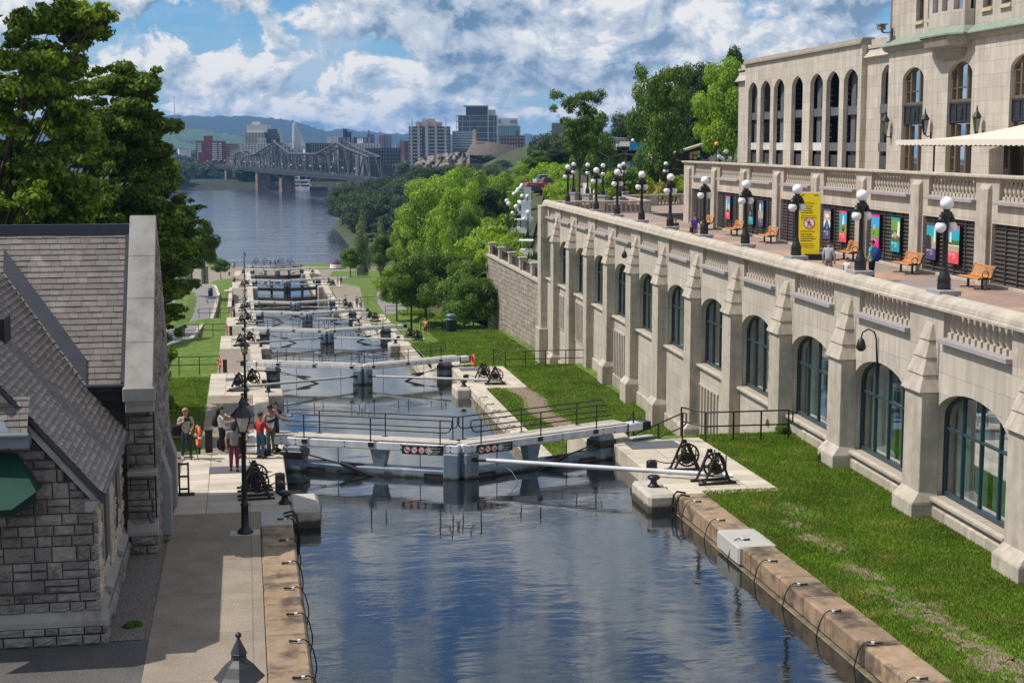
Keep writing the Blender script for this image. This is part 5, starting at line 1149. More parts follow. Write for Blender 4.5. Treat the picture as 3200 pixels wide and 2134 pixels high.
b = B(); b.box(-3.25, -2.42, 40.75, 41.3, 4.25, 4.62); b.box(-3.2, -2.46, 40.85, 41.3, 3.95, 4.26); b.out('kneeler', m_dress, SB, bevel=.02); b = B(); b.box(-3.22, -2.44, 40.95, 41.5, 2.2, 2.32); b.out('string_course', m_dress, SB, bevel=.02); b = B(); b.ext([(-3.29, 41.2, .5), (-3.29, 41.2, .62), (-3.29, 41.5, .95), (-3.29, 41.5, .5)], (.84, 0, 0)); b.out('water_table', m_dress, SB, bevel=.02)
b = B(); rubble(b, (-3.26, 41.45, .0), (1, 0, 0), (0, -1, 0), .74, 4.3, base_h=(.26, .42)); rubble(b, (-3.26, 41.25, .0), (1, 0, 0), (0, -1, 0), .80, .5)
rubble(b, (-2.5, 41.45, .0), (0, 1, 0), (1, 0, 0), 7.1, 8.5, keep=lambda x0, x1, za, zb: (x0, x1) if zb < ZM0+min(x0+41.45-YM0, 48.6-41.45-x1)*SM-.1 else None, base_h=(.26, .42)); b.out('pier_stone', m_rubble, SB)
b = B(); b.box(-14, -2.53, 41.5, 48.5, 0, 4.6); b.add([(-2.55, 41.5, 4.5), (-2.55, 48.5, 4.5), (-2.55, YM1, 8.4)], [(0, 1, 2)]); b.out('core', m_mortar, SB)
b = B(); b.box(-10, -3.28, 41.2, 41.42, 4.2, 4.66); b.out('eaves_board', mat('eaves_dark', (.015, .014, .014), .8), SB)
b = B(); b.ext([(-2.52, 43.2, 0), (-2.2, 43.2, 0), (-2.2, 43.2, 1.6), (-2.52, 43.2, 2.6)], (0, .8, 0)); b.out('wall_buttress', m_dress, SB, bevel=.02); b = B(); b.ext([(-2.52, 46.6, 0), (-2.2, 46.6, 0), (-2.2, 46.6, 1.6), (-2.52, 46.6, 2.6)], (0, .8, 0)); b.out('wall_buttress', m_dress, SB, bevel=.02)
# green awning, low lead porch roof, maroon dormer
b = B(); Y = YG-.05; b.add([(-7.5, Y, 4.55), (-4.98, Y, 4.35), (-4.45, Y-1.1, 3.72), (-7.5, Y-1.1, 3.72), (-4.9, Y-1.5, 3.45), (-7.5, Y-1.5, 3.42), (-4.45, Y-.05, 3.6)], [(0, 1, 2, 3), (3, 2, 4, 5), (1, 6, 2)]); b.out('awning', mat('awning_green', (.0, .038, .022), .75, .08, 3), SB)
b = B(); b.add([(-4.45, Y-1.1, 3.72), (-4.9, Y-1.5, 3.45), (-4.9, Y-1.5, 3.30), (-4.45, Y-1.1, 3.5), (-7.5, Y-1.5, 3.42), (-7.5, Y-1.5, 3.28)], [(0, 1, 2, 3), (1, 4, 5, 2)]); b.out('awning_valance', mat('awning_dark', (.0, .012, .008), .8), SB)
b = B(); slates(b, (-9, YG-.62, 4.88), (1, 0, 0), (0, 1, 1.15), 4.35, .92, (0, -1.15, 1), lambda x, v: True, sw=.26, sh=.165); b.quad((-9, YG-.6, 4.84), (-4.66, YG-.6, 4.84), (-4.66, YG, 5.5), (-9, YG, 5.5)); b.out('pent_roof', m_roof, SB)
b = B(); b.tube([(-9, YG-.66, 4.84), (-4.62, YG-.66, 4.84)], .06, 6); b.add([(-9, YG-.60, 4.93), (-5.02, YG-.60, 4.93), (-5.5, YG-.02, 5.60), (-9, YG-.02, 5.60)], [(0, 1, 2, 3)]); b.box(-9, -4.64, YG-.55, YG-.02, 4.55, 4.80); b.out('pent_gutter', mat('lead_blue', (.16, .18, .22), .45, .15, 2), SB)
b = B(); b.box(-6.4, -5.62, 37.2, 38.2, 5.2, 6.9); b.out('dormer', mat('dormer_dark', (.02, .017, .017), .7), SB); b = B(); b.box(-6.4, -5.60, 37.15, 38.0, 5.2, 6.0); b.out('dormer_panel', mat('maroon_panel', (.10, .015, .012), .6), SB)
# ================================================================ vegetation
def leafmat(name, c1, c2, isl=.42, tr=.3):
    m = bpy.data.materials.new(name); m.use_nodes = True; t = NT(m.node_tree); t.n.clear()
    tc = t.node('ShaderNodeTexCoord').outputs['Object']; g = t.node('ShaderNodeNewGeometry').outputs['Random Per Island']; oi = t.node('ShaderNodeObjectInfo').outputs['Random']
    n = t.noise(tc, .55, 3, .6); f = t.math('ADD', t.math('MULTIPLY', t.ramp(n, .3, .7), .55), t.math('MULTIPLY', g, .45))
    c = t.mix(f, c1, c2); k = t.math('MULTIPLY', t.ramp(g, 0, 1, 1-isl, 1+isl, False), t.ramp(oi, 0, 1, .82, 1.18, False))
    c = t.mix(1., c, t.node('ShaderNodeCombineColor', {0: k, 1: k, 2: k}).outputs[0], 'MULTIPLY')
    p = t.node('ShaderNodeBsdfPrincipled', {'Base Color': c, 'Roughness': .55, 'Specular IOR Level': .3}); tr_ = t.node('ShaderNodeBsdfTranslucent', {'Color': t.mix(1., c, (1.15, 1.25, .6), 'MULTIPLY')})
    mx = t.node('ShaderNodeMixShader', {0: tr, 1: p.outputs[0], 2: tr_.outputs[0]}); t.node('ShaderNodeOutputMaterial', {0: mx.outputs[0]}); return m
lf_dark = leafmat('leaf_dark', (.022, .052, .012), (.060, .110, .018)); lf_mid = leafmat('leaf_mid', (.058, .12, .014), (.145, .23, .026))
lf_light = leafmat('leaf_light', (.15, .26, .018), (.33, .45, .045), .35, .4); lf_lime = leafmat('leaf_lime', (.17, .28, .012), (.30, .40, .03), .35, .4); lf_far = leafmat('leaf_far', (.040, .068, .028), (.085, .125, .04))
lf_wil = leafmat('leaf_willow', (.13, .17, .06), (.22, .27, .10)); lf_yel = leafmat('leaf_yellow', (.25, .24, .02), (.33, .30, .05)); lf_maple = leafmat('leaf_maple', (.060, .110, .014), (.22, .30, .026), .5, .5)
def leaves(centers, radii, n, size, seed, up=.25, shell=.55, flat=.75, aspect=.55):
    """n leaf quads spread over the shells of blobs"""
    g = np.random.default_rng(seed); centers = np.asarray(centers, float); radii = np.asarray(radii, float)
    w = radii**2; idx = g.choice(len(radii), n, p=w/w.sum())
    d = g.normal(size=(n, 3)); d /= np.linalg.norm(d, axis=1)[:, None]
    r = radii[idx]*(shell+(1.06-shell)*g.random(n)**.6); d2 = d.copy(); d2[:, 2] *= flat
    P = centers[idx]+d2*r[:, None]
    nrm = d+g.normal(size=(n, 3))*.55; nrm[:, 2] += up; nrm /= np.linalg.norm(nrm, axis=1)[:, None]
    a = np.cross(nrm, g.normal(size=(n, 3))); a /= np.linalg.norm(a, axis=1)[:, None]; b = np.cross(nrm, a)
    s = size*(.55+.9*g.random(n))[:, None]; a *= s; b *= s*aspect
    V = np.stack([P-a, P+b*.9-a*.1, P+a, P-b*.9-a*.1], 1).reshape(-1, 3); return V, np.arange(4*n).reshape(n, 4)
def crown_blobs(seed, kind):
    g = np.random.default_rng(seed); C = []; Rr = []
    if kind == 'round':
        for i in range(34):
            a = g.random()*2*pi; z = g.uniform(-.75, .95); rr = math.sqrt(max(0, 1-z*z*.85))*g.uniform(.35, .85); C.append((rr*math.cos(a), rr*math.sin(a), z*.85)); Rr.append(g.uniform(.20, .40))
        C += [(0, 0, 0), (0, 0, .4)]; Rr += [.5, .45]
    elif kind == 'column':
        for i in range(30):
            a = g.random()*2*pi; z = g.uniform(-1, 1); rr = .55*(1-abs(z)**2.2)*g.uniform(.4, 1); C.append((rr*math.cos(a), rr*math.sin(a), z)); Rr.append(g.uniform(.18, .32))
    elif kind == 'airy':
        for i in range(95):
            a = g.random()*2*pi; z = g.uniform(-.75, 1); rr = (.55+.42*max(0, z)-.25*max(0, z)**3)*g.uniform(.15, 1.15); C.append((rr*math.cos(a), rr*math.sin(a), z*.85)); Rr.append(g.uniform(.10, .21))
    elif kind == 'bush':
        for i in range(24):
            a = g.random()*2*pi; z = g.uniform(0, .7); rr = math.sqrt(max(0, 1-z*z))*g.uniform(.2, .9); C.append((rr*math.cos(a), rr*math.sin(a), z*.7)); Rr.append(g.uniform(.22, .42))
    return C, Rr
TPL = {}
def template(key, kind, n, size, seed, m, **kw):
    C, Rr = crown_blobs(seed, kind); V, Fq = leaves(C, Rr, n, size, seed, **kw); TPL[key] = npmesh('crown', V, Fq, m)
for i in range(3):
    for nm, m in (('mid', lf_mid), ('light', lf_light), ('dark', lf_dark), ('far', lf_far)): 
        if i < 2 or nm in ('far', 'mid'): template('round_%s%d' % (nm, i), 'round', 22000 if nm != 'far' else 5500, .034 if nm != 'far' else .056, 11+i*7, m)
template('airy', 'airy', 17000, .028, 5, lf_mid, shell=.1); template('willow', 'column', 6500, .042, 8, lf_wil, flat=1.4); template('col', 'column', 8000, .05, 9, lf_dark)
template('bush_light', 'bush', 5500, .065, 21, lf_light); template('bush_lime', 'bush', 5500, .065, 22, lf_lime); template('bush_mid', 'bush', 5500, .065, 23, lf_mid); template('bush_yellow', 'bush', 4000, .065, 24, lf_yel)
def trunk_mesh(seed, kind):
    g = random.Random(seed); b = B()
    if kind == 'fork':
        b.tube([(0, 0, -1.6), (.02, 0, -1.0), (.0, .02, -.55)], [.045, .036, .03], 7)
        for i in range(7):
            a = 2*pi*i/7+g.uniform(-.3, .3); l = g.uniform(.5, .95); b.tube([(0, 0, -.75), (l*.24*math.cos(a), l*.24*math.sin(a), -.45), (l*.5*math.cos(a), l*.5*math.sin(a), -.12), (l*.8*math.cos(a), l*.8*math.sin(a), .12+g.uniform(-.1, .1))], [.024, .017, .011, .004], 5)
    else:
        b.tube([(0, 0, -1.6), (.01, 0, -.9), (.0, .02, -.2), (0, 0, .6)], [.06, .045, .03, .008], 7)
        for i in range(6):
            a = 2.4*i; b.tube([(0, 0, -.7+.18*i), (.4*math.cos(a), .4*math.sin(a), -.4+.18*i), (.7*math.cos(a), .7*math.sin(a), -.1+.16*i)], [.02, .012, .004], 5)
    o = b.out('trunk', m_bark); me = o.data; bpy.data.objects.remove(o); return me
TR = [trunk_mesh(1, 'straight'), trunk_mesh(2, 'straight'), trunk_mesh(3, 'fork')]
def tree(x, y, zg, h, w, key, label, group=None, tr=0, name='tree', crown_frac=.72, cat='tree'):
    """h total height, w crown radius"""
    ch = h*crown_frac/2*.92; zc = zg+h-ch*1.02
    t = E(name, (x, y, zg), random.random()*6.28, label, cat, group)
    c = link('crown', TPL[key], t); c.location = (0, 0, zc-zg); c.scale = (w, w, ch)
    if tr is not None:
        k = link('trunk', TR[tr], t); k.location = (0, 0, zc-zg); f = (zc-zg)/1.6; k.scale = (max(w*.75, f*.6), max(w*.75, f*.6), f)
    return t
def bush(x, y, zg, r, h, key, label, group, name='bush'):
    t = E(name, (x, y, zg-.15), random.random()*6.28, label, 'bush', group); c = link('foliage', TPL[key], t); c.scale = (r, r, h); return t
def pxtree(px, ytop, ybase, D, wpx, key, label, group=None, tr=0, cf=.72, zmin=None):
    p = GD(px, ybase, D); q = GD(px, ytop, D); zg = p[2]
    if zmin is not None: zg = min(zg, zmin)
    return tree(p[0], p[1], zg, q[2]-zg, wpx/2*mpp(D), key, label, group, tr, crown_frac=cf)
# right-hand terrain: slope behind the retaining wall, road, park hill, headland
RXL = lambda Y: 27+(Y-144)*.22
def roadz(Y): return max(-1.2, min(6, -.8+(Y-144)*.054))
def hr(X, Y):
    base = zr(Y) if Y < 412 else -21.6
    xr = RXL(Y); rz = roadz(Y)
    if X < xr: A = base+(rz-base)*sst((X-xr+15)/14)
    else: A = rz+sst((X-xr-9)/22.)*(9.6-rz)
    if Y < 141 and X < 47: A = min(A, 4.9 if X > 28 else -.9)
    xs = interp(Y, [(400, 28), (440, 31), (550, 36), (690, 38), (720, 44), (800, 72), (900, 120), (1100, 220)])
    Bz = -27+sst((X-xs+3)/8)*4.5+sst((X-xs-4)/70)*20
    d = math.hypot((X-165)/1.25, Y-890); Bz += sst((112-d)/85)*15
    t = sst((Y-300)/90); z = A+(Bz-A)*t
    return z
b = B(); xs_ = [24.2+1.6*i for i in range(24)]+[64+6*i for i in range(12)]+[140+12*i for i in range(30)]; ys_ = [128+4*i for i in range(40)]+[290+9*i for i in range(100)]
b.grid(lambda x, y: (x, y, hr(x, y)), xs_, ys_, True); struct(b, 'hillside', m_soil)
# road climbing on the right
b = B(); P = [136+3.7*i for i in range(30)]
b.add([(RXL(y)+.2, y, roadz(y)+.06) for y in P]+[(RXL(y)+8.3, y, roadz(y)+.06) for y in P], [(i, 30+i, 31+i, i+1) for i in range(29)]); struct(b, 'road', m_road)
b = B(); b.add([(RXL(y)+5.6, y, roadz(y)+.075) for y in P]+[(RXL(y)+8.3, y, roadz(y)+.075) for y in P], [(i, 30+i, 31+i, i+1) for i in range(29)]); struct(b, 'pavement', m_conc)
# stone retaining wall with pillars and iron panels
m_rw = mat('retaining_stone', (.36, .31, .255), .9, .22, 1.2, bump=.8, bs=5, brick=(.85, .42, (.5, .47, .43), .5, .03, 'wall'), col2=(.25, .215, .18), c2sc=2.5, c2lo=.45, c2hi=.6, bdist=.08)
t = E('retaining_wall', (0, 0, 0), 0, 'rough grey stone retaining wall with pillars and iron panels past the hotel corner', 'wall')
W0_, W1_ = Vector((24.45, 118.5, 0)), Vector((23.6, 148.5, 0)); zt0, zt1 = -.75, .05
b = B(); dv = (W1_-W0_).normalized(); nv = Vector((1, .03, 0)).normalized()
b.hexa([(24.45, 118.5, -12), (25.2, 118.5, -12), (24.4, 148.5, -12), (23.6, 148.5, -12), (24.45, 118.5, zt0), (25.2, 118.5, zt0), (24.4, 148.5, zt1), (23.6, 148.5, zt1)]); b.out('wall', m_rw, t)
b = B(); b.hexa([(24.3, 118.5, zt0), (25.3, 118.5, zt0), (24.5, 148.6, zt1), (23.45, 148.6, zt1), (24.3, 118.5, zt0+.18), (25.3, 118.5, zt0+.18), (24.5, 148.6, zt1+.18), (23.45, 148.6, zt1+.18)]); b.out('coping', m_trim, t)
for i in range(7):
    f = (i+.15)/6.2; p = W0_.lerp(W1_, f); z = zt0+(zt1-zt0)*f+.18; b = B(); b.cb(p.x+.4, p.y, z+.5, .55, .62, 1.0); b.cb(p.x+.4, p.y, z+1.07, .72, .8, .14); b.out('pillar', m_trim, t, bevel=.02)
    if i < 6:
        f2 = (i+1.15)/6.2; q = W0_.lerp(W1_, f2); b = B(); n = 22
        b.tube([(p.x+.4, p.y, z+.88), (q.x+.4, q.y, z+.88)], .03, 4); b.tube([(p.x+.4, p.y, z+.1), (q.x+.4, q.y, z+.1)], .03, 4)
        for j in range(1, n): c = p.lerp(q, j/n); b.tube([(c.x+.4, c.y, z+.1), (c.x+.4, c.y, z+.88)], .018, 4)
        b.out('iron_panel', m_black, t)
b = B(); b.add([(25, 119.4, -.72), (34, 119.4, -.7), (32, 138, -.6), (27, 146, -.1), (24.2, 148, .0)], [(0, 1, 2, 3, 4)]); struct(b, 'road', m_road)
# near left maples (own crowns)
def maple(x, y, zg, crowns, n, size, seed, label, limbs):
    t = E('maple_tree', (x, y, zg), 0, label, 'tree', 'tall maples on the left bank'); C = []; Rr = []; g = np.random.default_rng(seed)
    for (cx, cy, cz, rx, rz, m) in crowns:
        for i in range(int(m*2.6)):
            d = g.normal(size=3); d /= np.linalg.norm(d); spr = g.random() < .34; f = g.uniform(.92, 1.22) if spr else g.random()**.42; C.append((cx-x+d[0]*rx*f, cy-y+d[1]*rx*f, cz-zg+d[2]*rz*f)); Rr.append(g.uniform(.16, .38) if spr else g.uniform(.35, 1.0))
    V, Fq = leaves(C, Rr, int(n*2.1), size*.82, seed, shell=.05, flat=.45, aspect=.6); link('crown', npmesh('crown', V, Fq, lf_maple), t)
    b = B(); 
    for pts, r0, r1 in limbs:
        k = len(pts); b.tube([(a-x, c-y, e-zg) for a, c, e in pts], [r0+(r1-r0)*i/(k-1) for i in range(k)], 7)
    rr = random.Random(seed)
    for i in range(60):
        c = C[rr.randrange(len(C))]; m_ = (c[0]*.35, c[1]*.35, c[2]*.62); b.tube([m_, ((m_[0]+c[0])/2, (m_[1]+c[1])/2, (m_[2]+c[2])/2+.3), c], [.07, .04, .015], 4)
    b.out('trunk', m_bark, t)
zt_ = lambda x, y: zl(x, y)
maple(-11, 62, -2.6, [(-10.2, 62, 8.5, 4.6, 5.5, 60), (-8.3, 62, 13.0, 3.0, 2.6, 26), (-9.5, 60, 4, 4.2, 3., 34), (-6.6, 62, 15.7, 1.7, 1.2, 9), (-10, 62, 17, 3.0, 2.0, 16), (-7.0, 62, 9.5, 1.8, 2.2, 12)], 56000, .15, 3, 'tall dark maple filling the top left corner above the slate roof', [([(-11, 62, -2.6), (-10.8, 62, 3), (-10.3, 62, 8), (-9.6, 62, 13)], .34, .08), ([(-10.4, 62, 7), (-8.6, 62, 12), (-7.0, 62, 14.4), (-5.6, 62, 15.8)], .16, .03)])
maple(-12, 84, -4, [(-9.0, 84, 7, 4.4, 5.5, 60), (-7.6, 84, 12, 3.0, 2.6, 30), (-5.6, 84, 14.0, 1.5, 1.1, 10), (-5.3, 84, 11.7, 1.5, 1.4, 12), (-5.2, 84, 8.8, 1.7, 2., 16), (-4.7, 84, 5.6, 1.7, 2.4, 18), (-6.4, 84, 2.6, 2.6, 2.2, 22)], 60000, .155, 4, 'dark maple whose pointed top stands against the clouds on the left bank', [([(-12, 84, -4), (-11.5, 84, 2), (-9.6, 84, 7), (-7, 84, 12)], .34, .06), ([(-9.6, 84, 6), (-7.5, 84, 10.5), (-5.2, 84, 13.8)], .14, .03)])
maple(-9.5, 108, -5.3, [(-7.5, 108, 4.0, 4.0, 4.6, 56), (-5.6, 108, 8.2, 1.9, 1.6, 16), (-4.9, 108, 5.9, 2.1, 1.6, 20), (-5.2, 108, 3.2, 2.1, 1.6, 20), (-5.8, 108, .8, 2.0, 1.5, 16), (-6.4, 108, -1.6, 2.0, 1.4, 14)], 52000, .16, 5, 'bright edged maple leaning over the river view on the left bank', [([(-9.5, 108, -5.3), (-9, 108, -2), (-7.8, 108, 2), (-6.2, 108, 6)], .3, .06), ([(-8.6, 108, -1), (-6.2, 108, 2), (-3.6, 108, 5)], .12, .02)])
maple(-8.6, 76, -3.9, [(-6.2, 76, -.6, 1.9, 1.3, 18), (-4.9, 76, .9, 1.0, .8, 9), (-4.6, 75, -1.7, .8, .9, 8)], 12000, .13, 6, 'small low maple sapling beside the stone building gable', [([(-8.6, 76, -3.9), (-7.6, 76, -1.5), (-6.2, 76, .2)], .12, .04)])
gl = 'dark trees behind the maples on the left bank'
for i in range(16):
    x, y = random.uniform(-30, -13), random.uniform(95, 190); tree(x, y, zl(x, y), random.uniform(13, 18), random.uniform(4, 5.5), 'round_dark%d' % (i % 2), 'dark leafy tree in the mass behind the left bank maples', gl)
pxtree(640, 690, 885, 176, 90, 'round_mid0', 'dark round tree over the service road behind the maples', None, 0, .8)
pxtree(690, 805, 872, 330, 60, 'round_mid1', 'small round tree beside the two stone gate pillars on the left', None, 0, .8)
pxtree(600, 770, 880, 240, 120, 'round_dark1', 'dark spreading tree left of the plaza over the road bend', None, 0, .75)
# right bank cluster below the hotel
gcl = 'leafy trees clustered on the lawn beyond the retaining wall'
for i, (px, yt, yb, D, w, key) in enumerate([(1285, 795, 990, 166, 190, 'round_mid0'), (1330, 770, 985, 172, 210, 'round_mid1'), (1400, 770, 990, 160, 190, 'round_mid2'), (1450, 810, 1000, 152, 190, 'round_mid0'), (1480, 850, 1025, 147, 150, 'round_mid1'), (1240, 830, 950, 180, 130, 'round_light0'), (1500, 780, 990, 165, 140, 'round_mid2')]):
    p = GD(px, yb, D); z = hr(p[0], p[1]) if p[0] > 24.2 else zr(p[1]); q = GD(px, yt, D); tree(p[0], p[1], z, q[2]-z, w/2*mpp(D), key, ['left front tree of the cluster with bare low trunk', 'tallest middle tree of the cluster', 'dense tree in the middle of the cluster', 'full tree of the cluster above the litter bin', 'thin trunked tree of the cluster nearest the stone wall', 'pale low tree at the left edge of the cluster', 'rear tree of the cluster by the retaining wall'][i], gcl, 1, crown_frac=.76)
for i in range(26):
    x, y = random.uniform(19.5, 27), random.uniform(158, 205); bush(x, y, hr(x, y) if x > 24.2 else zr(y), random.uniform(1.2, 2.2), random.uniform(.9, 1.8), 'bush_lime' if i % 3 else 'bush_light', 'bright lime green shrub under the tree cluster', 'lime green shrubs under the cluster')
# big lime and dark trees in the middle
for px, yt, yb, D, w, key, lab in [(1325, 560, 830, 250, 190, 'round_light0', 'large bright green tree in the middle, left half'), (1395, 525, 830, 262, 200, 'round_light1', 'large bright green tree in the middle with the highest crown'), (1470, 520, 800, 300, 190, 'round_light0', 'pale green tree right of the highest middle crown'), (1515, 585, 830, 228, 175, 'round_dark0', 'big dark round tree between bright trees above the wall'), (1275, 640, 830, 265, 110, 'round_light1', 'bright green tree at the left edge of the middle group'), (1560, 530, 760, 320, 150, 'round_light1', 'light green tree beyond the lamps of the road'), (1640, 500, 700, 330, 130, 'round_light0', 'yellowish green tree at the top of the road'), (1700, 470, 640, 320, 130, 'round_mid0', 'mid green tree at the end of the road'), (1745, 490, 640, 300, 110, 'round_dark1', 'dark tree closing the road'), (1200, 725, 850, 300, 90, 'round_mid2', 'young round tree on the lower lawn with visible trunk'), (1265, 700, 840, 290, 110, 'round_light1', 'bright small tree beside the lower lawn path'), (1135, 700, 838, 345, 95, 'willow', 'pale willow by the river edge'), (1095, 770, 870, 330, 75, 'round_mid1', 'dense low dark tree at the plaza edge'), (1190, 705, 830, 360, 70, 'willow', 'pale willow behind the young round tree'), (1440, 560, 850, 215, 150, 'round_light1', 'bright tree in front of the pale one in the middle'), (1390, 640, 840, 225, 140, 'round_light0', 'bright tree low in front of the middle group'), (1470, 650, 850, 200, 120, 'round_mid0', 'mid green tree below the dark round one')]:
    p = GD(px, yb, D); z = hr(p[0], p[1]) if p[0] > 24.2 else zr(p[1]); q = GD(px, yt, D); tree(p[0], p[1], z, max(4, q[2]-z), w/2*mpp(D), key, lab, 'tall trees on the slope in the middle', 0, crown_frac=.82)
for i, (px, yt, D, r) in enumerate([(1550, 690, 165, 3.2), (1580, 710, 158, 2.6), (1545, 760, 160, 2.2), (1600, 760, 150, 2.), (1640, 770, 152, 1.4), (1535, 660, 190, 4.0), (1575, 640, 205, 3.5)]):
    p = GD(px, yt, D); z = hr(p[0], p[1]); bush(p[0], p[1], z, r, max(1.6, p[2]-z), ('bush_lime', 'bush_light', 'bush_lime', 'bush_light')[i % 4], 'lime green bush below the road railing, %s' % ['topmost by the first lamp', 'next to the rock face', 'lowest above the stone wall', 'by the terrace railing', 'small one beside the railing', 'large one under the dark tree', 'large one below the lamps'][i], 'lime green bushes below the road')
# headland forest
gh = 'dense trees on the wooded headland'; cnt = 0
for i in range(118):
    Y = random.uniform(520, 790); xs0 = interp(Y, [(440, 37), (550, 40), (690, 41), (720, 47), (800, 76)]); X = xs0+(abs(random.gauss(0, 1))*42*(.4+.6*random.random()) if i % 3 else random.uniform(-1, 5))
    if X > 190: continue
    z = hr(X, Y); tree(X, Y, z, max(6, min(random.uniform(11, 17), 11-random.uniform(56, 72)*Y/4764-z)), random.uniform(4.5, 7), 'round_far%d' % (i % 3), 'dense green tree on the wooded headland across the bay', gh, None if i % 4 else 0, crown_frac=.9)
for i in range(52):
    Y = random.uniform(300, 560); xs0 = interp(Y, [(300, 62), (440, 44), (550, 44)]); X = xs0+(random.uniform(6, 120) if i % 3 else random.uniform(-4, 8)); z = hr(X, Y); px = CX+F*float((np.array([X, Y, 0])-CP) @ RT)/float((np.array([X, Y, 0])-CP) @ FW)
    tree(X, Y, z, random.uniform(8, 13), random.uniform(4, 6), 'round_far%d' % (i % 3), 'green tree on the slope between the road and the headland', 'trees on the far right slope', None, crown_frac=.9)
for i in range(22):
    Y = random.uniform(700, 860); X = random.uniform(70, 200); z = hr(X, Y); tree(X, Y, z, max(3.5, min(random.uniform(7, 11), 11-random.uniform(58, 66)*Y/4764-z)), random.uniform(4, 6), 'round_far%d' % (i % 3), 'green tree at the foot of the stone cliff', 'trees below the lookout cliff', None, crown_frac=.9)
# park hill at the right: bushes and trees
for px, yt, yb, D, w, key, lab, tr, cf in [(1810, 275, 520, 190, 210, 'airy', 'thin airy tree with forked trunk against the clouds', 2, .62), (1850, 350, 510, 205, 150, 'round_mid0', 'dense green tree just behind the airy one', 0, .8), (2075, 190, 545, 150, 215, 'airy', 'open crowned tall tree with pale trunk in the park', 2, .74), (2060, 230, 520, 172, 210, 'round_mid1', 'leafy tree filling the space behind the pale trunk', 0, .85), (2160, 200, 520, 190, 220, 'round_dark0', 'dark tree behind the sloping pavilion roof', 0, .85), (2250, 185, 520, 178, 190, 'round_light0', 'bright green tree beside the hotel wing', 0, .9), (2290, 170, 520, 200, 150, 'col', 'pointed tree rising behind the hotel wing corner', 0, .9), (1955, 360, 480, 260, 130, 'round_far0', 'rounded far tree between the two park trees', 0, .85), (1700, 405, 470, 420, 110, 'round_far1', 'dark round tree left of the grey office block', 0, .85), (1755, 400, 470, 400, 100, 'round_far2', 'second dark round tree below the grey office block', 0, .85), (1890, 400, 480, 240, 110, 'round_mid2', 'mid green tree above the parked white vehicles', 0, .85)]:
    p = GD(px, yb, D); z = min(hr(p[0], p[1]), p[2]+3); q = GD(px, yt, D); tree(p[0], p[1], z, q[2]-z, w/2*mpp(D), key, lab, 'trees of the hilltop park', tr, crown_frac=cf)
gb = 'bushes on the bank above the promenade'
for i in range(52):
    X, Y = random.uniform(37, 66), random.uniform(142, 176); z = hr(X, Y); k = ('bush_light', 'bush_mid', 'bush_light', 'bush_lime')[i % 4]
    bush(X, Y, z, random.uniform(1.5, 3.), random.uniform(1.3, 2.6), k, 'green bush on the bank between promenade and park', gb)
for i in range(26):
    q = GD(random.uniform(1880, 2290), random.uniform(515, 590), random.uniform(146, 160)); bush(q[0], q[1], q[2]-1.6, random.uniform(1.3, 2.2), random.uniform(1.4, 2.3), ('bush_light', 'bush_lime', 'bush_mid')[i % 3], 'green bush on the bank between promenade and park', gb)
p = GD(2030, 600, 146); bush(p[0], p[1], p[2]-.8, 2.6, 3.0, 'bush_yellow', 'yellow flowering bush at the foot of the pale trunk', None)
for i in range(16):
    Y = 150+i*7+random.uniform(-2, 2); X = RXL(Y)+10+random.uniform(0, 2); bush(X, Y, hr(X, Y), random.uniform(1.8, 3), random.uniform(2, 4), ('bush_lime', 'bush_light')[i % 2], 'yellow green hedge bush along the climbing road', 'hedge bushes along the road')
for i, (px, D) in enumerate([(1705, 252), (1725, 256), (1745, 250), (1762, 240), (1755, 225), (1775, 215), (1768, 200), (1790, 205), (1790, 190), (1810, 195), (1752, 212), (1780, 180)]):
    q = GD(px, 590, D); z = hr(q[0], q[1]); bush(q[0], q[1], z, 2.6, 4.2 if i < 4 else 3.2, ('bush_lime', 'bush_light')[i % 2], 'yellow green hedge bush along the climbing road', 'hedge bushes along the road')
# small weeds at the building foot and by the hotel wall
for p, r, h, w in [((-2.75, 35.0, 0), .28, .22, 'at the near corner of the stone building'), ((-2.35, 42.6, 0), .16, .14, 'beside the stone pier'), (HW(17.9, 57.5, 0), .3, .5, 'at the hotel wall by the fence end'), (HW(17.7, 55.6, 0), .35, .75, 'against the hotel buttress'), (HW(17.5, 50.5, 0), .16, .5, 'thin and tall at the wall foot')]:
    bush(p[0], p[1], .1, r, h, 'bush_mid', 'small green weed '+w, None, 'weed')
# grass blades on the near right lawn, thinner on the worn patches
worn = [G(*q)[:2] for q in [(2460, 1575), (2500, 1600), (2480, 1640), (2540, 1680), (2590, 1700), (2620, 1712), (2660, 1770), (2700, 1790), (2740, 1800), (2770, 1845), (2830, 1880), (2870, 1915), (2890, 1920), (2930, 1935), (2990, 1980), (3030, 2010), (3060, 2030), (3120, 2060), (3150, 2090), (3180, 2110)]]
wr = [.25, .45, .35, .4, .35, .35, .3, .4, .3, .45, .35, .55, .5, .35, .5, .45, .4, .6, .6, .6]
WORN = []
def wornness(P):
    d = np.full(len(P), 9.)
    for c, r in zip(worn, wr): d = np.minimum(d, np.hypot(P[:, 0]-c[0], (P[:, 1]-c[1])*.6)/r)
    return d
def blades(P, z, hgt, wid, g):
    n = len(P); a = g.random(n)*2*pi; h = hgt*(.6+.8*g.random(n)); w = wid*(.7+.6*g.random(n)); dx, dy = np.cos(a)*w, np.sin(a)*w; lx, ly = g.normal(size=n)*h*.35, g.normal(size=n)*h*.35
    V = np.stack([np.stack([P[:, 0]-dx, P[:, 1]-dy, z], 1), np.stack([P[:, 0]+dx, P[:, 1]+dy, z], 1), np.stack([P[:, 0]+lx, P[:, 1]+ly, z+h], 1)], 1).reshape(-1, 3); return V, np.arange(3*n).reshape(n, 3)
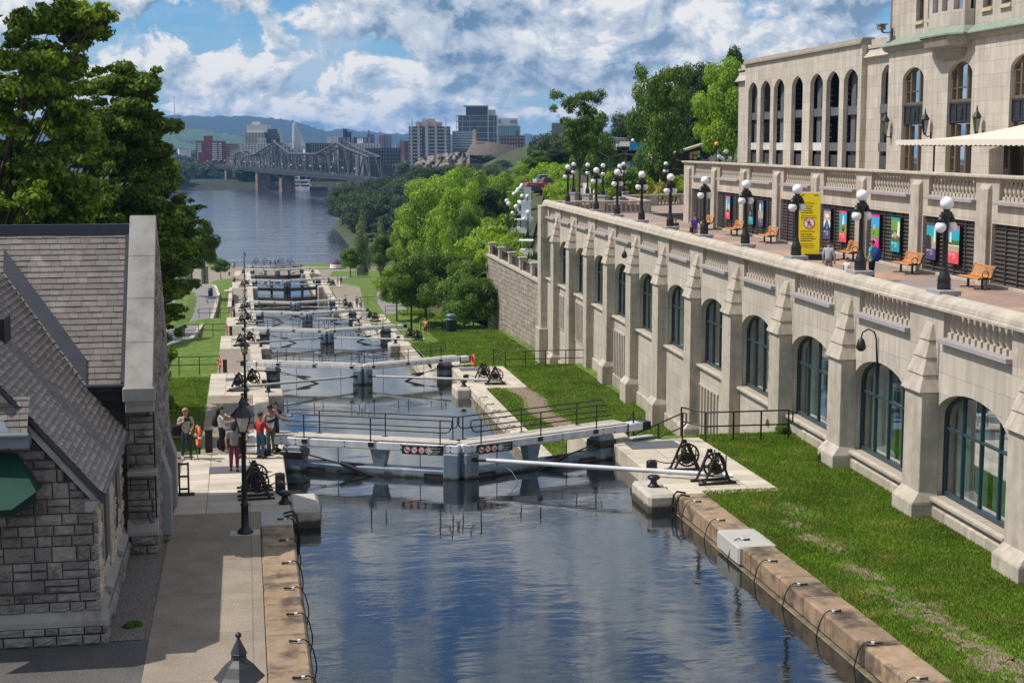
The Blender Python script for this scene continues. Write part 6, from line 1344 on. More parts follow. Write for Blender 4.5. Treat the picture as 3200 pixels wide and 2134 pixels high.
g = np.random.default_rng(3); n = 190000; P = np.stack([g.uniform(14.2, 20.4, n), g.uniform(25, 55.1, n)], 1)
keep = ~((P[:, 0] < 16.78) & (P[:, 1] > 45.9)) & (P[:, 0] < 17.55+P[:, 1]*.0437+.6) & (g.random(n) < np.clip((wornness(P)+g.normal(size=n)*.45-.62)*1.1, 0.22, 1))
P = P[keep]; V, Fq = blades(P, np.full(len(P), -.02), .075, .014, g); o = link('grass', npmesh('grass', V, Fq, m_blade)); tag(o, 'short mown grass on the near right lawn', 'grass', kind='stuff')
for i, (c, r) in enumerate(zip(worn, wr)):
    rr = random.Random(i)
    for q in range(7):
        b = B(); n = 12; ox, oy = rr.gauss(0, r*.5), rr.gauss(0, r*.9); r1 = r*rr.uniform(.15, .5); b.add([(c[0]+ox+r1*rr.uniform(.5, 1.2)*math.cos(2*pi*j/n), c[1]+oy+r1*1.5*rr.uniform(.5, 1.2)*math.sin(2*pi*j/n), -.016+.0004*i+.0002*q) for j in range(n)], [tuple(range(n))])
        WORN.append(b)
b = B()
for q in WORN: b.add(q.v, q.f)
struct(b, 'bare_earth', m_dirt)
n = 110000; P = np.stack([g.uniform(14.2, 21.6, n), g.uniform(59, 99.2, n)], 1); keep = ~((P[:, 0] < 16.78) & (P[:, 1] > 90)); P = P[keep]
dp = np.abs(P[:, 0]-(16.4-.012*(P[:, 1]-60)+.25*np.sin(P[:, 1]*.6))); P = P[g.random(len(P)) < np.clip((dp+g.normal(size=len(P))*.15-.55)*2.5, .02, 1)]
V, Fq = blades(P, np.full(len(P), -3.68), .085, .018, g); o = link('grass', npmesh('grass', V, Fq, m_blade)); tag(o, 'short mown grass on the second right lawn', 'grass', kind='stuff')
b = B(); N = 30; L = [(16.4-.012*(59.5+30*i/N-60)+.25*math.sin((59.5+30*i/N)*.6), 59.5+30.2*i/N) for i in range(N+1)]
b.add([(x-.55-.2*random.random(), y, -3.672) for x, y in L]+[(x+.55+.2*random.random(), y, -3.672) for x, y in L], [(i, N+1+i, N+2+i, i+1) for i in range(N)]); struct(b, 'bare_earth', m_dirt)
n = 60000; P = np.stack([g.uniform(-6.2, -2.35, n), g.uniform(57, 97.5, n)], 1); V, Fq = blades(P, np.array([zl(a, c) for a, c in P])-.02, .085, .018, g); o = link('grass', npmesh('grass', V, Fq, m_blade)); tag(o, 'short mown grass on the left bank lawn', 'grass', kind='stuff')
n = 70000; P = np.stack([g.uniform(14.3, 23.4, n), g.uniform(103.2, 146, n)], 1); P = P[~((P[:, 0] < 16.8) & (P[:, 1] > 132.6) & (P[:, 1] < 142))]; V, Fq = blades(P, np.array([zr(c) for a, c in P])-.01, .10, .028, g); o = link('grass', npmesh('grass', V, Fq, m_blade)); tag(o, 'short mown grass on the third right lawn by the retaining wall', 'grass', kind='stuff')
# ================================================================ far bank, city, bridge
m_farland = mat('far_land', (.022, .030, .014), .95, .3, .02, col2=(.04, .038, .025), c2sc=.01)
def far_h(x, y): return -24+sst((y-1120)/120)*4+sst((y-1400)/1500)*6
b = B(); b.grid(lambda x, y: (x, y, (-27 if y < (1232 if x > -70 else 1160) else far_h(x, y))), [-900+100*i for i in range(26)], [1130+20*i for i in range(16)]+[1500, 1800, 2400, 3200, 4500, 6500], True); struct(b, 'far_bank', m_farland)
# hills
m_hill = mat('forest_hill', (.020, .036, .026), .95, .3, .004, col2=(.03, .05, .03), c2sc=.003)
def ridge(P, D, dep, z0, rough=0.):
    b = B(); rows = [(1., 1.), (.93, .82), (.86, .55), (.78, .3), (.7, 0.)]; vs = []; n = len(P); rr = random.Random(4)
    for f, g_ in rows:
        for px, py in P:
            q = GD(px, py, D); d = (q-CP); x, y = CP[0]+d[0]*f, CP[1]+d[1]*f; vs.append((x, y, z0+(q[2]-z0)*g_+(rr.uniform(-1, 1)*rough if g_ > 0 else 0)))
    b.add(vs, [(j*n+i, j*n+i+1, (j+1)*n+i+1, (j+1)*n+i) for j in range(4) for i in range(n-1)], True); return b
def densify(P, m=8): return [(a+(c-a)*i/m, b_+(d-b_)*i/m) for (a, b_), (c, d) in zip(P, P[1:]) for i in range(m)]+[P[-1]]
P = [(-100, 372), (300, 366), (480, 363), (560, 362), (680, 364), (790, 365), (870, 370), (930, 382), (985, 400), (1022, 409), (1080, 404), (1115, 411), (1150, 412), (1200, 415), (1280, 418), (1420, 420), (1560, 420), (1700, 420), (1900, 415), (2300, 410)]
b = ridge(densify(P), 7200, 2000, -12, 5); struct(b, 'hills', m_hill)
P = [(300, 395), (450, 392), (560, 399), (640, 408), (700, 418), (760, 430), (820, 440)]
b = ridge(densify(P), 4600, 1500, -12, 4); struct(b, 'hills', mat('meadow_hill', (.05, .095, .04), .95, .3, .006, col2=(.03, .06, .03), c2sc=.004))
q = GD(546, 362, 7150); t = E('radio_mast', (q[0], q[1], q[2]-2), 0, 'thin radio mast on the crest of the blue hill', 'mast'); b = B(); b.tube([(0, 0, 0), (0, 0, 93)], [2.0, .9], 4); b.out('lattice', mat('mast_grey', (.2, .2, .22)), t)
# ---------------------------------------------------------------- buildings of the far city
def bmat(n, c): return mat('city_'+n, c, .8, .08, .1)
m_win = mat('city_window', (.03, .04, .05), .25, .1, .1, spec=.6); m_win2 = mat('city_glass', (.07, .12, .14), .15, .15, .05, spec=.8)
def city(px0, px1, yt, yb, D, depth, label, wall, floors, cols, wfrac=(.6, .5), win=None, name='city_building', cat='building', ang=0, roofbox=None, bands=False, base=None):
    a, c = GD(px0, yb, D), GD(px1, yb, D); top = GD(px0, yt, D)[2]; z0 = -22 if base is None else base
    W = math.hypot(c[0]-a[0], c[1]-a[1]); rz = math.atan2(c[1]-a[1], c[0]-a[0])+ang; hgt = top-z0
    t = E(name, (a[0], a[1], z0), rz, label, cat)
    b = B(); b.box(0, W, 0, depth, 0, hgt); b.out('wall', wall, t)
    vis = top-GD(px0, yb, D)[2]; fh = vis/floors; 
    b = B(); i = 0; 
    zz = hgt-fh
    while zz > 0 and i < floors+3:
        if bands: b.box(W*.02, W*.98, -.15, .1, zz+fh*.25, zz+fh*(.25+wfrac[1]))
        else:
            for j in range(cols):
                x = W*(j+.5)/cols; w = W/cols*wfrac[0]; b.box(x-w/2, x+w/2, -.15, .1, zz+fh*.25, zz+fh*(.25+wfrac[1]))
        zz -= fh; i += 1
    b.out('windows', win or m_win, t)
    if roofbox:
        b = B()
        for f0, f1, h_ in roofbox: b.box(W*f0, W*f1, depth*.2, depth*.8, hgt, hgt+h_)
        b.out('roof_plant', wall, t)
    return t, W, hgt, depth
mR, mW, mCr, mG, mBk = bmat('brick', (.22, .055, .045)), bmat('white', (.62, .62, .62)), bmat('cream', (.52, .44, .34)), bmat('grey', (.28, .28, .29)), bmat('charcoal', (.05, .05, .055))
t, W, h, d = city(612, 696, 441, 482, 1480, 16, 'dark red brick apartment block left of the bridge', mR, 7, 0, name='apartment_block', roofbox=[(.28, .55, 5)])
for f0, f1 in ((.06, .22), (.62, .80), (.86, .97)):
    b = B()
    for i in range(9): z = h-2-i*1.9; b.box(W*f0, W*f1, -.6, .1, z-1.0, z)
    b.out('balcony', mW, t); b = B(); b.box(W*f0, W*f1, -.1, .12, 3, h-1.4); b.out('balcony_recess', m_win, t)
city(620, 632, 476, 497, 1420, 8, 'small red brick tower at the tree line', mR, 3, 1, (.3, .3), name='brick_tower')
t, W, h, d = city(765, 826, 414, 450, 1560, 26, 'white office hotel with rows of square windows', mCr, 6, 6, (.55, .35), name='office_building')
b = B(); b.box(W*.1, W*1.15, 2, d, h, h+8); b.box(W*.35, W*.7, 4, d*.6, h+8, h+11); b.out('upper_storey', mW, t)
city(826, 868, 404, 446, 1565, 24, 'grey glass wing of the white office hotel', m_win2, 6, 4, (.85, .7), m_win, name='glass_building')
city(866, 875, 418, 440, 1570, 16, 'narrow pale block beside the glass wing', mW, 6, 2, (.5, .4))
t, W, h, d = city(832, 867, 432, 452, 1400, 18, 'black fronted building with a small red and white sign', mBk, 3, 0, name='dark_building')
b = B(); b.sph((W*.55, -.3, h*.93), (1.0, .2, 1.0), 8, 6); b.out('red_mark', m_red, t); b = B(); b.box(W*.66, W*.85, -.3, -.2, h*.93-.7, h*.93+.9); b.out('white_mark', m_signw, t)
city(804, 833, 432, 450, 1402, 14, 'pale ribbed block joined to the black front', mW, 1, 6, (.25, .6), mG)
city(754, 842, 450, 476, 1330, 16, 'low white and grey apartments behind the bridge truss', mW, 4, 9, (.45, .5), name='apartment_block')
city(696, 747, 449, 472, 1500, 14, 'long cream low rise with ribbon windows', mCr, 4, 0, (.9, .45), bands=True)
city(720, 752, 470, 483, 1380, 12, 'small cream house front at the tree line', mCr, 2, 5, (.4, .5), name='house')
t, W, h, d = city(1022, 1056, 428, 450, 1620, 16, 'bright white end wall of the long apartment slab', mW, 4, 1, (.12, .9), mCr, name='apartment_block')
t, W, h, d = city(1056, 1108, 430, 455, 1625, 16, 'dark apartment slab with white balconies, left part', mBk, 6, 4, (.7, .38), mW, name='apartment_block', roofbox=[(.3, .5, 9), (.55, .75, 6)])
city(1112, 1160, 430, 452, 1640, 16, 'dark apartment slab with white balconies, right part', mBk, 5, 4, (.72, .4), mW, name='apartment_block')
city(972, 1032, 448, 486, 1250, 14, 'blackish row house block behind the bridge truss dip', mBk, 5, 8, (.28, .4), mW, name='town_houses')
city(955, 972, 448, 474, 1260, 12, 'blue glass cube beside the blackish row houses', m_win2, 3, 2, (.8, .8), m_win, name='glass_building')
city(1103, 1184, 448, 466, 1290, 14, 'white cubic apartments right of the second truss peak', mW, 3, 9, (.4, .5), name='apartment_block', roofbox=[(.15, .35, 4)])
city(1140, 1186, 464, 486, 1180, 14, 'long black modern block, left section', mBk, 2, 6, (.3, .4), mG, name='dark_building'); city(1186, 1248, 463, 486, 1175, 14, 'long black modern block, right section', mBk, 2, 7, (.3, .4), mG, name='dark_building')
city(1184, 1199, 423, 456, 2250, 16, 'slim salmon red high rise far away', bmat('salmon', (.42, .16, .12)), 9, 2, (.3, .4), name='high_rise'); city(1199, 1223, 421, 455, 2260, 16, 'grey half of the far high rise pair', mG, 9, 3, (.5, .4), name='high_rise')
city(1146, 1168, 421, 452, 2300, 16, 'blue grey tower behind the dark apartment slab', bmat('bluegrey', (.16, .19, .24)), 8, 2, (.3, .4), name='high_rise', roofbox=[(.1, .4, 6)])
city(1248, 1264, 440, 463, 1900, 14, 'small pinkish red block, left half', bmat('salmon', (.4, .2, .2)), 4, 2, (.4, .5), name='apartment_block'); city(1264, 1276, 441, 460, 1905, 14, 'small pinkish red block, shaded right half', bmat('brick', (.2, .06, .05)), 4, 1, (.4, .5), name='apartment_block')  # darker brick colour on the right half stands in for its shade
# pale tower with stone piers
t, W, h, d = city(1278, 1404, 396, 488, 1180, 26, 'pale apartment tower with tall stone piers and dark glass', mat('tower_glass', (.05, .085, .10), .3, .3, .15), 12, 0, name='apartment_tower')
pier = bmat('tower_pier', (.50, .42, .37))
for f0, f1, hh in ((.045, .09, .04), (.215, .275, .12), (.405, .485, .14), (.645, .70, .12), (.885, .935, .04)): b = B(); b.box(W*f0, W*f1, -1.1, 2, 0, h*(1+hh)-h*.04); b.out('pier', pier, t)
b = B(); b.box(W*.17, W*.81, 1, 16, h, h+h*.075); b.box(W*.33, W*.64, 1.5, 14, h+h*.075, h+h*.13); b.out('crown', pier, t)
b = B()
for i in range(15):
    z = h-1.6-i*h/17.2
    for f0, f1 in ((.0, .045), (.10, .21), (.29, .33), (.49, .64), (.71, .81), (.82, .88), (.94, 1.0)): b.box(W*f0, W*f1, -.7, .1, z-1.0, z+.1)
b.out('balcony', bmat('balcony_grey', (.36, .37, .37)), t)
b = B(); b.tube([(W*.07, 5, h), (W*.07, 5, h+7)], .25, 4); b.tube([(W*.91, 5, h), (W*.91, 5, h+7)], .25, 4); b.out('antenna', mG, t)
# unfinished looking glass tower
t, W, h, d = city(1432, 1552, 361, 440, 1250, 26, 'stepped green glass tower with open balcony frames on the skyline', m_win2, 9, 12, (.82, .62), mat('tower_pane', (.035, .055, .07), .15, .4, .3, spec=.8), name='glass_tower')
mF = bmat('slab_white', (.42, .48, .48))
for i in range(11):
    z = h-i*h/12.; b = B(); b.box(-2.2, W*(1.03), -1.6, d, z-.35, z); b.out('floor_slab', mF, t)
b = B()
for f in (-.04, .12, .30, .93, 1.02): b.box(W*f-.2, W*f+.2, -1.5, -1.1, 0, h)
b.out('column', mF, t); b = B(); b.box(W*.77, W*.79, -2, -1, h*.35, h*1.12); b.out('white_fin', mW, t)
b = B(); b.box(W*.20, W*.77, 1, 18, h, h+7); b.out('penthouse', m_win, t); b = B(); b.box(W*.14, W*.78, -1, 20, h+7, h+8); b.box(W*.78, W*.97, 1, 17, h, h+4.5); b.out('penthouse_roof', mF, t)
city(1414, 1480, 410, 442, 1200, 14, 'low glazed podium left of the glass tower', m_win2, 4, 0, (.9, .5), mF, bands=True, name='glass_building')
t, W, h, d = city(1554, 1626, 394, 437, 1420, 20, 'teal glass hotel with white top band', mat('teal_glass', (.12, .30, .29), .2, .25, .2, spec=.7), 6, 10, (.7, .6), mat('teal_pane', (.30, .42, .40), .3), name='glass_hotel')
b = B(); b.box(-.5, W*.9, -.5, d, h, h+7); b.out('white_band', mW, t); b = B(); b.box(W*.05, W*.14, -.7, -.5, h+2, h+6); b.box(W*.55, W*.86, -.7, -.5, h+2.5, h+5.5); b.out('sign_block', mG, t); b = B(); b.box(-3, 0, 0, d, 0, h*.75); b.out('stair_tower', mW, t)
t, W, h, d = city(1561, 1640, 425, 448, 1040, 14, 'low brown brick hall in front of the teal hotel', bmat('brown', (.12, .085, .08)), 2, 9, (.3, .4), mCr, name='brick_hall', base=0)
b = B(); b.box(W*.66, W*.74, 0, 6, h, h+3.5); b.out('chimney', bmat('brown', (.12, .085, .08)), t)
city(1724, 1765, 385, 420, 900, 14, 'square grey office block showing above the dark trees', bmat('taupe', (.27, .235, .21)), 5, 7, (.75, .45), mat('taupe_win', (.16, .14, .13)), name='office_building', base=0)
# low white sheds and houses far away
rr = random.Random(8)
for i in range(46):
    px = rr.uniform(530, 1280); py = rr.uniform(441, 468); D = 1500+(478-py)*60+rr.uniform(0, 200); q = GD(px, py, D); z = -20
    if i % 2: 
        w, hh = rr.uniform(12, 40), max(4, q[2]-z); t = E('low_building', (q[0], q[1], z), rr.uniform(-.2, .2), 'low pale roofed building among the trees of the far town', 'building', 'low buildings of the far town')
        b = B(); b.box(-w/2, w/2, 0, 14, 0, hh); b.out('wall', (mW, mCr, mG)[i % 3], t); b = B(); b.box(-w/2-.4, w/2+.4, -.4, 14.4, hh, hh+.8); b.out('roof', (mW, mG)[i % 2], t)
WOOD = []
def wood(x, y, z, h_, w): WOOD.append((x, y, z, h_, w))
for i in range(230):
    px = rr.uniform(440, 1320); D = rr.choice([1245, 1255, 1270, 1350, 1450, 1700, 2000])
    if D < 1300 and 985 < px < 1290: continue
    q = GD(px, 470, D); wood(q[0], q[1], far_h(q[0], q[1])-1, rr.uniform(9, 15), rr.uniform(5, 9)) if not (560 < px < 730 and D < 1340) else None
for i in range(70): px = rr.uniform(430, 660); q = GD(px, 560, rr.uniform(1170, 1230) if px < 568 else rr.uniform(1350, 1400)); wood(q[0], q[1], -24, rr.uniform(9, 19), rr.uniform(6, 9))
for i in range(60): px = rr.uniform(640, 1120); q = GD(px, 560, rr.uniform(1252, 1275) if px > 760 else 1360); wood(q[0], q[1], -24, rr.uniform(5, 9), rr.uniform(5, 8))
for i in range(60): px = rr.uniform(380, 1290); q = GD(px, 470, rr.uniform(2300, 3600)); wood(q[0], q[1], -16, rr.uniform(12, 18), rr.uniform(14, 26))
for i in range(26): px = rr.uniform(1240, 1700); D = rr.uniform(940, 1060); q = GD(px, 500, D); wood(q[0], q[1], hr(q[0], q[1]) if D < 1000 else -14, rr.uniform(9, 15), rr.uniform(5, 8))
C_, R_ = crown_blobs(41, 'round'); V0, F0 = leaves(C_, R_, 900, .12, 41); VV = []
for x, y, z, h_, w in WOOD:
    a = rr.uniform(0, 6.28); c, s_ = math.cos(a), math.sin(a); P = V0.copy(); P = np.stack([P[:, 0]*c-P[:, 1]*s_, P[:, 0]*s_+P[:, 1]*c, P[:, 2]], 1)*np.array([w, w, h_*.52])+np.array([x, y, z+h_*.5]); VV.append(P)
VV = np.concatenate(VV); o = link('woods', npmesh('woods', VV, np.arange(len(VV)).reshape(-1, 4), lf_far)); tag(o, 'dark belt of woods along the far river bank and town', 'woods', kind='stuff')
# fountain
q = GD(919, 470, 1420); t = E('fountain_jet', (q[0], q[1], q[2]), 0, 'tall white water jet with drifting spray behind the bridge', 'fountain'); hj = 83*mpp(1420)
g = np.random.default_rng(5); n = 5200; zz = g.random(n)**.8*hj; wdt = .6+ (1-zz/hj)*1.0; dr = np.abs(g.normal(size=n))*(1-zz/hj)**.8*4.2+.25*np.abs(g.normal(size=n)); core = g.random(n) < .45
x = np.where(core, g.normal(size=n)*wdt*.42, dr); P = np.stack([x, g.normal(size=n)*.8, zz], 1); s = .28+.2*g.random(n)
V = np.stack([P+np.stack([-s, s*0, -s*1.6], 1), P+np.stack([s, s*.3, -s*1.6], 1), P+np.stack([s, s*0, s*1.6], 1), P+np.stack([-s, -s*.3, s*1.6], 1)], 1).reshape(-1, 3)
m_spray = mat('water_spray', (.85, .87, .9), .6, .02, 1, transl=.5); link('spray', npmesh('spray', V, np.arange(4*n).reshape(n, 4), m_spray), t)
# ---------------------------------------------------------------- truss bridge
A_, C_ = G(740, 520, -8), G(1092, 549, -8.6); dv = (C_-A_)[:2]; Lb = float(np.linalg.norm(dv)); dv = dv/Lb; nb = np.array([dv[1], -dv[0]])
def onb(px, py):
    r = ray(px, py); tt = ((A_-CP)[:2] @ nb)/(r[:2] @ nb); p = CP+r*tt; return float((p-A_)[:2] @ dv), float(p[2])
BR = E('truss_bridge', (A_[0], A_[1], 0), math.atan2(dv[1], dv[0]), 'long grey steel truss bridge on stone piers across the river', 'bridge')
m_st = mat('bridge_steel', (.07, .075, .085), .6, .15, .3); m_std = mat('bridge_deck', (.05, .05, .06), .7, .2, .3); m_bp = mat('bridge_pier_stone', (.24, .155, .105), .9, .3, .4, col2=(.12, .10, .09), c2sc=.25, c2lo=.45, c2hi=.6, brick=(2.4, 1.0, (.6, .6, .6), .5, .05, 'wall'))
# local x along the bridge towards the viewer side, local +y to the far side
s0 = onb(640, 522)[0]; 
dk = [onb(px, py) for px, py in ((575, 528), (640, 521), (673, 517), (740, 521), (858, 532), (985, 541), (1092, 549), (1160, 556))]
WB = 7.
b = B()
for (xa, za), (xb, zb) in zip(dk, dk[1:]):
    b.hexa([(xa, -2, za-2.6), (xb, -2, zb-2.6), (xb, WB+2, zb-2.6), (xa, WB+2, za-2.6), (xa, -2, za-.4), (xb, -2, zb-.4), (xb, WB+2, zb-.4), (xa, WB+2, za-.4)])
b.out('deck', m_std, BR)
b = B()
for (xa, za), (xb, zb) in zip(dk, dk[1:]):
    for y in (-2.2, WB+2.2): 
        b.tube([(xa, y, za+.9), (xb, y, zb+.9)], .12, 4); b.tube([(xa, y, za+.35), (xb, y, zb+.35)], .1, 4); b.tube([(xa, y, za-2.5), (xb, y, zb-2.5)], .25, 4); b.tube([(xa, y, za-1.2), (xb, y, zb-1.2)], .18, 4)
    nn = int((xb-xa)/3)
    for i in range(nn): f = i/max(1, nn); x = xa+(xb-xa)*f; z = za+(zb-za)*f; b.tube([(x, -2.25, z-2.5), (x, -2.25, z+.9)], .12, 4)
b.out('railing', m_st, BR)
def dz(x): return interp(x, dk)
top = [onb(px, py) for px, py in ((735, 484), (752, 473), (775, 488), (798, 482), (828, 463), (858, 446), (882, 464), (905, 481), (945, 482), (988, 482), (1025, 463), (1053, 446), (1080, 463), (1153, 492))]
def tz(x): return interp(x, top)
for y in (0., WB):
    b = B(); b.tube([(x, y, z) for x, z in top], .75, 4); b.tube([(top[0][0]-9, y, dz(top[0][0]-9)), (top[0][0], y, top[0][1])], .5, 4); b.out('top_chord', m_st, BR)
    b = B(); xa, xb = top[0][0], top[-1][0]; n = 36
    for i in range(n):
        x0, x1 = xa+(xb-xa)*i/n, xa+(xb-xa)*(i+1)/n; b.tube([(x0, y, dz(x0)), (x0, y, tz(x0))], .30 if i % 3 else .5, 4)
        if i % 2: b.tube([(x0, y, tz(x0)), (x1, y, dz(x1))], .3, 4)
        else: b.tube([(x0, y, dz(x0)), (x1, y, tz(x1))], .3, 4)
        if i % 3 == 0: b.tube([(x0, y, (dz(x0)+tz(x0))/2), (x1, y, (dz(x1)+tz(x1))/2)], .2, 4)
    b.tube([(top[-1][0], y, top[-1][1]), (top[-1][0]+3, y, dz(top[-1][0]))], .6, 4); b.out('web_members', m_st, BR)
b = B(); n = 30
for i in range(n+1): x = xa+(xb-xa)*i/n; b.tube([(x, 0, tz(x)), (x, WB, tz(x))], .3, 4); 
for i in range(n): x0, x1 = xa+(xb-xa)*i/n, xa+(xb-xa)*(i+1)/n; b.tube([(x0, 0, tz(x0)), (x1, WB, tz(x1))], .2, 4)
b.out('sway_bracing', m_st, BR)
for pxc, w, lab, hh in ((710, 16, 0, 1.), (747, 20, 0, 1.), (807, 22, 0, 1.), (882, 22, 1, .42)):
    x = onb(pxc, 560)[0]; b = B(); zt = dz(x)-2.6 if not lab else -14.5; hw = 4.4
    frustum(b, x-hw*1.15, x+hw*1.15, -1.6, WB+1.6, RIVER-3, x-hw, x+hw, -1.4, WB+1.4, zt); b.out('pier', m_bp, BR)
x3 = onb(876, 560)[0]
for y in (0, WB):
    b = B(); b.tube([(x3-26, y, dz(x3-26)-2.7), (x3, y, -14.5), (x3+26, y, dz(x3+26)-2.7)], .7, 4); b.tube([(x3-44, y, dz(x3-44)-2.7), (x3-26, y, dz(x3-26)-3.4)], .5, 4)
    for d_ in (-18, -9, 9, 18, 0): b.tube([(x3+d_, y, dz(x3+d_)-2.6), (x3+d_*.9, y, -14.5+abs(d_)*.2)], .25, 4)
    b.out('knee_brace', m_st, BR)
xp4 = onb(1062, 560)[0]; b = B(); frustum(b, xp4-5, xp4+5, -1.6, WB+1.6, RIVER-3, xp4-4.4, xp4+4.4, -1.4, WB+1.4, -14); b.out('pier', m_bp, BR)
b = B(); xl = dk[0][0]; 
for i in range(16): x = xl+14+i*5.; b.box(x-.4, x+.4, -1.5, -.5, -24, dz(x)-2.5); b.box(x-.4, x+.4, WB-1, WB, -24, dz(x)-2.5)
b.box(xl+6, onb(702, 540)[0], 1, 2, -24, dz(xl)-6); b.out('trestle', mat('trestle_dark', (.035, .037, .05), .8), BR)
b = B(); b2 = B()
for i in range(20):
    x = dk[1][0]+(dk[-1][0]-dk[1][0])*i/20; b.tube([(x, -2.1, dz(x)), (x, -2.1, dz(x)+4.2)], .1, 4); b2.sph((x, -2.1, dz(x)+4.6), .5, 8, 6)
p_ = b.out('lamp_post', m_st, BR); b2.out('lamp_globe', m_globe, p_)
for i, px in enumerate((1062, 1085, 1105, 1015, 968)):
    x, _ = onb(px, 540); c = (.3, .03, .03) if i % 2 == 0 else (.55, .55, .56)
    t = E('car', (A_[0]+dv[0]*x+nb[0]*-6, A_[1]+dv[1]*x-nb[1]*6, dz(x)-.3), math.atan2(dv[1], dv[0]), 'tiny %s car crossing the truss bridge %s' % ('red' if i % 2 == 0 else 'white', ['near its right peak', 'below the right peak', 'at the right end', 'before the right peak', 'in the middle dip'][i]), 'car', 'cars on the bridge')
    b = B(); b.hexa([(-2.2, -.9, .3), (2.2, -.9, .3), (2.2, .9, .3), (-2.2, .9, .3), (-2.1, -.9, 1.), (2.1, -.9, 1.), (2.1, .9, 1.), (-2.1, .9, 1.)]); b.out('body', mat('car_%d' % (i % 2), c, .4), t); b = B(); frustum(b, -1.5, 1.2, -.85, .85, 1, -1., .7, -.7, .7, 1.6); b.out('cabin', m_win, t)
# river boat and wharf
p = G(936, 596, RIVER); t = E('river_boat', p, -.25, 'white two decked river cruise boat moored behind the bridge pier', 'boat'); s = mpp(np.dot(p-CP, FW)); k = 66*s
mb = mat('boat_white', (.72, .73, .75), .4, .04, 1)
b = B(); b.ext([(-k*.52, 0, 2.6), (-k*.47, 0, 0), (k*.46, 0, 0), (k*.5, 0, 2.2)], (0, 8, 0)); b.out('hull', mb, t)
b = B(); b.box(-k*.46, k*.48, .6, 7.4, 2.3, 5.0); b.out('lower_deck', mb, t); b = B(); b.box(-k*.40, k*.40, 1, 7, 5.0, 7.8); b.box(-k*.22, k*.44, .8, 7.2, 7.8, 8.1); b.out('upper_deck', mb, t)
b = B(); frustum(b, -k*.27, -k*.05, 2, 6, 7.9, -k*.24, -k*.07, 2.4, 5.6, 10.2); b.box(-k*.28, -k*.04, 1.8, 6.2, 10.2, 10.5); b.out('wheelhouse', mb, t)
b = B()
for i in range(9): x = -k*.40+i*k*.047; b.box(x, x+k*.035, .45, .62, 3.2, 4.4); b.box(x+k*.03, x+k*.06, .85, 1.02, 5.7, 7.0)
b.box(k*.06, k*.46, .45, .62, 3.0, 4.5); b.box(k*.06, k*.38, .85, 1.02, 5.5, 7.0); b.box(-k*.23, -k*.08, 1.85, 2.1, 8.9, 9.8); b.out('windows', m_win, t)
b = B(); b.tube([(k*.3, 3, 8), (k*.3, 3, 11)], .1, 4); b.tube([(-k*.15, 4, 10.4), (-k*.15, 4, 13)], .1, 4); b.out('mast', mb, t)
p = G(995, 596, RIVER); t = E('wharf', p, -.05, 'brown timber wharf beside the white river boat', 'wharf'); b = B(); b.box(-26*s, 28*s, 0, 8, 2.2, 3.4); b.out('deck', mat('wharf_wood', (.16, .11, .08)), t); b = B()
for i in range(12): x = (-26+54*i/11)*s; b.box(x-.3, x+.3, 0, .6, -2, 2.3)
b.box(-26*s, 28*s, 1, 1.2, -1, 2.2); b.out('piles', mat('wharf_pile', (.10, .065, .05)), t)
# lookout point: cliff, terraces, monument
zt = GD(1500, 440, 900)[2]
t = E('open_air_theatre', (0, 0, 0), 0, 'curved stone seat rows of an open air theatre on the lookout hill', 'theatre'); cx_, cy_ = GD(1500, 455, 905)[:2]
for r in range(9):
    b = B(); zr_ = zt-.3-r*.75; x0 = GD(1480+r*-1+0, 450, 905-r*5); pts = []
    a = GD(1482-r*2.5, 450, 908-r*4.5); c = GD(1658-r*1.5+r*5, 450, 908-r*4.5); m_ = (a+c)/2
    for i in range(17): f = i/16; p = a+(c-a)*f; bow = 4*f*(1-f); pts.append((p[0]-bow*1.5, p[1]-bow*(6+0*r), zr_-(f**2)*(5.5)))
    for p, q in zip(pts, pts[1:]): b.hexa([(p[0], p[1], p[2]-2), (q[0], q[1], q[2]-2), (q[0], q[1]+4.5, q[2]-2), (p[0], p[1]+4.5, p[2]-2), p, q, (q[0], q[1]+4.5, q[2]), (p[0], p[1]+4.5, p[2])])
    b.out('seat_row', mat('seat_stone', (.27, .225, .19), .9, .25, .4), t)
t = E('rock_cliff', (0, 0, 0), 0, 'bare grey rock cliff below the lookout hill', 'cliff'); b = B(); rr = random.Random(12); N = 40; M_ = 6
b.grid(lambda i, j: tuple(GD(1295+300*i/N, 540-(540-(500-24*math.sin(pi*min(1, i/N*1.1))))*j/M_, 868+rr.uniform(-4, 4)+(j*2.5))), range(N+1), range(M_+1)); b.out('rock', m_rock, t)
q = GD(1484, 437, 900); t = E('monument', (q[0], q[1], q[2]-1), .1, 'bronze explorer statue holding an instrument up on a stone pedestal', 'monument'); s = mpp(900)
b = B(); b.lathe([(12*s, 0), (12*s, 2*s), (9*s, 4*s), (8*s, 14*s), (7*s, 30*s), (8*s, 31*s), (6*s, 33*s), (5*s, 36*s)], 4, smooth=False); b.out('pedestal', mat('pedestal_stone', (.26, .20, .17)), t)
b = B(); z0 = 36*s; b.tube([(-.5*s, 0, z0), (-.3*s, 0, z0+9*s)], 1.2*s, 6); b.tube([(1.5*s, 0, z0), (.6*s, 0, z0+9*s)], 1.2*s, 6); b.tube([(.1*s, 0, z0+8*s), (0, 0, z0+15*s)], [1.8*s, 2.3*s], 8); b.sph((0, 0, z0+18*s), 1.5*s, 8, 6); b.tube([(-1.8*s, 0, z0+14.5*s), (-4*s, 0, z0+17*s), (-4.2*s, 0, z0+20*s)], .8*s, 5); b.tube([(1.8*s, 0, z0+14.5*s), (3*s, 0, z0+10*s)], .8*s, 5); b.tube([(-5.2*s, 0, z0+21*s), (-3.4*s, 0, z0+20*s)], .6*s, 5); b.out('statue', mat('statue_bronze', (.035, .035, .035)), t)
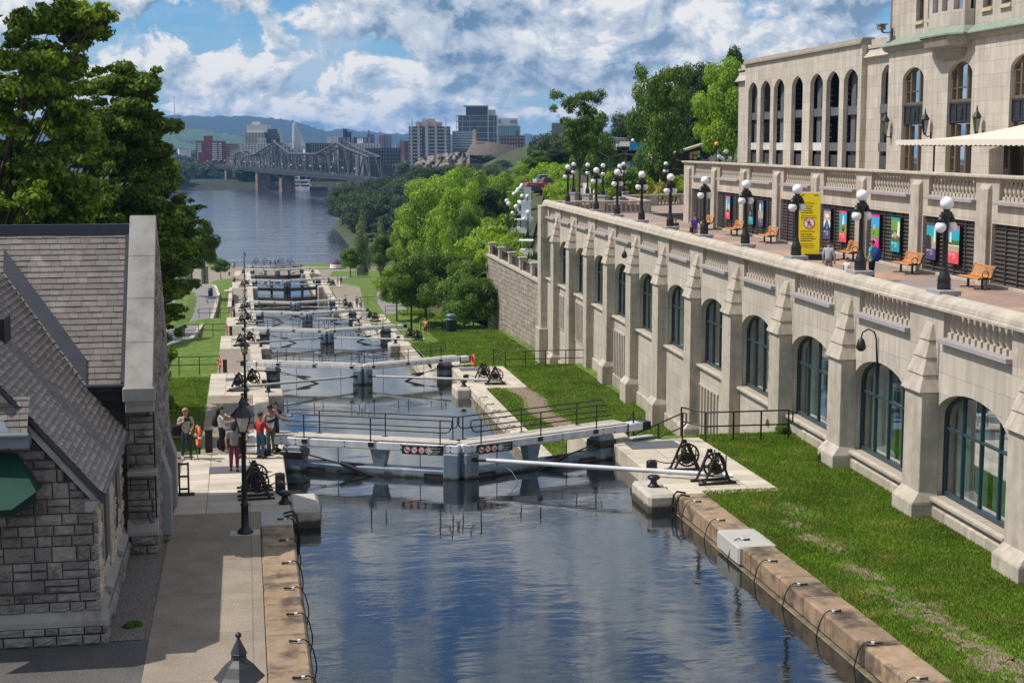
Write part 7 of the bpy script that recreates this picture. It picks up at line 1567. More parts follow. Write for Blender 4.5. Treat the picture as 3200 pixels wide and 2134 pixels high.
# ---------------------------------------------------------------- park hill and road furniture
def car(px, py, D, z, rz, col, label, kind='car', L=4.6, hh=1.5):
    p = GD(px, py, D); t = E('parked_car' if kind == 'car' else kind, (p[0], p[1], z if z is not None else p[2]), rz, label, 'car' if kind == 'car' else ('van' if 'van' in kind else 'truck')); b = B(); w = .92; bh = hh*.56
    b.ext([(-L/2, -w, .32), (L/2-.1, -w, .32), (L/2, -w, bh*.75), (L/2-.15, -w, bh), (-L/2+.05, -w, bh*1.05), (-L/2, -w, .7)], (0, 2*w, 0)); b.out('body', mat('paint_%.2f_%.2f_%.2f' % col, col, .3, .03, 1, spec=.6), t, bevel=.05)
    b = B(); x0, x1 = (-L*.42, L*.18) if kind == 'car' else (-L*.05, L*.28); b.hexa([(x0, -w*.94, bh), (x1, -w*.94, bh), (x1, w*.94, bh), (x0, w*.94, bh), (x0+.35, -w*.78, hh), (x1-.55, -w*.78, hh), (x1-.55, w*.78, hh), (x0+.35, w*.78, hh)]); c_ = b.out('cabin', m_win, t)
    b = B(); b.box(x0+.4, x1-.6, -w*.77, w*.77, hh, hh+.04); b.out('roof', mat('paint_%.2f_%.2f_%.2f' % col, col), t)
    for x in (-L*.31, L*.31):
        for s in (-1, 1): b = B(); b.tube([(x, s*w*.98, .33), (x, s*w*.72, .33)], .33, 12); wh = b.out('wheel', m_dark, t); b = B(); b.tube([(x, s*w*1.0, .33), (x, s*w*.97, .33)], .19, 10); b.out('rim', mG, wh)
    for s in (-1, 1): b = B(); b.cb(L/2-.04, s*.62, bh*.8, .12, .3, .16); b.out('headlight', m_signw, t)
    return t
ax = math.atan2(1, .22)
car(1696, 604, 236, roadz(230)+.08, ax-1.25, (.50, .02, .03), 'red pickup truck parked across the end of the climbing road', 'pickup_truck', 5.6, 1.85)
car(1672, 616, 226, roadz(220)+.08, ax-1.2, (.02, .02, .022), 'black car in front of the red pickup'); car(1712, 590, 246, roadz(240)+.08, ax-1.2, (.42, .45, .48), 'silver grey car behind the red pickup')
q = GD(1648, 640, 205); z = roadz(200)+.06
t = E('skip_container', (q[0]-1.0, q[1], z), ax-pi/2, 'lime green waste container on the climbing road', 'container'); b = B(); b.hexa([(-1.4, -1, 0), (1.4, -1, 0), (1.4, 1, 0), (-1.4, 1, 0), (-1.75, -1.2, 2.3), (1.75, -1.2, 2.3), (1.75, 1.2, 2.3), (-1.75, 1.2, 2.3)]); b.out('tub', mat('lime_paint', (.30, .50, .02), .5), t); b = B(); b.box(-1.85, 1.85, -1.3, -1.2, 2.15, 2.35); b.box(-1.85, 1.85, 1.2, 1.3, 2.15, 2.35); b.out('rim', mat('lime_dark', (.2, .36, .02), .5), t)
for (px, py, D, lab, w, hh) in ((1649, 636, 196, 'tall grey white signboard beside the lime container', .9, 3.2), (1644, 690, 172, 'pale grey upright board by the road railing', 1.1, 3.6)):
    q = GD(px, py, D); t = E('signboard', (q[0], q[1], roadz(q[1])), -.3, lab, 'sign'); b = B(); b.box(-w/2, w/2, -.1, .1, .5, hh+.4); b.out('board', mat('board_grey', (.50, .54, .60), .5), t); b = B(); b.box(-w*.3, -w*.2, -.05, .05, 0, .5); b.box(w*.2, w*.3, -.05, .05, 0, .5); b.out('foot', m_black, t)
def cart(px, py, D, lab, c):
    q = GD(px, py, D); z = roadz(q[1])+.06; t = E('utility_cart', (q[0], q[1], z), ax, lab, 'cart'); b = B(); b.hexa([(-1.3, -.7, .4), (1.3, -.7, .4), (1.3, .7, .4), (-1.3, .7, .4), (-1.2, -.65, 1.0), (1.0, -.65, 1.0), (1.0, .65, 1.0), (-1.2, .65, 1.0)]); b.out('body', mat('cart_%d' % int(c*100), (c, c*.97, c*.88), .5), t)
    b = B(); b.box(-1.25, .8, -.7, .7, 1.85, 1.93); b.out('roof', m_signw, t); b = B()
    for x in (-1.1, .7):
        for y in (-.6, .6): b.tube([(x, y, .9), (x, y, 1.9)], .03, 4)
    b.out('post', m_black, t)
    for x in (-.8, .8):
        for y in (-.7, .7): b = B(); b.tube([(x, y-.08, .28), (x, y+.08, .28)], .28, 10); b.out('wheel', m_dark, t)
cart(1628, 683, 172, 'cream utility cart by the road railing', .55); cart(1645, 742, 152, 'pale green white cart on the lower road', .6)
# railing and globe lamps along the climbing road
t = E('road_railing', (0, 0, 0), 0, 'black railing along the left edge of the climbing road', 'railing'); b = B(); pr_ = []
for i in range(46): y = 138+i*1.8; pr_.append((RXL(y)-.2, y, roadz(y)))
b.tube([(x, y, z+1.05) for x, y, z in pr_], .035, 4); b.tube([(x, y, z+.12) for x, y, z in pr_], .035, 4); b.out('rail', m_black, t); b = B()
for (x, y, z), (x1, y1, z1) in zip(pr_, pr_[1:]):
    for j in range(6): f = j/6; xx, yy, zz = x+(x1-x)*f, y+(y1-y)*f, z+(z1-z)*f; b.tube([(xx, yy, zz), (xx, yy, zz+1.05)], .02 if j else .045, 3)
b.out('baluster', m_black, t)
def single_lamp(x, y, z, hgt, lab, grp, m=None, n=1):
    t = E('globe_street_lamp', (x, y, z), 0, lab, 'street lamp', grp); b = B(); b.lathe([(.14, 0), (.12, .5), (.06, .6), (.05, hgt-.1), (.1, hgt)], 8); b.out('pole', m_black, t); b = B(); b.sph((0, 0, hgt+.24), .26, 12, 8); b.out('globe', m or m_globe, t)
    if n > 1:
        for s in (-1, 1): b = B(); b.tube([(0, 0, hgt-.7), (s*.4, 0, hgt-.6)], .04, 4); b.sph((s*.4, 0, hgt-.45), .22, 10, 8); b.out('side_globe', m_globe, t)
gr = 'globe lamps along the climbing road'
for i, (px, py, D, n) in enumerate([(1584, 628, 176, 1), (1589, 637, 172, 1), (1606, 607, 190, 1), (1614, 600, 198, 1), (1618, 593, 205, 1), (1625, 588, 214, 1), (1629, 582, 224, 1), (1631, 578, 232, 1), (1632, 613, 182, 2), (1648, 614, 186, 2), (1613, 646, 165, 3), (1650, 664, 158, 3), (1626, 634, 172, 2)]):
    q = GD(px, py, D); zg = hr(q[0], q[1]) if q[0] < RXL(q[1]) else roadz(q[1]); single_lamp(q[0], q[1], min(zg, q[2]-2.2), q[2]-min(zg, q[2]-2.2)-.24, 'white globe street lamp by the climbing road, %s' % ['left of the dark tree, upper', 'left of the dark tree, lower', 'beside the pale bush', 'second up the pale bush', 'third up the pale bush', 'fourth up the slope', 'fifth up the slope', 'topmost of the string', 'before the lime container, left', 'before the lime container, right', 'three armed one by the cart', 'three armed one at the wall corner', 'between cart and container'][i], gr, n=n)
gp = 'single globe lamps in the hilltop park'
for i, (px, py, D) in enumerate([(1890, 449, 240), (1908, 446, 236), (1928, 455, 250), (1936, 446, 232), (1948, 444, 222), (1978, 440, 205), (2018, 441, 195), (2108, 443, 172), (2239, 451, 165), (2247, 491, 150), (2269, 474, 150)]):
    q = GD(px, py, D); amber = i == 8; zg = min(hr(q[0], q[1]), q[2]-3); single_lamp(q[0], q[1], zg, q[2]-zg-.24, ('amber' if amber else 'white')+' globe lamp in the hilltop park, %s' % ['far left behind the trees', 'second from the left', 'low one above the white vans', 'above the white vans', 'right of the white vans', 'before the blue hoarding', 'in front of the blue hoarding', 'against the dark tree', 'the only amber one', 'low one at the hotel wing', 'with side globes at the hotel wing'][i], gp, m_amber if amber else None, n=2 if i == 10 else 1)
q = GD(1905, 477, 215); car(1905, 478, 215, q[2], .9, (.70, .71, .72), 'white van on the park road, left one', 'delivery_van', 5.2, 2.1); q = GD(1937, 478, 210); car(1937, 479, 210, q[2], .9, (.72, .73, .74), 'white pickup truck on the park road, right one', 'pickup_truck', 5.6, 2.0); car(1968, 478, 208, GD(1968, 478, 208)[2], .9, (.03, .03, .035), 'black car beside the white pickup in the park')
b = B(); q = GD(1985, 482, 205)
t = E('site_hoarding', (0, 0, 0), 0, 'blue and pink printed hoarding behind the park lamps', 'hoarding')
for i, (pa, pb, c) in enumerate([(1968, 1990, 'sky'), (1990, 2016, 'aqua'), (2016, 2035, 'sky'), (2035, 2070, 'pink'), (2190, 2206, 'aqua'), (2206, 2216, 'pink')]):
    a, c_ = GD(pa, 480, 203), GD(pb, 480, 203); b = B(); b.hexa([(a[0], a[1], a[2]-2), (c_[0], c_[1], c_[2]-2), (c_[0], c_[1]+.2, c_[2]-2), (a[0], a[1]+.2, a[2]-2), (a[0], a[1], a[2]+1.4), (c_[0], c_[1], c_[2]+1.4), (c_[0], c_[1]+.2, c_[2]+1.4), (a[0], a[1]+.2, a[2]+1.4)]); b.out('panel', PM(c), t)
a, c_ = GD(2080, 494, 165), GD(2190, 494, 165); rzp = math.atan2(c_[1]-a[1], c_[0]-a[0]); W = math.hypot(c_[0]-a[0], c_[1]-a[1])
t = E('park_pavilion', (a[0], a[1], a[2]-.5), rzp, 'low dark pavilion with a sloping grey roof in the park', 'pavilion'); b = B(); b.add([(0, 0, .3), (W, 0, .3), (W, 0, 1.85), (0, 0, .5)], [(0, 1, 2, 3)]); b.box(0, W, 0, 3, -2, .3); b.out('wall', mat('pavilion_dark', (.045, .03, .022)), t); b = B(); b.hexa([(-.6, -.6, .35), (W+.2, -.6, 1.85), (W+.2, 3, 1.85), (-.6, 3, .35), (-.6, -.6, .6), (W+.2, -.6, 2.05), (W+.2, 3, 2.05), (-.6, 3, .6)]); b.out('roof', m_trim, t)
b = B()
for x, z, w in ((.72, .95, .3), (.72, .55, .3), (.84, 1.0, .45), (.84, .5, .3), (.94, 1.1, .25), (.94, .7, .25)): b.box(W*x-w/2, W*x+w/2, -.05, 0, z-.15, z+.2)
b.out('notice', mat('notice_tan', (.5, .38, .2)), t)
a = GD(2052, 480, 168); t = E('white_kiosk', (a[0], a[1], a[2]-1), .2, 'small white kiosk beside the pale tree trunk', 'kiosk'); b = B(); b.box(-.6, .6, 0, 1, 0, 2.1); b.out('wall', m_signw, t); b = B(); b.box(-.25, .0, -.03, 0, .6, 1.6); b.out('opening', m_dark, t)
# dark terrace railing in front of the park
t = E('park_railing', (0, 0, 0), 0, 'dark picket railing along the park edge above the bushes', 'railing'); L = []
for px, py, D in ((1868, 480, 186), (1900, 500, 178), (1950, 490, 172), (2010, 495, 165), (2080, 503, 158), (2140, 515, 150)): q = GD(px, py, D); L.append((q[0], q[1], q[2]-.7))
b = B(); b.tube([(x, y, z+1.0) for x, y, z in L], .07, 4); b.tube([(x, y, z+.1) for x, y, z in L], .04, 4)
for p, q in zip(L, L[1:]):
    n = max(2, int(math.dist(p, q)/.6))
    for j in range(n): f = j/n; c = [p[i]+(q[i]-p[i])*f for i in range(3)]; b.tube([c, (c[0], c[1], c[2]+1)], .03, 3)
b.out('railing_panel', m_black, t)
a, c_ = GD(1960, 486, 200), GD(2004, 486, 200); t = E('dark_planter', (a[0], a[1], a[2]-.8), 0, 'long black planter box in front of the park lamps', 'planter'); b = B(); b.box(0, c_[0]-a[0], 0, 1.2, 0, 1.4); b.out('box', m_dark, t); b = B(); b.box(.1, c_[0]-a[0]-.1, .1, 1.1, 1.4, 1.45); b.out('soil', m_soil, t)
# stone gate pillars near the lower plaza
for px, py, D, w, lab in ((1126, 868, 345, 3.6, 'square stone gate pillar with pyramid cap right of the plaza'), (589, 868, 335, 3.2, 'low square stone pillar at the bend of the service road, left one'), (640, 866, 338, 3.0, 'low square stone pillar at the bend of the service road, right one')):
    q = GD(px, py, D); t = E('gate_pillar', (q[0], q[1], q[2]-1.5), .05, lab, 'pillar', 'stone gate pillars'); h_ = 2.4+1.5; b = B(); b.cb(0, 0, h_/2, w*.5, w*.5, h_); b.out('shaft', m_dress, t); b = B(); frustum(b, -w*.3, w*.3, -w*.3, w*.3, h_, -.05, .05, -.05, .05, h_+.9); b.out('cap', m_dress, t)
# rock face beside the road
p = GD(1600, 790, 150); t = E('rock_outcrop', (p[0], p[1], p[2]-2), 0, 'grey rough rock face above the small terrace', 'rock'); b = B(); rr = random.Random(2)
b.grid(lambda i, j: (-2.6+5.2*i/10+rr.uniform(-.1, .1), 1.2*j/6+rr.uniform(-.25, .25)-.5, -1.5+(4.4-abs(i-4)*.5)*j/6), range(11), range(7)); b.out('rock', m_rock, t)
# handwheels and walkway of the last gate
for i, f in enumerate((.12, .32, .68, .88)):
    t = E('handwheel', (1.45+11.6*f, YK[7]+8.5, ZK[7]+.3), 0, 'large handwheel on the farthest gate walkway, %s' % ['leftmost', 'second from the left', 'third from the left', 'rightmost'][i], 'handwheel', 'handwheels on the farthest gate'); b = B(); b.tube([(.6*math.cos(a), 0, 1.7+.6*math.sin(a)) for a in [2*pi*j/16 for j in range(17)]], .07, 5, False); b.tube([(-.6, 0, 1.7), (.6, 0, 1.7)], .05, 4); b.out('wheel', m_black, t); b = B(); b.tube([(0, 0, 0), (0, 0, 1.7)], .07, 5); b.out('stem', m_black, t)
# low stone parapets beside the left path at the fifth lock
b = B(); b.box(-2.6, -2.05, 222, 252, ZK[4]-1, ZK[4]+.75); b.box(-3.4, -2.05, 252, 254, ZK[5]-1, ZK[5]+.8); o = b.out('stone_parapet', m_cope, bevel=.04); tag(o, 'low pale stone parapet beside the left path before the sixth gate', 'parapet')
# round cushion like boat tender by the plaza and stray things
p = G(1050, 838, -21.2); t = E('parasol_tent', p, 0, 'small white tent with red and blue top by the far lawn', 'tent'); b = B(); b.lathe([(1.6, 0), (1.5, 1.0)], 10); b.out('wall', m_signw, t); b = B(); b.sph((0, 0, 1.0), (1.3, 1.3, 1.4), 10, 6); b.out('top', mat('tent_top', (.15, .05, .12)), t)
t = E('information_panel', GD(1238, 930, 196), .3, 'slanted white information panel beside the curving path', 'sign'); b = B(); b.hexa([(-.8, -.3, .9), (.8, -.3, .9), (.8, .3, 1.5), (-.8, .3, 1.5), (-.8, -.32, .95), (.8, -.32, .95), (.8, .28, 1.55), (-.8, .28, 1.55)]); b.out('panel', m_signw, t); b = B(); b.tube([(.2, .1, -.6), (.2, .1, 1.2)], .09, 6); b.out('post', m_black, t)
# ================================================================ people
def skin_mesh(V, Ed, Rd, sub=2):
    me = bpy.data.meshes.new('sk'); me.from_pydata(V, Ed, []); o = bpy.data.objects.new('sk', me); COL.objects.link(o)
    m = o.modifiers.new('s', 'SKIN'); m.use_smooth_shade = True; m.branch_smoothing = .6
    if not me.skin_vertices: me.attributes  # layer is created by the modifier below
    bm = bmesh.new(); bm.from_mesh(me); l = bm.verts.layers.skin.verify(); bm.verts.ensure_lookup_table()
    for i, r in enumerate(Rd): bm.verts[i][l].radius = r if isinstance(r, tuple) else (r, r); bm.verts[i][l].use_root = (i == 0)
    bm.to_mesh(me); bm.free()
    s = o.modifiers.new('d', 'SUBSURF'); s.levels = sub; s.render_levels = sub
    dg = bpy.context.evaluated_depsgraph_get(); r = bpy.data.meshes.new_from_object(o.evaluated_get(dg)); bpy.data.objects.remove(o); bpy.data.meshes.remove(me)
    r.polygons.foreach_set('use_smooth', [True]*len(r.polygons)); return r
POSE0 = dict(pel=(0, 0, .95), che=(0, 0, 1.28), nek=(0, .01, 1.48), hed=(0, -.015, 1.56), top=(0, -.01, 1.68), lsh=(.17, .01, 1.41), lel=(.23, .03, 1.13), lwr=(.24, -.05, .89), rsh=(-.17, .01, 1.41), rel=(-.23, .03, 1.13), rwr=(-.24, -.05, .89),
             lhi=(.09, 0, .90), lkn=(.10, -.02, .50), lan=(.10, .02, .09), lto=(.12, -.15, .03), rhi=(-.09, 0, .90), rkn=(-.10, -.02, .50), ran=(-.10, .02, .09), rto=(-.12, -.15, .03))
def person(loc, rz, label, top=(.3, .3, .3), legs=(.03, .05, .12), hair=(.04, .025, .015), shoes=(.05, .05, .05), skin=None, sleeve=1, shorts=False, pose=None, h=1.75, group=None, hairlen=0, hat=None, detail=True, wide=1., skirt=None):
    """local figure faces -y; sleeve 0 none, 1 short, 2 long"""
    P = dict(POSE0); P.update(pose or {}); P = {k: Vector(v) for k, v in P.items()}; sk = skin or m_skin
    t = E('person', loc, rz, label, 'person', group, h/1.75)
    cm = lambda n, c: mat('%s_%.2f_%.2f_%.2f' % (n, *c), c, .85, .12, 9)
    K = ['pel', 'che', 'nek', 'hed', 'top', 'lsh', 'lel', 'lwr', 'rsh', 'rel', 'rwr', 'lhi', 'lkn', 'lan', 'lto', 'rhi', 'rkn', 'ran', 'rto']; V = [P[k] for k in K]; ix = {k: i for i, k in enumerate(K)}
    Ed = [('pel', 'che'), ('che', 'nek'), ('nek', 'hed'), ('hed', 'top'), ('che', 'lsh'), ('lsh', 'lel'), ('lel', 'lwr'), ('che', 'rsh'), ('rsh', 'rel'), ('rel', 'rwr'), ('pel', 'lhi'), ('lhi', 'lkn'), ('lkn', 'lan'), ('lan', 'lto'), ('pel', 'rhi'), ('rhi', 'rkn'), ('rkn', 'ran'), ('ran', 'rto')]
    rad = dict(pel=.125, che=.135, nek=.055, hed=.085, top=.088, lsh=.062, lel=.044, lwr=.030, rsh=.062, rel=.044, rwr=.030, lhi=.09, lkn=.058, lan=.04, lto=.032, rhi=.09, rkn=.058, ran=.04, rto=.032)
    Ei = [(ix[a], ix[b]) for a, b in Ed]; Rd = [rad[k] for k in K]
    if detail:
        for s in 'lr':  # hands: palm and five fingers
            w, e = P[s+'wr'], P[s+'el']; d = (w-e).normalized(); side = d.cross(Vector((0, 1, 0) if abs(d.y) < .8 else (0, 0, 1))).normalized(); cur = d.cross(side).normalized()*(1 if s == 'l' else -1)
            pi_ = len(V); V.append(w+d*.075); Rd.append((.030, .026)); Ei.append((ix[s+'wr'], pi_))
            for j, (o, l) in enumerate(((-.027, .072), (-.009, .085), (.010, .08), (.027, .062))):
                b0 = len(V); V.append(w+d*.10+side*o); Rd.append(.010); Ei.append((pi_, b0)); V.append(w+d*(.10+l*.6)+side*o*1.2+cur*.015); Rd.append(.009); Ei.append((b0, b0+1)); V.append(w+d*(.10+l)+side*o*1.25+cur*.04); Rd.append(.008); Ei.append((b0+1, b0+2))
            b0 = len(V); V.append(w+d*.06-side*.045+cur*.01); Rd.append(.011); Ei.append((pi_, b0)); V.append(w+d*.10-side*.06+cur*.03); Rd.append(.009); Ei.append((b0, b0+1))
    body = link('body', skin_mesh(V, Ei, Rd, 2 if detail else 1), t); body.data.materials.append(sk)
    up = (P['top']-P['nek']).normalized(); hc = P['hed'].lerp(P['top'], .6)
    fd = Vector((0, -1, 0)); fd = (fd-up*fd.dot(up)).normalized(); sd_ = fd.cross(up)
    if pose and 'look' in pose: fd = Vector(pose['look']).normalized(); sd_ = fd.cross(up).normalized()
    if detail:
        b = B(); b.sph(tuple(hc+fd*.098-up*.03), (.016, .018, .022), 8, 6)
        for s in (-1, 1): b.sph(tuple(hc+sd_*s*.09-up*.01), (.018, .025, .034), 8, 6)
        b.out('nose_and_ears', sk, t)
        b = B()
        for s in (-1, 1): b.sph(tuple(hc+fd*.087+sd_*s*.033+up*.012), (.014, .010, .009), 8, 6)
        b.tube([tuple(hc+fd*.088-sd_*.025-up*.068), tuple(hc+fd*.094-up*.070), tuple(hc+fd*.088+sd_*.025-up*.068)], .006, 5); b.out('eyes_and_mouth', m_dark, t)
    # hair: cap over the back and top of the head
    b = B(); c = hc+up*.018-fd*.012; n = 14
    vs = []; rows = 7
    for i in range(rows):
        for k in range(n):
            a = 2*pi*k/n; back = -math.cos(a); low = 1.25+.75*max(0, back)+(.35 if abs(math.sin(a)) > .6 else 0); th = low*i/(rows-1); d = up*math.cos(th)+(fd*math.cos(a)+sd_*math.sin(a))*math.sin(th); vs.append(c+Vector(d)*.106)
    b.add(vs, [(i*n+k, i*n+(k+1) % n, (i+1)*n+(k+1) % n, (i+1)*n+k) for i in range(rows-1) for k in range(n)], True)
    if hairlen: b.tube([tuple(c-fd*.05-up*.02), tuple(c-fd*.09-up*.12), tuple(c-fd*.09-up*(.12+hairlen*.6)), tuple(c-fd*.07-up*(.12+hairlen))], [.095, .10, .085, .03], 10)
    b.out('hair', mat('hair_%.2f_%.2f' % hair[:2], hair, .6, .2, 12), t)
    if hat: b = B(); b.sph(tuple(hc+up*.045), (.112, .118, .085), 12, 8); b.add([tuple(hc+up*.05+fd*.09+sd_*.07), tuple(hc+up*.05+fd*.09-sd_*.07), tuple(hc+up*.035+fd*.19-sd_*.05), tuple(hc+up*.035+fd*.19+sd_*.05)], [(0, 1, 2, 3)]); b.out('cap', cm('cloth', hat), t)
    # shirt
    hip = P['pel'].lerp(P['che'], -.38); L = [hip, P['pel'].lerp(P['che'], .4), P['che'], P['che'].lerp(P['nek'], .72), P['lsh'], P['rsh']]; e = [(0, 1), (1, 2), (2, 3), (2, 4), (2, 5)]; r_ = [.165*wide, .158*wide, .172*wide, .085, .088, .088]
    for s, i in (('l', 4), ('r', 5)):
        if sleeve == 0: continue
        q = len(L); L.append(P[s+'sh'].lerp(P[s+'el'], .7 if sleeve == 1 else 1.)); r_.append(.066 if sleeve == 1 else .056); e.append((i, q))
        if sleeve == 2: L.append(P[s+'el'].lerp(P[s+'wr'], .92)); r_.append(.043); e.append((q, q+1))
    o = link('shirt', skin_mesh([tuple(v) for v in L], e, r_, 2), t); o.data.materials.append(cm('cloth', top))
    # trousers
    L = [P['pel']-Vector((0, 0, .0)), P['pel'].lerp(P['che'], .35)]; e = [(0, 1)]; r_ = [.145*wide, .142*wide]
    for s in 'lr':
        q = len(L); L.append(P[s+'hi']); r_.append(.102*wide); e.append((0, q))
        if shorts: L.append(P[s+'hi'].lerp(P[s+'kn'], .9)); r_.append(.088); e.append((q, q+1))
        else: L += [P[s+'kn'], P[s+'kn'].lerp(P[s+'an'], .93)]; r_ += [.074, .056]; e += [(q, q+1), (q+1, q+2)]
    o = link('trousers', skin_mesh([tuple(v) for v in L], e, r_, 2), t); o.data.materials.append(cm('cloth', legs))
    b = B()
    for s in 'lr':
        a, d = P[s+'an'], P[s+'to']; b.tube([tuple(a+(a-d).normalized()*.05-Vector((0, 0, .04))), tuple(a.lerp(d, .35)-Vector((0, 0, .025))), tuple(d+(d-a).normalized()*.05-Vector((0, 0, .0)))], [.045, .052, .038], 8)
    b.out('shoes', cm('shoe', shoes), t); return t
def pack(t, col, c=(0, .20, 1.22), r=(.17, .12, .25)):
    b = B(); b.sph(c, r, 12, 8); b.sph((c[0], c[1]+.08, c[2]-.08), (r[0]*.7, r[1]*.7, r[2]*.55), 10, 6); o = b.out('backpack', mat('pack_%.2f_%.2f' % col[:2], col, .8), None); o.parent = None
    b = B()
    for s in (-1, 1): b.tube([(s*.11, .12, 1.42), (s*.13, -.06, 1.46), (s*.13, -.15, 1.3), (s*.12, .02, 1.08)], .018, 5)
    st = b.out('strap', mat('pack_%.2f_%.2f' % col[:2], col), o); return o
def at(px, py, z): p = G(px, py, z); return (p[0], p[1], z)
def top_thing(o, t, name, label, cat):
    o.name = name; o.matrix_world = Matrix.Translation(t.location) @ Matrix.Rotation(t.rotation_euler.z, 4, 'Z') @ Matrix.Scale(t.scale[0], 4); tag(o, label, cat)
# near group
t = person(at(583, 1434, 0), .12, 'man in beige shirt and jeans photographing with a long camera on a strap', (.42, .36, .30), (.03, .045, .10), (.40, .20, .08), (.30, .32, .36), pose=dict(rel=(-.26, -.06, 1.20), rwr=(-.06, -.30, 1.36), lel=(.26, -.02, 1.14), lwr=(.16, -.24, 1.02), lan=(.16, .0, .09), lto=(.22, -.15, .03), lkn=(.13, -.02, .5), ran=(-.13, .02, .09)), h=1.83)
b = B(); b.cb(.0, -.36, 1.42, .15, .10, .12); b.tube([(.02, -.40, 1.42), (.06, -.58, 1.44)], [.055, .06], 12); o = b.out('camera', m_black); top_thing(o, t, 'photo_camera', 'black camera held up by the man in the beige shirt', 'camera')
b = B(); b.cb(-.30, .10, .98, .34, .2, .36); o = b.out('x', mat('bag_black', (.012, .012, .013), .8), bevel=.04); top_thing(o, t, 'shoulder_bag', 'black shoulder bag at the hip of the man in beige', 'bag'); b = B(); b.tube([(-.28, .0, 1.12), (-.06, -.17, 1.30), (.13, -.06, 1.47)], .022, 5); b.out('strap', mat('bag_black', (.012, .012, .013)), o)
b = B(); b.tube([(.16, -.30, 1.02), (.16, -.30, .95), (.14, -.34, .01)], .014, 5); b.tube([(.16, -.30, 1.0), (.36, -.42, .01)], .012, 5); b.tube([(.16, -.30, 1.0), (.10, .04, .01)], .012, 5); o = b.out('x', m_black); top_thing(o, t, 'tripod', 'thin black tripod beside the man in beige', 'tripod')
t = person(at(694, 1416, 0), 1.3, 'woman with black hair, white tee, black trousers and black backpack reaching out', (.66, .66, .70), (.010, .010, .012), (.012, .009, .008), (.35, .36, .42), m_skin, pose=dict(rel=(-.22, -.22, 1.18), rwr=(-.10, -.42, 1.22), lel=(.2, -.24, 1.32), lwr=(.10, -.50, 1.38), lkn=(.10, -.10, .5), lan=(.10, -.12, .09), lto=(.1, -.28, .03)), h=1.70, hairlen=.16); pack(t, (.015, .014, .015)); o = bpy.data.objects['backpack']; top_thing(o, t, 'backpack', 'round black backpack worn by the woman in white tee', 'backpack')
person(at(733, 1475, 0), pi+.1, 'woman seen from behind in grey tee and burgundy trousers by the lamp post', (.20, .20, .21), (.12, .015, .045), (.02, .014, .012), (.03, .02, .02), m_skin, pose=dict(lel=(.27, .0, 1.15), rel=(-.25, -.12, 1.2), rwr=(-.15, -.3, 1.3), lan=(.1, -.16, .09), lto=(.1, -.3, .03)), h=1.74, hairlen=.10, wide=1.12)
person(at(757, 1432, 0), -.5, 'person in pale cap and dark tee mostly hidden behind the lantern post', (.10, .10, .12), (.03, .03, .035), (.04, .03, .02), (.1, .1, .1), hat=(.40, .30, .30), h=1.80, wide=1.15, pose=dict(lel=(.30, -.05, 1.12), lwr=(.28, -.12, .86)))
person(at(815, 1432, 0), pi-.75, 'man in long sleeved red top, blue jeans and dark cap with back turned', (.42, .03, .03), (.04, .11, .19), (.03, .02, .015), (.06, .05, .04), m_skind, 2, hat=(.05, .045, .05), pose=dict(rel=(-.27, -.10, 1.12), rwr=(-.22, -.32, 1.10), lel=(.26, -.02, 1.12), lwr=(.2, -.2, .96)), h=1.66)
t = person(at(846, 1418, 0), .55, 'man in white tank top and khaki trousers stretching out an open hand', (.66, .65, .74), (.105, .105, .075), (.015, .010, .008), (.12, .08, .05), m_skind, 0, pose=dict(lel=(.34, -.12, 1.22), lwr=(.58, -.22, 1.16), rel=(-.27, -.02, 1.15), rwr=(-.2, -.2, 1.0), lan=(.14, .0, .09)), h=1.80)
b = B(); b.tube([(-.16, -.13, 1.16), (.0, -.17, 1.20), (.15, -.14, 1.25)], [.05, .06, .05], 8); b.tube([(-.16, -.1, 1.16), (-.17, .12, 1.2)], .02, 5); o = b.out('x', mat('bag_black', (.012, .012, .013))); top_thing(o, t, 'chest_bag', 'black bag slung across the white tank top', 'bag')
b = B(); b.cb(0, -.125, 1.635, .14, .02, .035); o = b.out('x', m_black); top_thing(o, t, 'sunglasses', 'dark sunglasses on the man in the white tank top', 'glasses')
person(at(861, 1409, 0), .9, 'man in navy shirt half hidden behind the white tank top', (.02, .025, .07), (.03, .03, .04), (.03, .02, .015), h=1.83, pose=dict(lel=(.26, -.18, 1.2), lwr=(.24, -.36, 1.24)))
person(at(516, 1430, 0), -1.6, 'person in mint green top cut off by the stone building edge', (.06, .42, .30), (.03, .03, .05), (.3, .18, .08), h=1.4, pose=dict(rel=(-.22, -.15, 1.15), rwr=(-.18, -.3, 1.2)), detail=False)
t = E('rucksack', at(700, 1409, 0), .3, 'olive and red rucksack lying on the platform by the black haired woman', 'bag'); b = B(); b.sph((0, 0, .26), (.26, .2, .3), 12, 8); b.out('body', mat('olive_pack', (.06, .055, .03)), t); b = B(); b.sph((.22, 0, .2), (.14, .14, .18), 10, 6); b.out('pocket', mat('red_pack', (.16, .02, .03)), t)
t = E('handbag', at(829, 1424, 0), .3, 'small black bag standing by the feet of the man in red', 'bag'); b = B(); b.box(-.18, .18, -.1, .1, 0, .25); b.out('body', mat('bag_black', (.012, .012, .013)), t, bevel=.03); b = B(); b.tube([(-.12, 0, .25), (-.06, 0, .42), (.06, 0, .42), (.12, 0, .25)], .015, 5); b.out('handle', m_black, t)
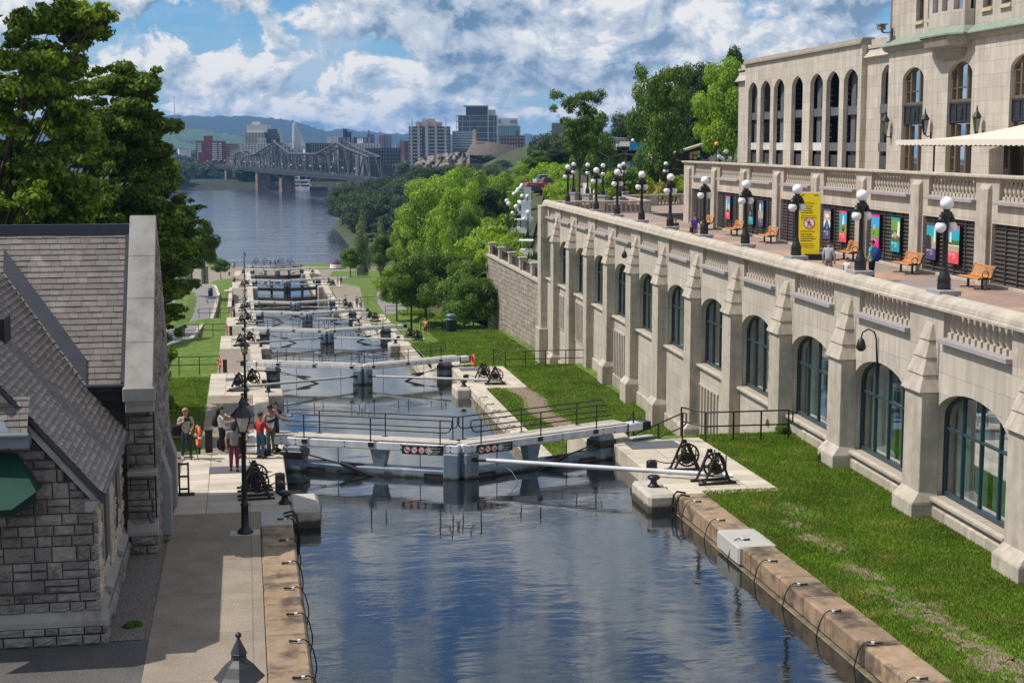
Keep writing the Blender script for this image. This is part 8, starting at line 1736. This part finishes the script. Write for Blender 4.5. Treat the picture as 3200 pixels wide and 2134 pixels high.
# right bank and promenade
seat = dict(pel=(0, .1, .42), che=(0, .02, .75), nek=(0, -.03, .94), hed=(0, -.06, 1.03), top=(0, -.07, 1.15), lsh=(.17, 0, .88), rsh=(-.17, 0, .88), lel=(.22, -.15, .66), rel=(-.22, -.15, .66), lwr=(.14, -.35, .60), rwr=(-.14, -.35, .60), lhi=(.09, .05, .42), rhi=(-.09, .05, .42), lkn=(.12, -.36, .44), rkn=(-.12, -.36, .44), lan=(.12, -.34, .06), ran=(-.12, -.34, .06), lto=(.12, -.48, .03), rto=(-.12, -.48, .03))
p = at(1313, 1050, ZK[2]); person((16.1, 137.4, ZK[2]), -1.0, 'man in orange tee and brown shorts standing with raised arms on the third platform', (.62, .22, .05), (.07, .04, .025), (.08, .05, .03), (.02, .02, .02), m_skin, 1, True, pose=dict(rel=(-.34, -.1, 1.32), rwr=(-.30, -.32, 1.44), lel=(.30, -.08, 1.22), lwr=(.08, -.3, 1.3)), h=1.80)
person((13.75, 94.0+8, ZK[2]+.0), .2, 'person in dark clothes sitting on the right coping behind the second gate', (.03, .04, .05), (.25, .15, .10), (.02, .02, .02), pose=dict(seat, pel=(0, .1, .14), che=(0, .0, .46), nek=(0, -.1, .62), hed=(0, -.15, .70), top=(0, -.18, .80), lhi=(.09, .05, .14), rhi=(-.09, .05, .14), lkn=(.13, -.3, .36), rkn=(-.13, -.3, .36), lan=(.12, -.45, .06), ran=(-.12, -.45, .06), lto=(.12, -.58, .03), rto=(-.12, -.58, .03), lsh=(.17, -.02, .58), rsh=(-.17, -.02, .58), lel=(.22, -.2, .42), rel=(-.22, -.2, .42), lwr=(.14, -.38, .40), rwr=(-.14, -.38, .40)), detail=False)
person((15.0, 103.0, ZK[2]+.0), 2., 'blond child crouching behind the second right gate beam', (.35, .2, .15), (.2, .15, .12), (.55, .38, .18), pose=seat, h=1.5, detail=False)
t = person(HW(22.1, 58.3, 5.555), HA-2.5, 'short haired woman in turquoise tee with blue backpack on the promenade', (.02, .42, .46), (.012, .014, .022), (.03, .014, .008), (.03, .03, .03), m_skin, pose=dict(rel=(-.25, -.05, 1.15), rwr=(-.12, -.22, 1.05)), h=1.64, wide=1.15); o = pack(t, (.010, .03, .17), c=(0, .24, 1.14), r=(.22, .16, .30)); top_thing(o, t, 'backpack', 'bright blue backpack on the woman in turquoise', 'backpack')
person(HW(20.4, 58.6, 5.555), HA+2.6, 'person in grey jacket and checked scarf beside the second globe lamp', (.40, .40, .42), (.25, .2, .2), (.05, .03, .02), sleeve=2, h=1.62, wide=1.1)
person(HW(20.2, 55.9, 5.555), HA+2.2, 'small figure in white half hidden behind the lamp base', (.66, .65, .60), (.5, .5, .48), (.05, .03, .02), h=1.15, detail=False)
t = person(HW(20.3, 79.8, 5.555), HA+pi+.2, 'man in violet blue polo and beige trousers walking away on the promenade', (.10, .09, .42), (.42, .33, .22), (.06, .05, .045), m_skin and (.05, .05, .05), pose=dict(rel=(-.28, .1, 1.15), rwr=(-.33, .08, .92)), h=1.76, wide=1.15)
b = B(); b.tube([(-.14, .12, 1.45), (.05, .17, 1.2), (.22, .13, .98)], .02, 5); b.cb(.24, .1, .86, .1, .22, .26); o = b.out('x', mat('bag_black', (.012, .012, .013))); top_thing(o, t, 'shoulder_bag', 'black shoulder bag of the man in violet blue', 'bag')
person(HW(19.9, 82.5, 5.555), HA+pi-.2, 'brown haired child in navy top walking beside the man in violet blue', (.025, .03, .07), (.03, .03, .05), (.14, .07, .03), h=1.36, detail=False)
t = person(HW(29.9, 58.9, 8.75), HA+.9, 'dark figure under the canopy holding up a short stick', (.05, .04, .03), (.03, .025, .02), (.012, .01, .008), skin=m_skind, pose=dict(rel=(-.26, -.10, 1.18), rwr=(-.30, -.32, 1.36)), h=1.72)
b = B(); b.tube([(-.30, -.34, 1.3), (-.36, -.62, 1.82)], .03, 6); o = b.out('x', m_dark); top_thing(o, t, 'stick', 'short dark stick raised by the figure under the canopy', 'stick')
# small figures farther down
FAR = [(1115, 963, ZK[4], 'man in teal tee walking with a companion near the fifth platform', (.01, .22, .30), (.03, .03, .05), .2), (1127, 966, ZK[4], 'person in pale lilac shirt beside the man in teal', (.40, .42, .60), (.03, .07, .16), -.1),
       (1055, 891, ZK[5], 'person in white shirt with dark bag on the far right path', (.6, .6, .58), (.3, .2, .15), .1), (1066, 894, ZK[5], 'person in black top and jeans on the far right path', (.02, .02, .03), (.08, .11, .17), 0),
       (718, 840, -21.35, 'man in dark jacket with white cap on the river plaza', (.05, .02, .025), (.03, .02, .03), .4), (729, 841, -21.35, 'woman in white top beside the man with white cap', (.6, .58, .55), (.35, .25, .2), -.3), (733, 838, -21.35, 'person in brownish top on the river plaza', (.2, .12, .09), (.2, .14, .1), .2),
       (717, 871, -20, 'person in black standing by the two dark posts', (.02, .02, .022), (.15, .02, .02), 0),
       (845, 831, ZK[7]+.35, 'walker in pink and dark on the farthest gate', (.25, .12, .14), (.1, .12, .15), .5), (860, 830, ZK[7]+.35, 'walker in violet on the farthest gate', (.10, .05, .22), (.03, .03, .06), .2), (869, 829, ZK[7]+.35, 'walker in maroon on the farthest gate', (.22, .03, .06), (.12, .12, .14), -.2),
       (1227, 869, -20.4, 'tiny person in cream by the hedge', (.6, .5, .4), (.5, .35, .25), 0)]
for px, py, z, lab, c1, c2, rz in FAR:
    p = G(px, py, z)
    person((p[0], p[1], z), rz, lab, c1, c2, h=1.74, detail=False, shoes=(.1, .1, .1))
t = person((14.9, 231, ZK[4]+.33), -1.2, 'person in bright turquoise sitting on the right end of the fifth gate', (.01, .36, .45), (.02, .02, .03), pose=dict(seat, pel=(0, .1, .12), che=(0, .02, .45), nek=(0, -.03, .64), hed=(0, -.06, .73), top=(0, -.07, .85), lsh=(.17, 0, .58), rsh=(-.17, 0, .58), lel=(.22, -.15, .36), rel=(-.22, -.15, .36), lwr=(.14, -.35, .30), rwr=(-.14, -.35, .30), lhi=(.09, .05, .12), rhi=(-.09, .05, .12), lkn=(.12, -.36, .14), rkn=(-.12, -.36, .14), lan=(.12, -.34, -.24), ran=(-.12, -.34, -.24), lto=(.12, -.48, -.27), rto=(-.12, -.48, -.27)), detail=False)
# ---------------------------------------------------------------- air
b = B(); b.box(-5000, 5500, -40, 8300, -42, 150); hz = b.out('haze', bpy.data.materials.new('haze_air')); hm = hz.data.materials[0]; hm.use_nodes = True; nt = NT(hm.node_tree); nt.n.clear()
v = nt.node('ShaderNodeVolumePrincipled', {'Color': (.22, .50, 1., 1), 'Density': 8e-5}); o = nt.node('ShaderNodeOutputMaterial'); nt.l.new(v.outputs[0], o.inputs['Volume']); tag(hz, kind='stuff')
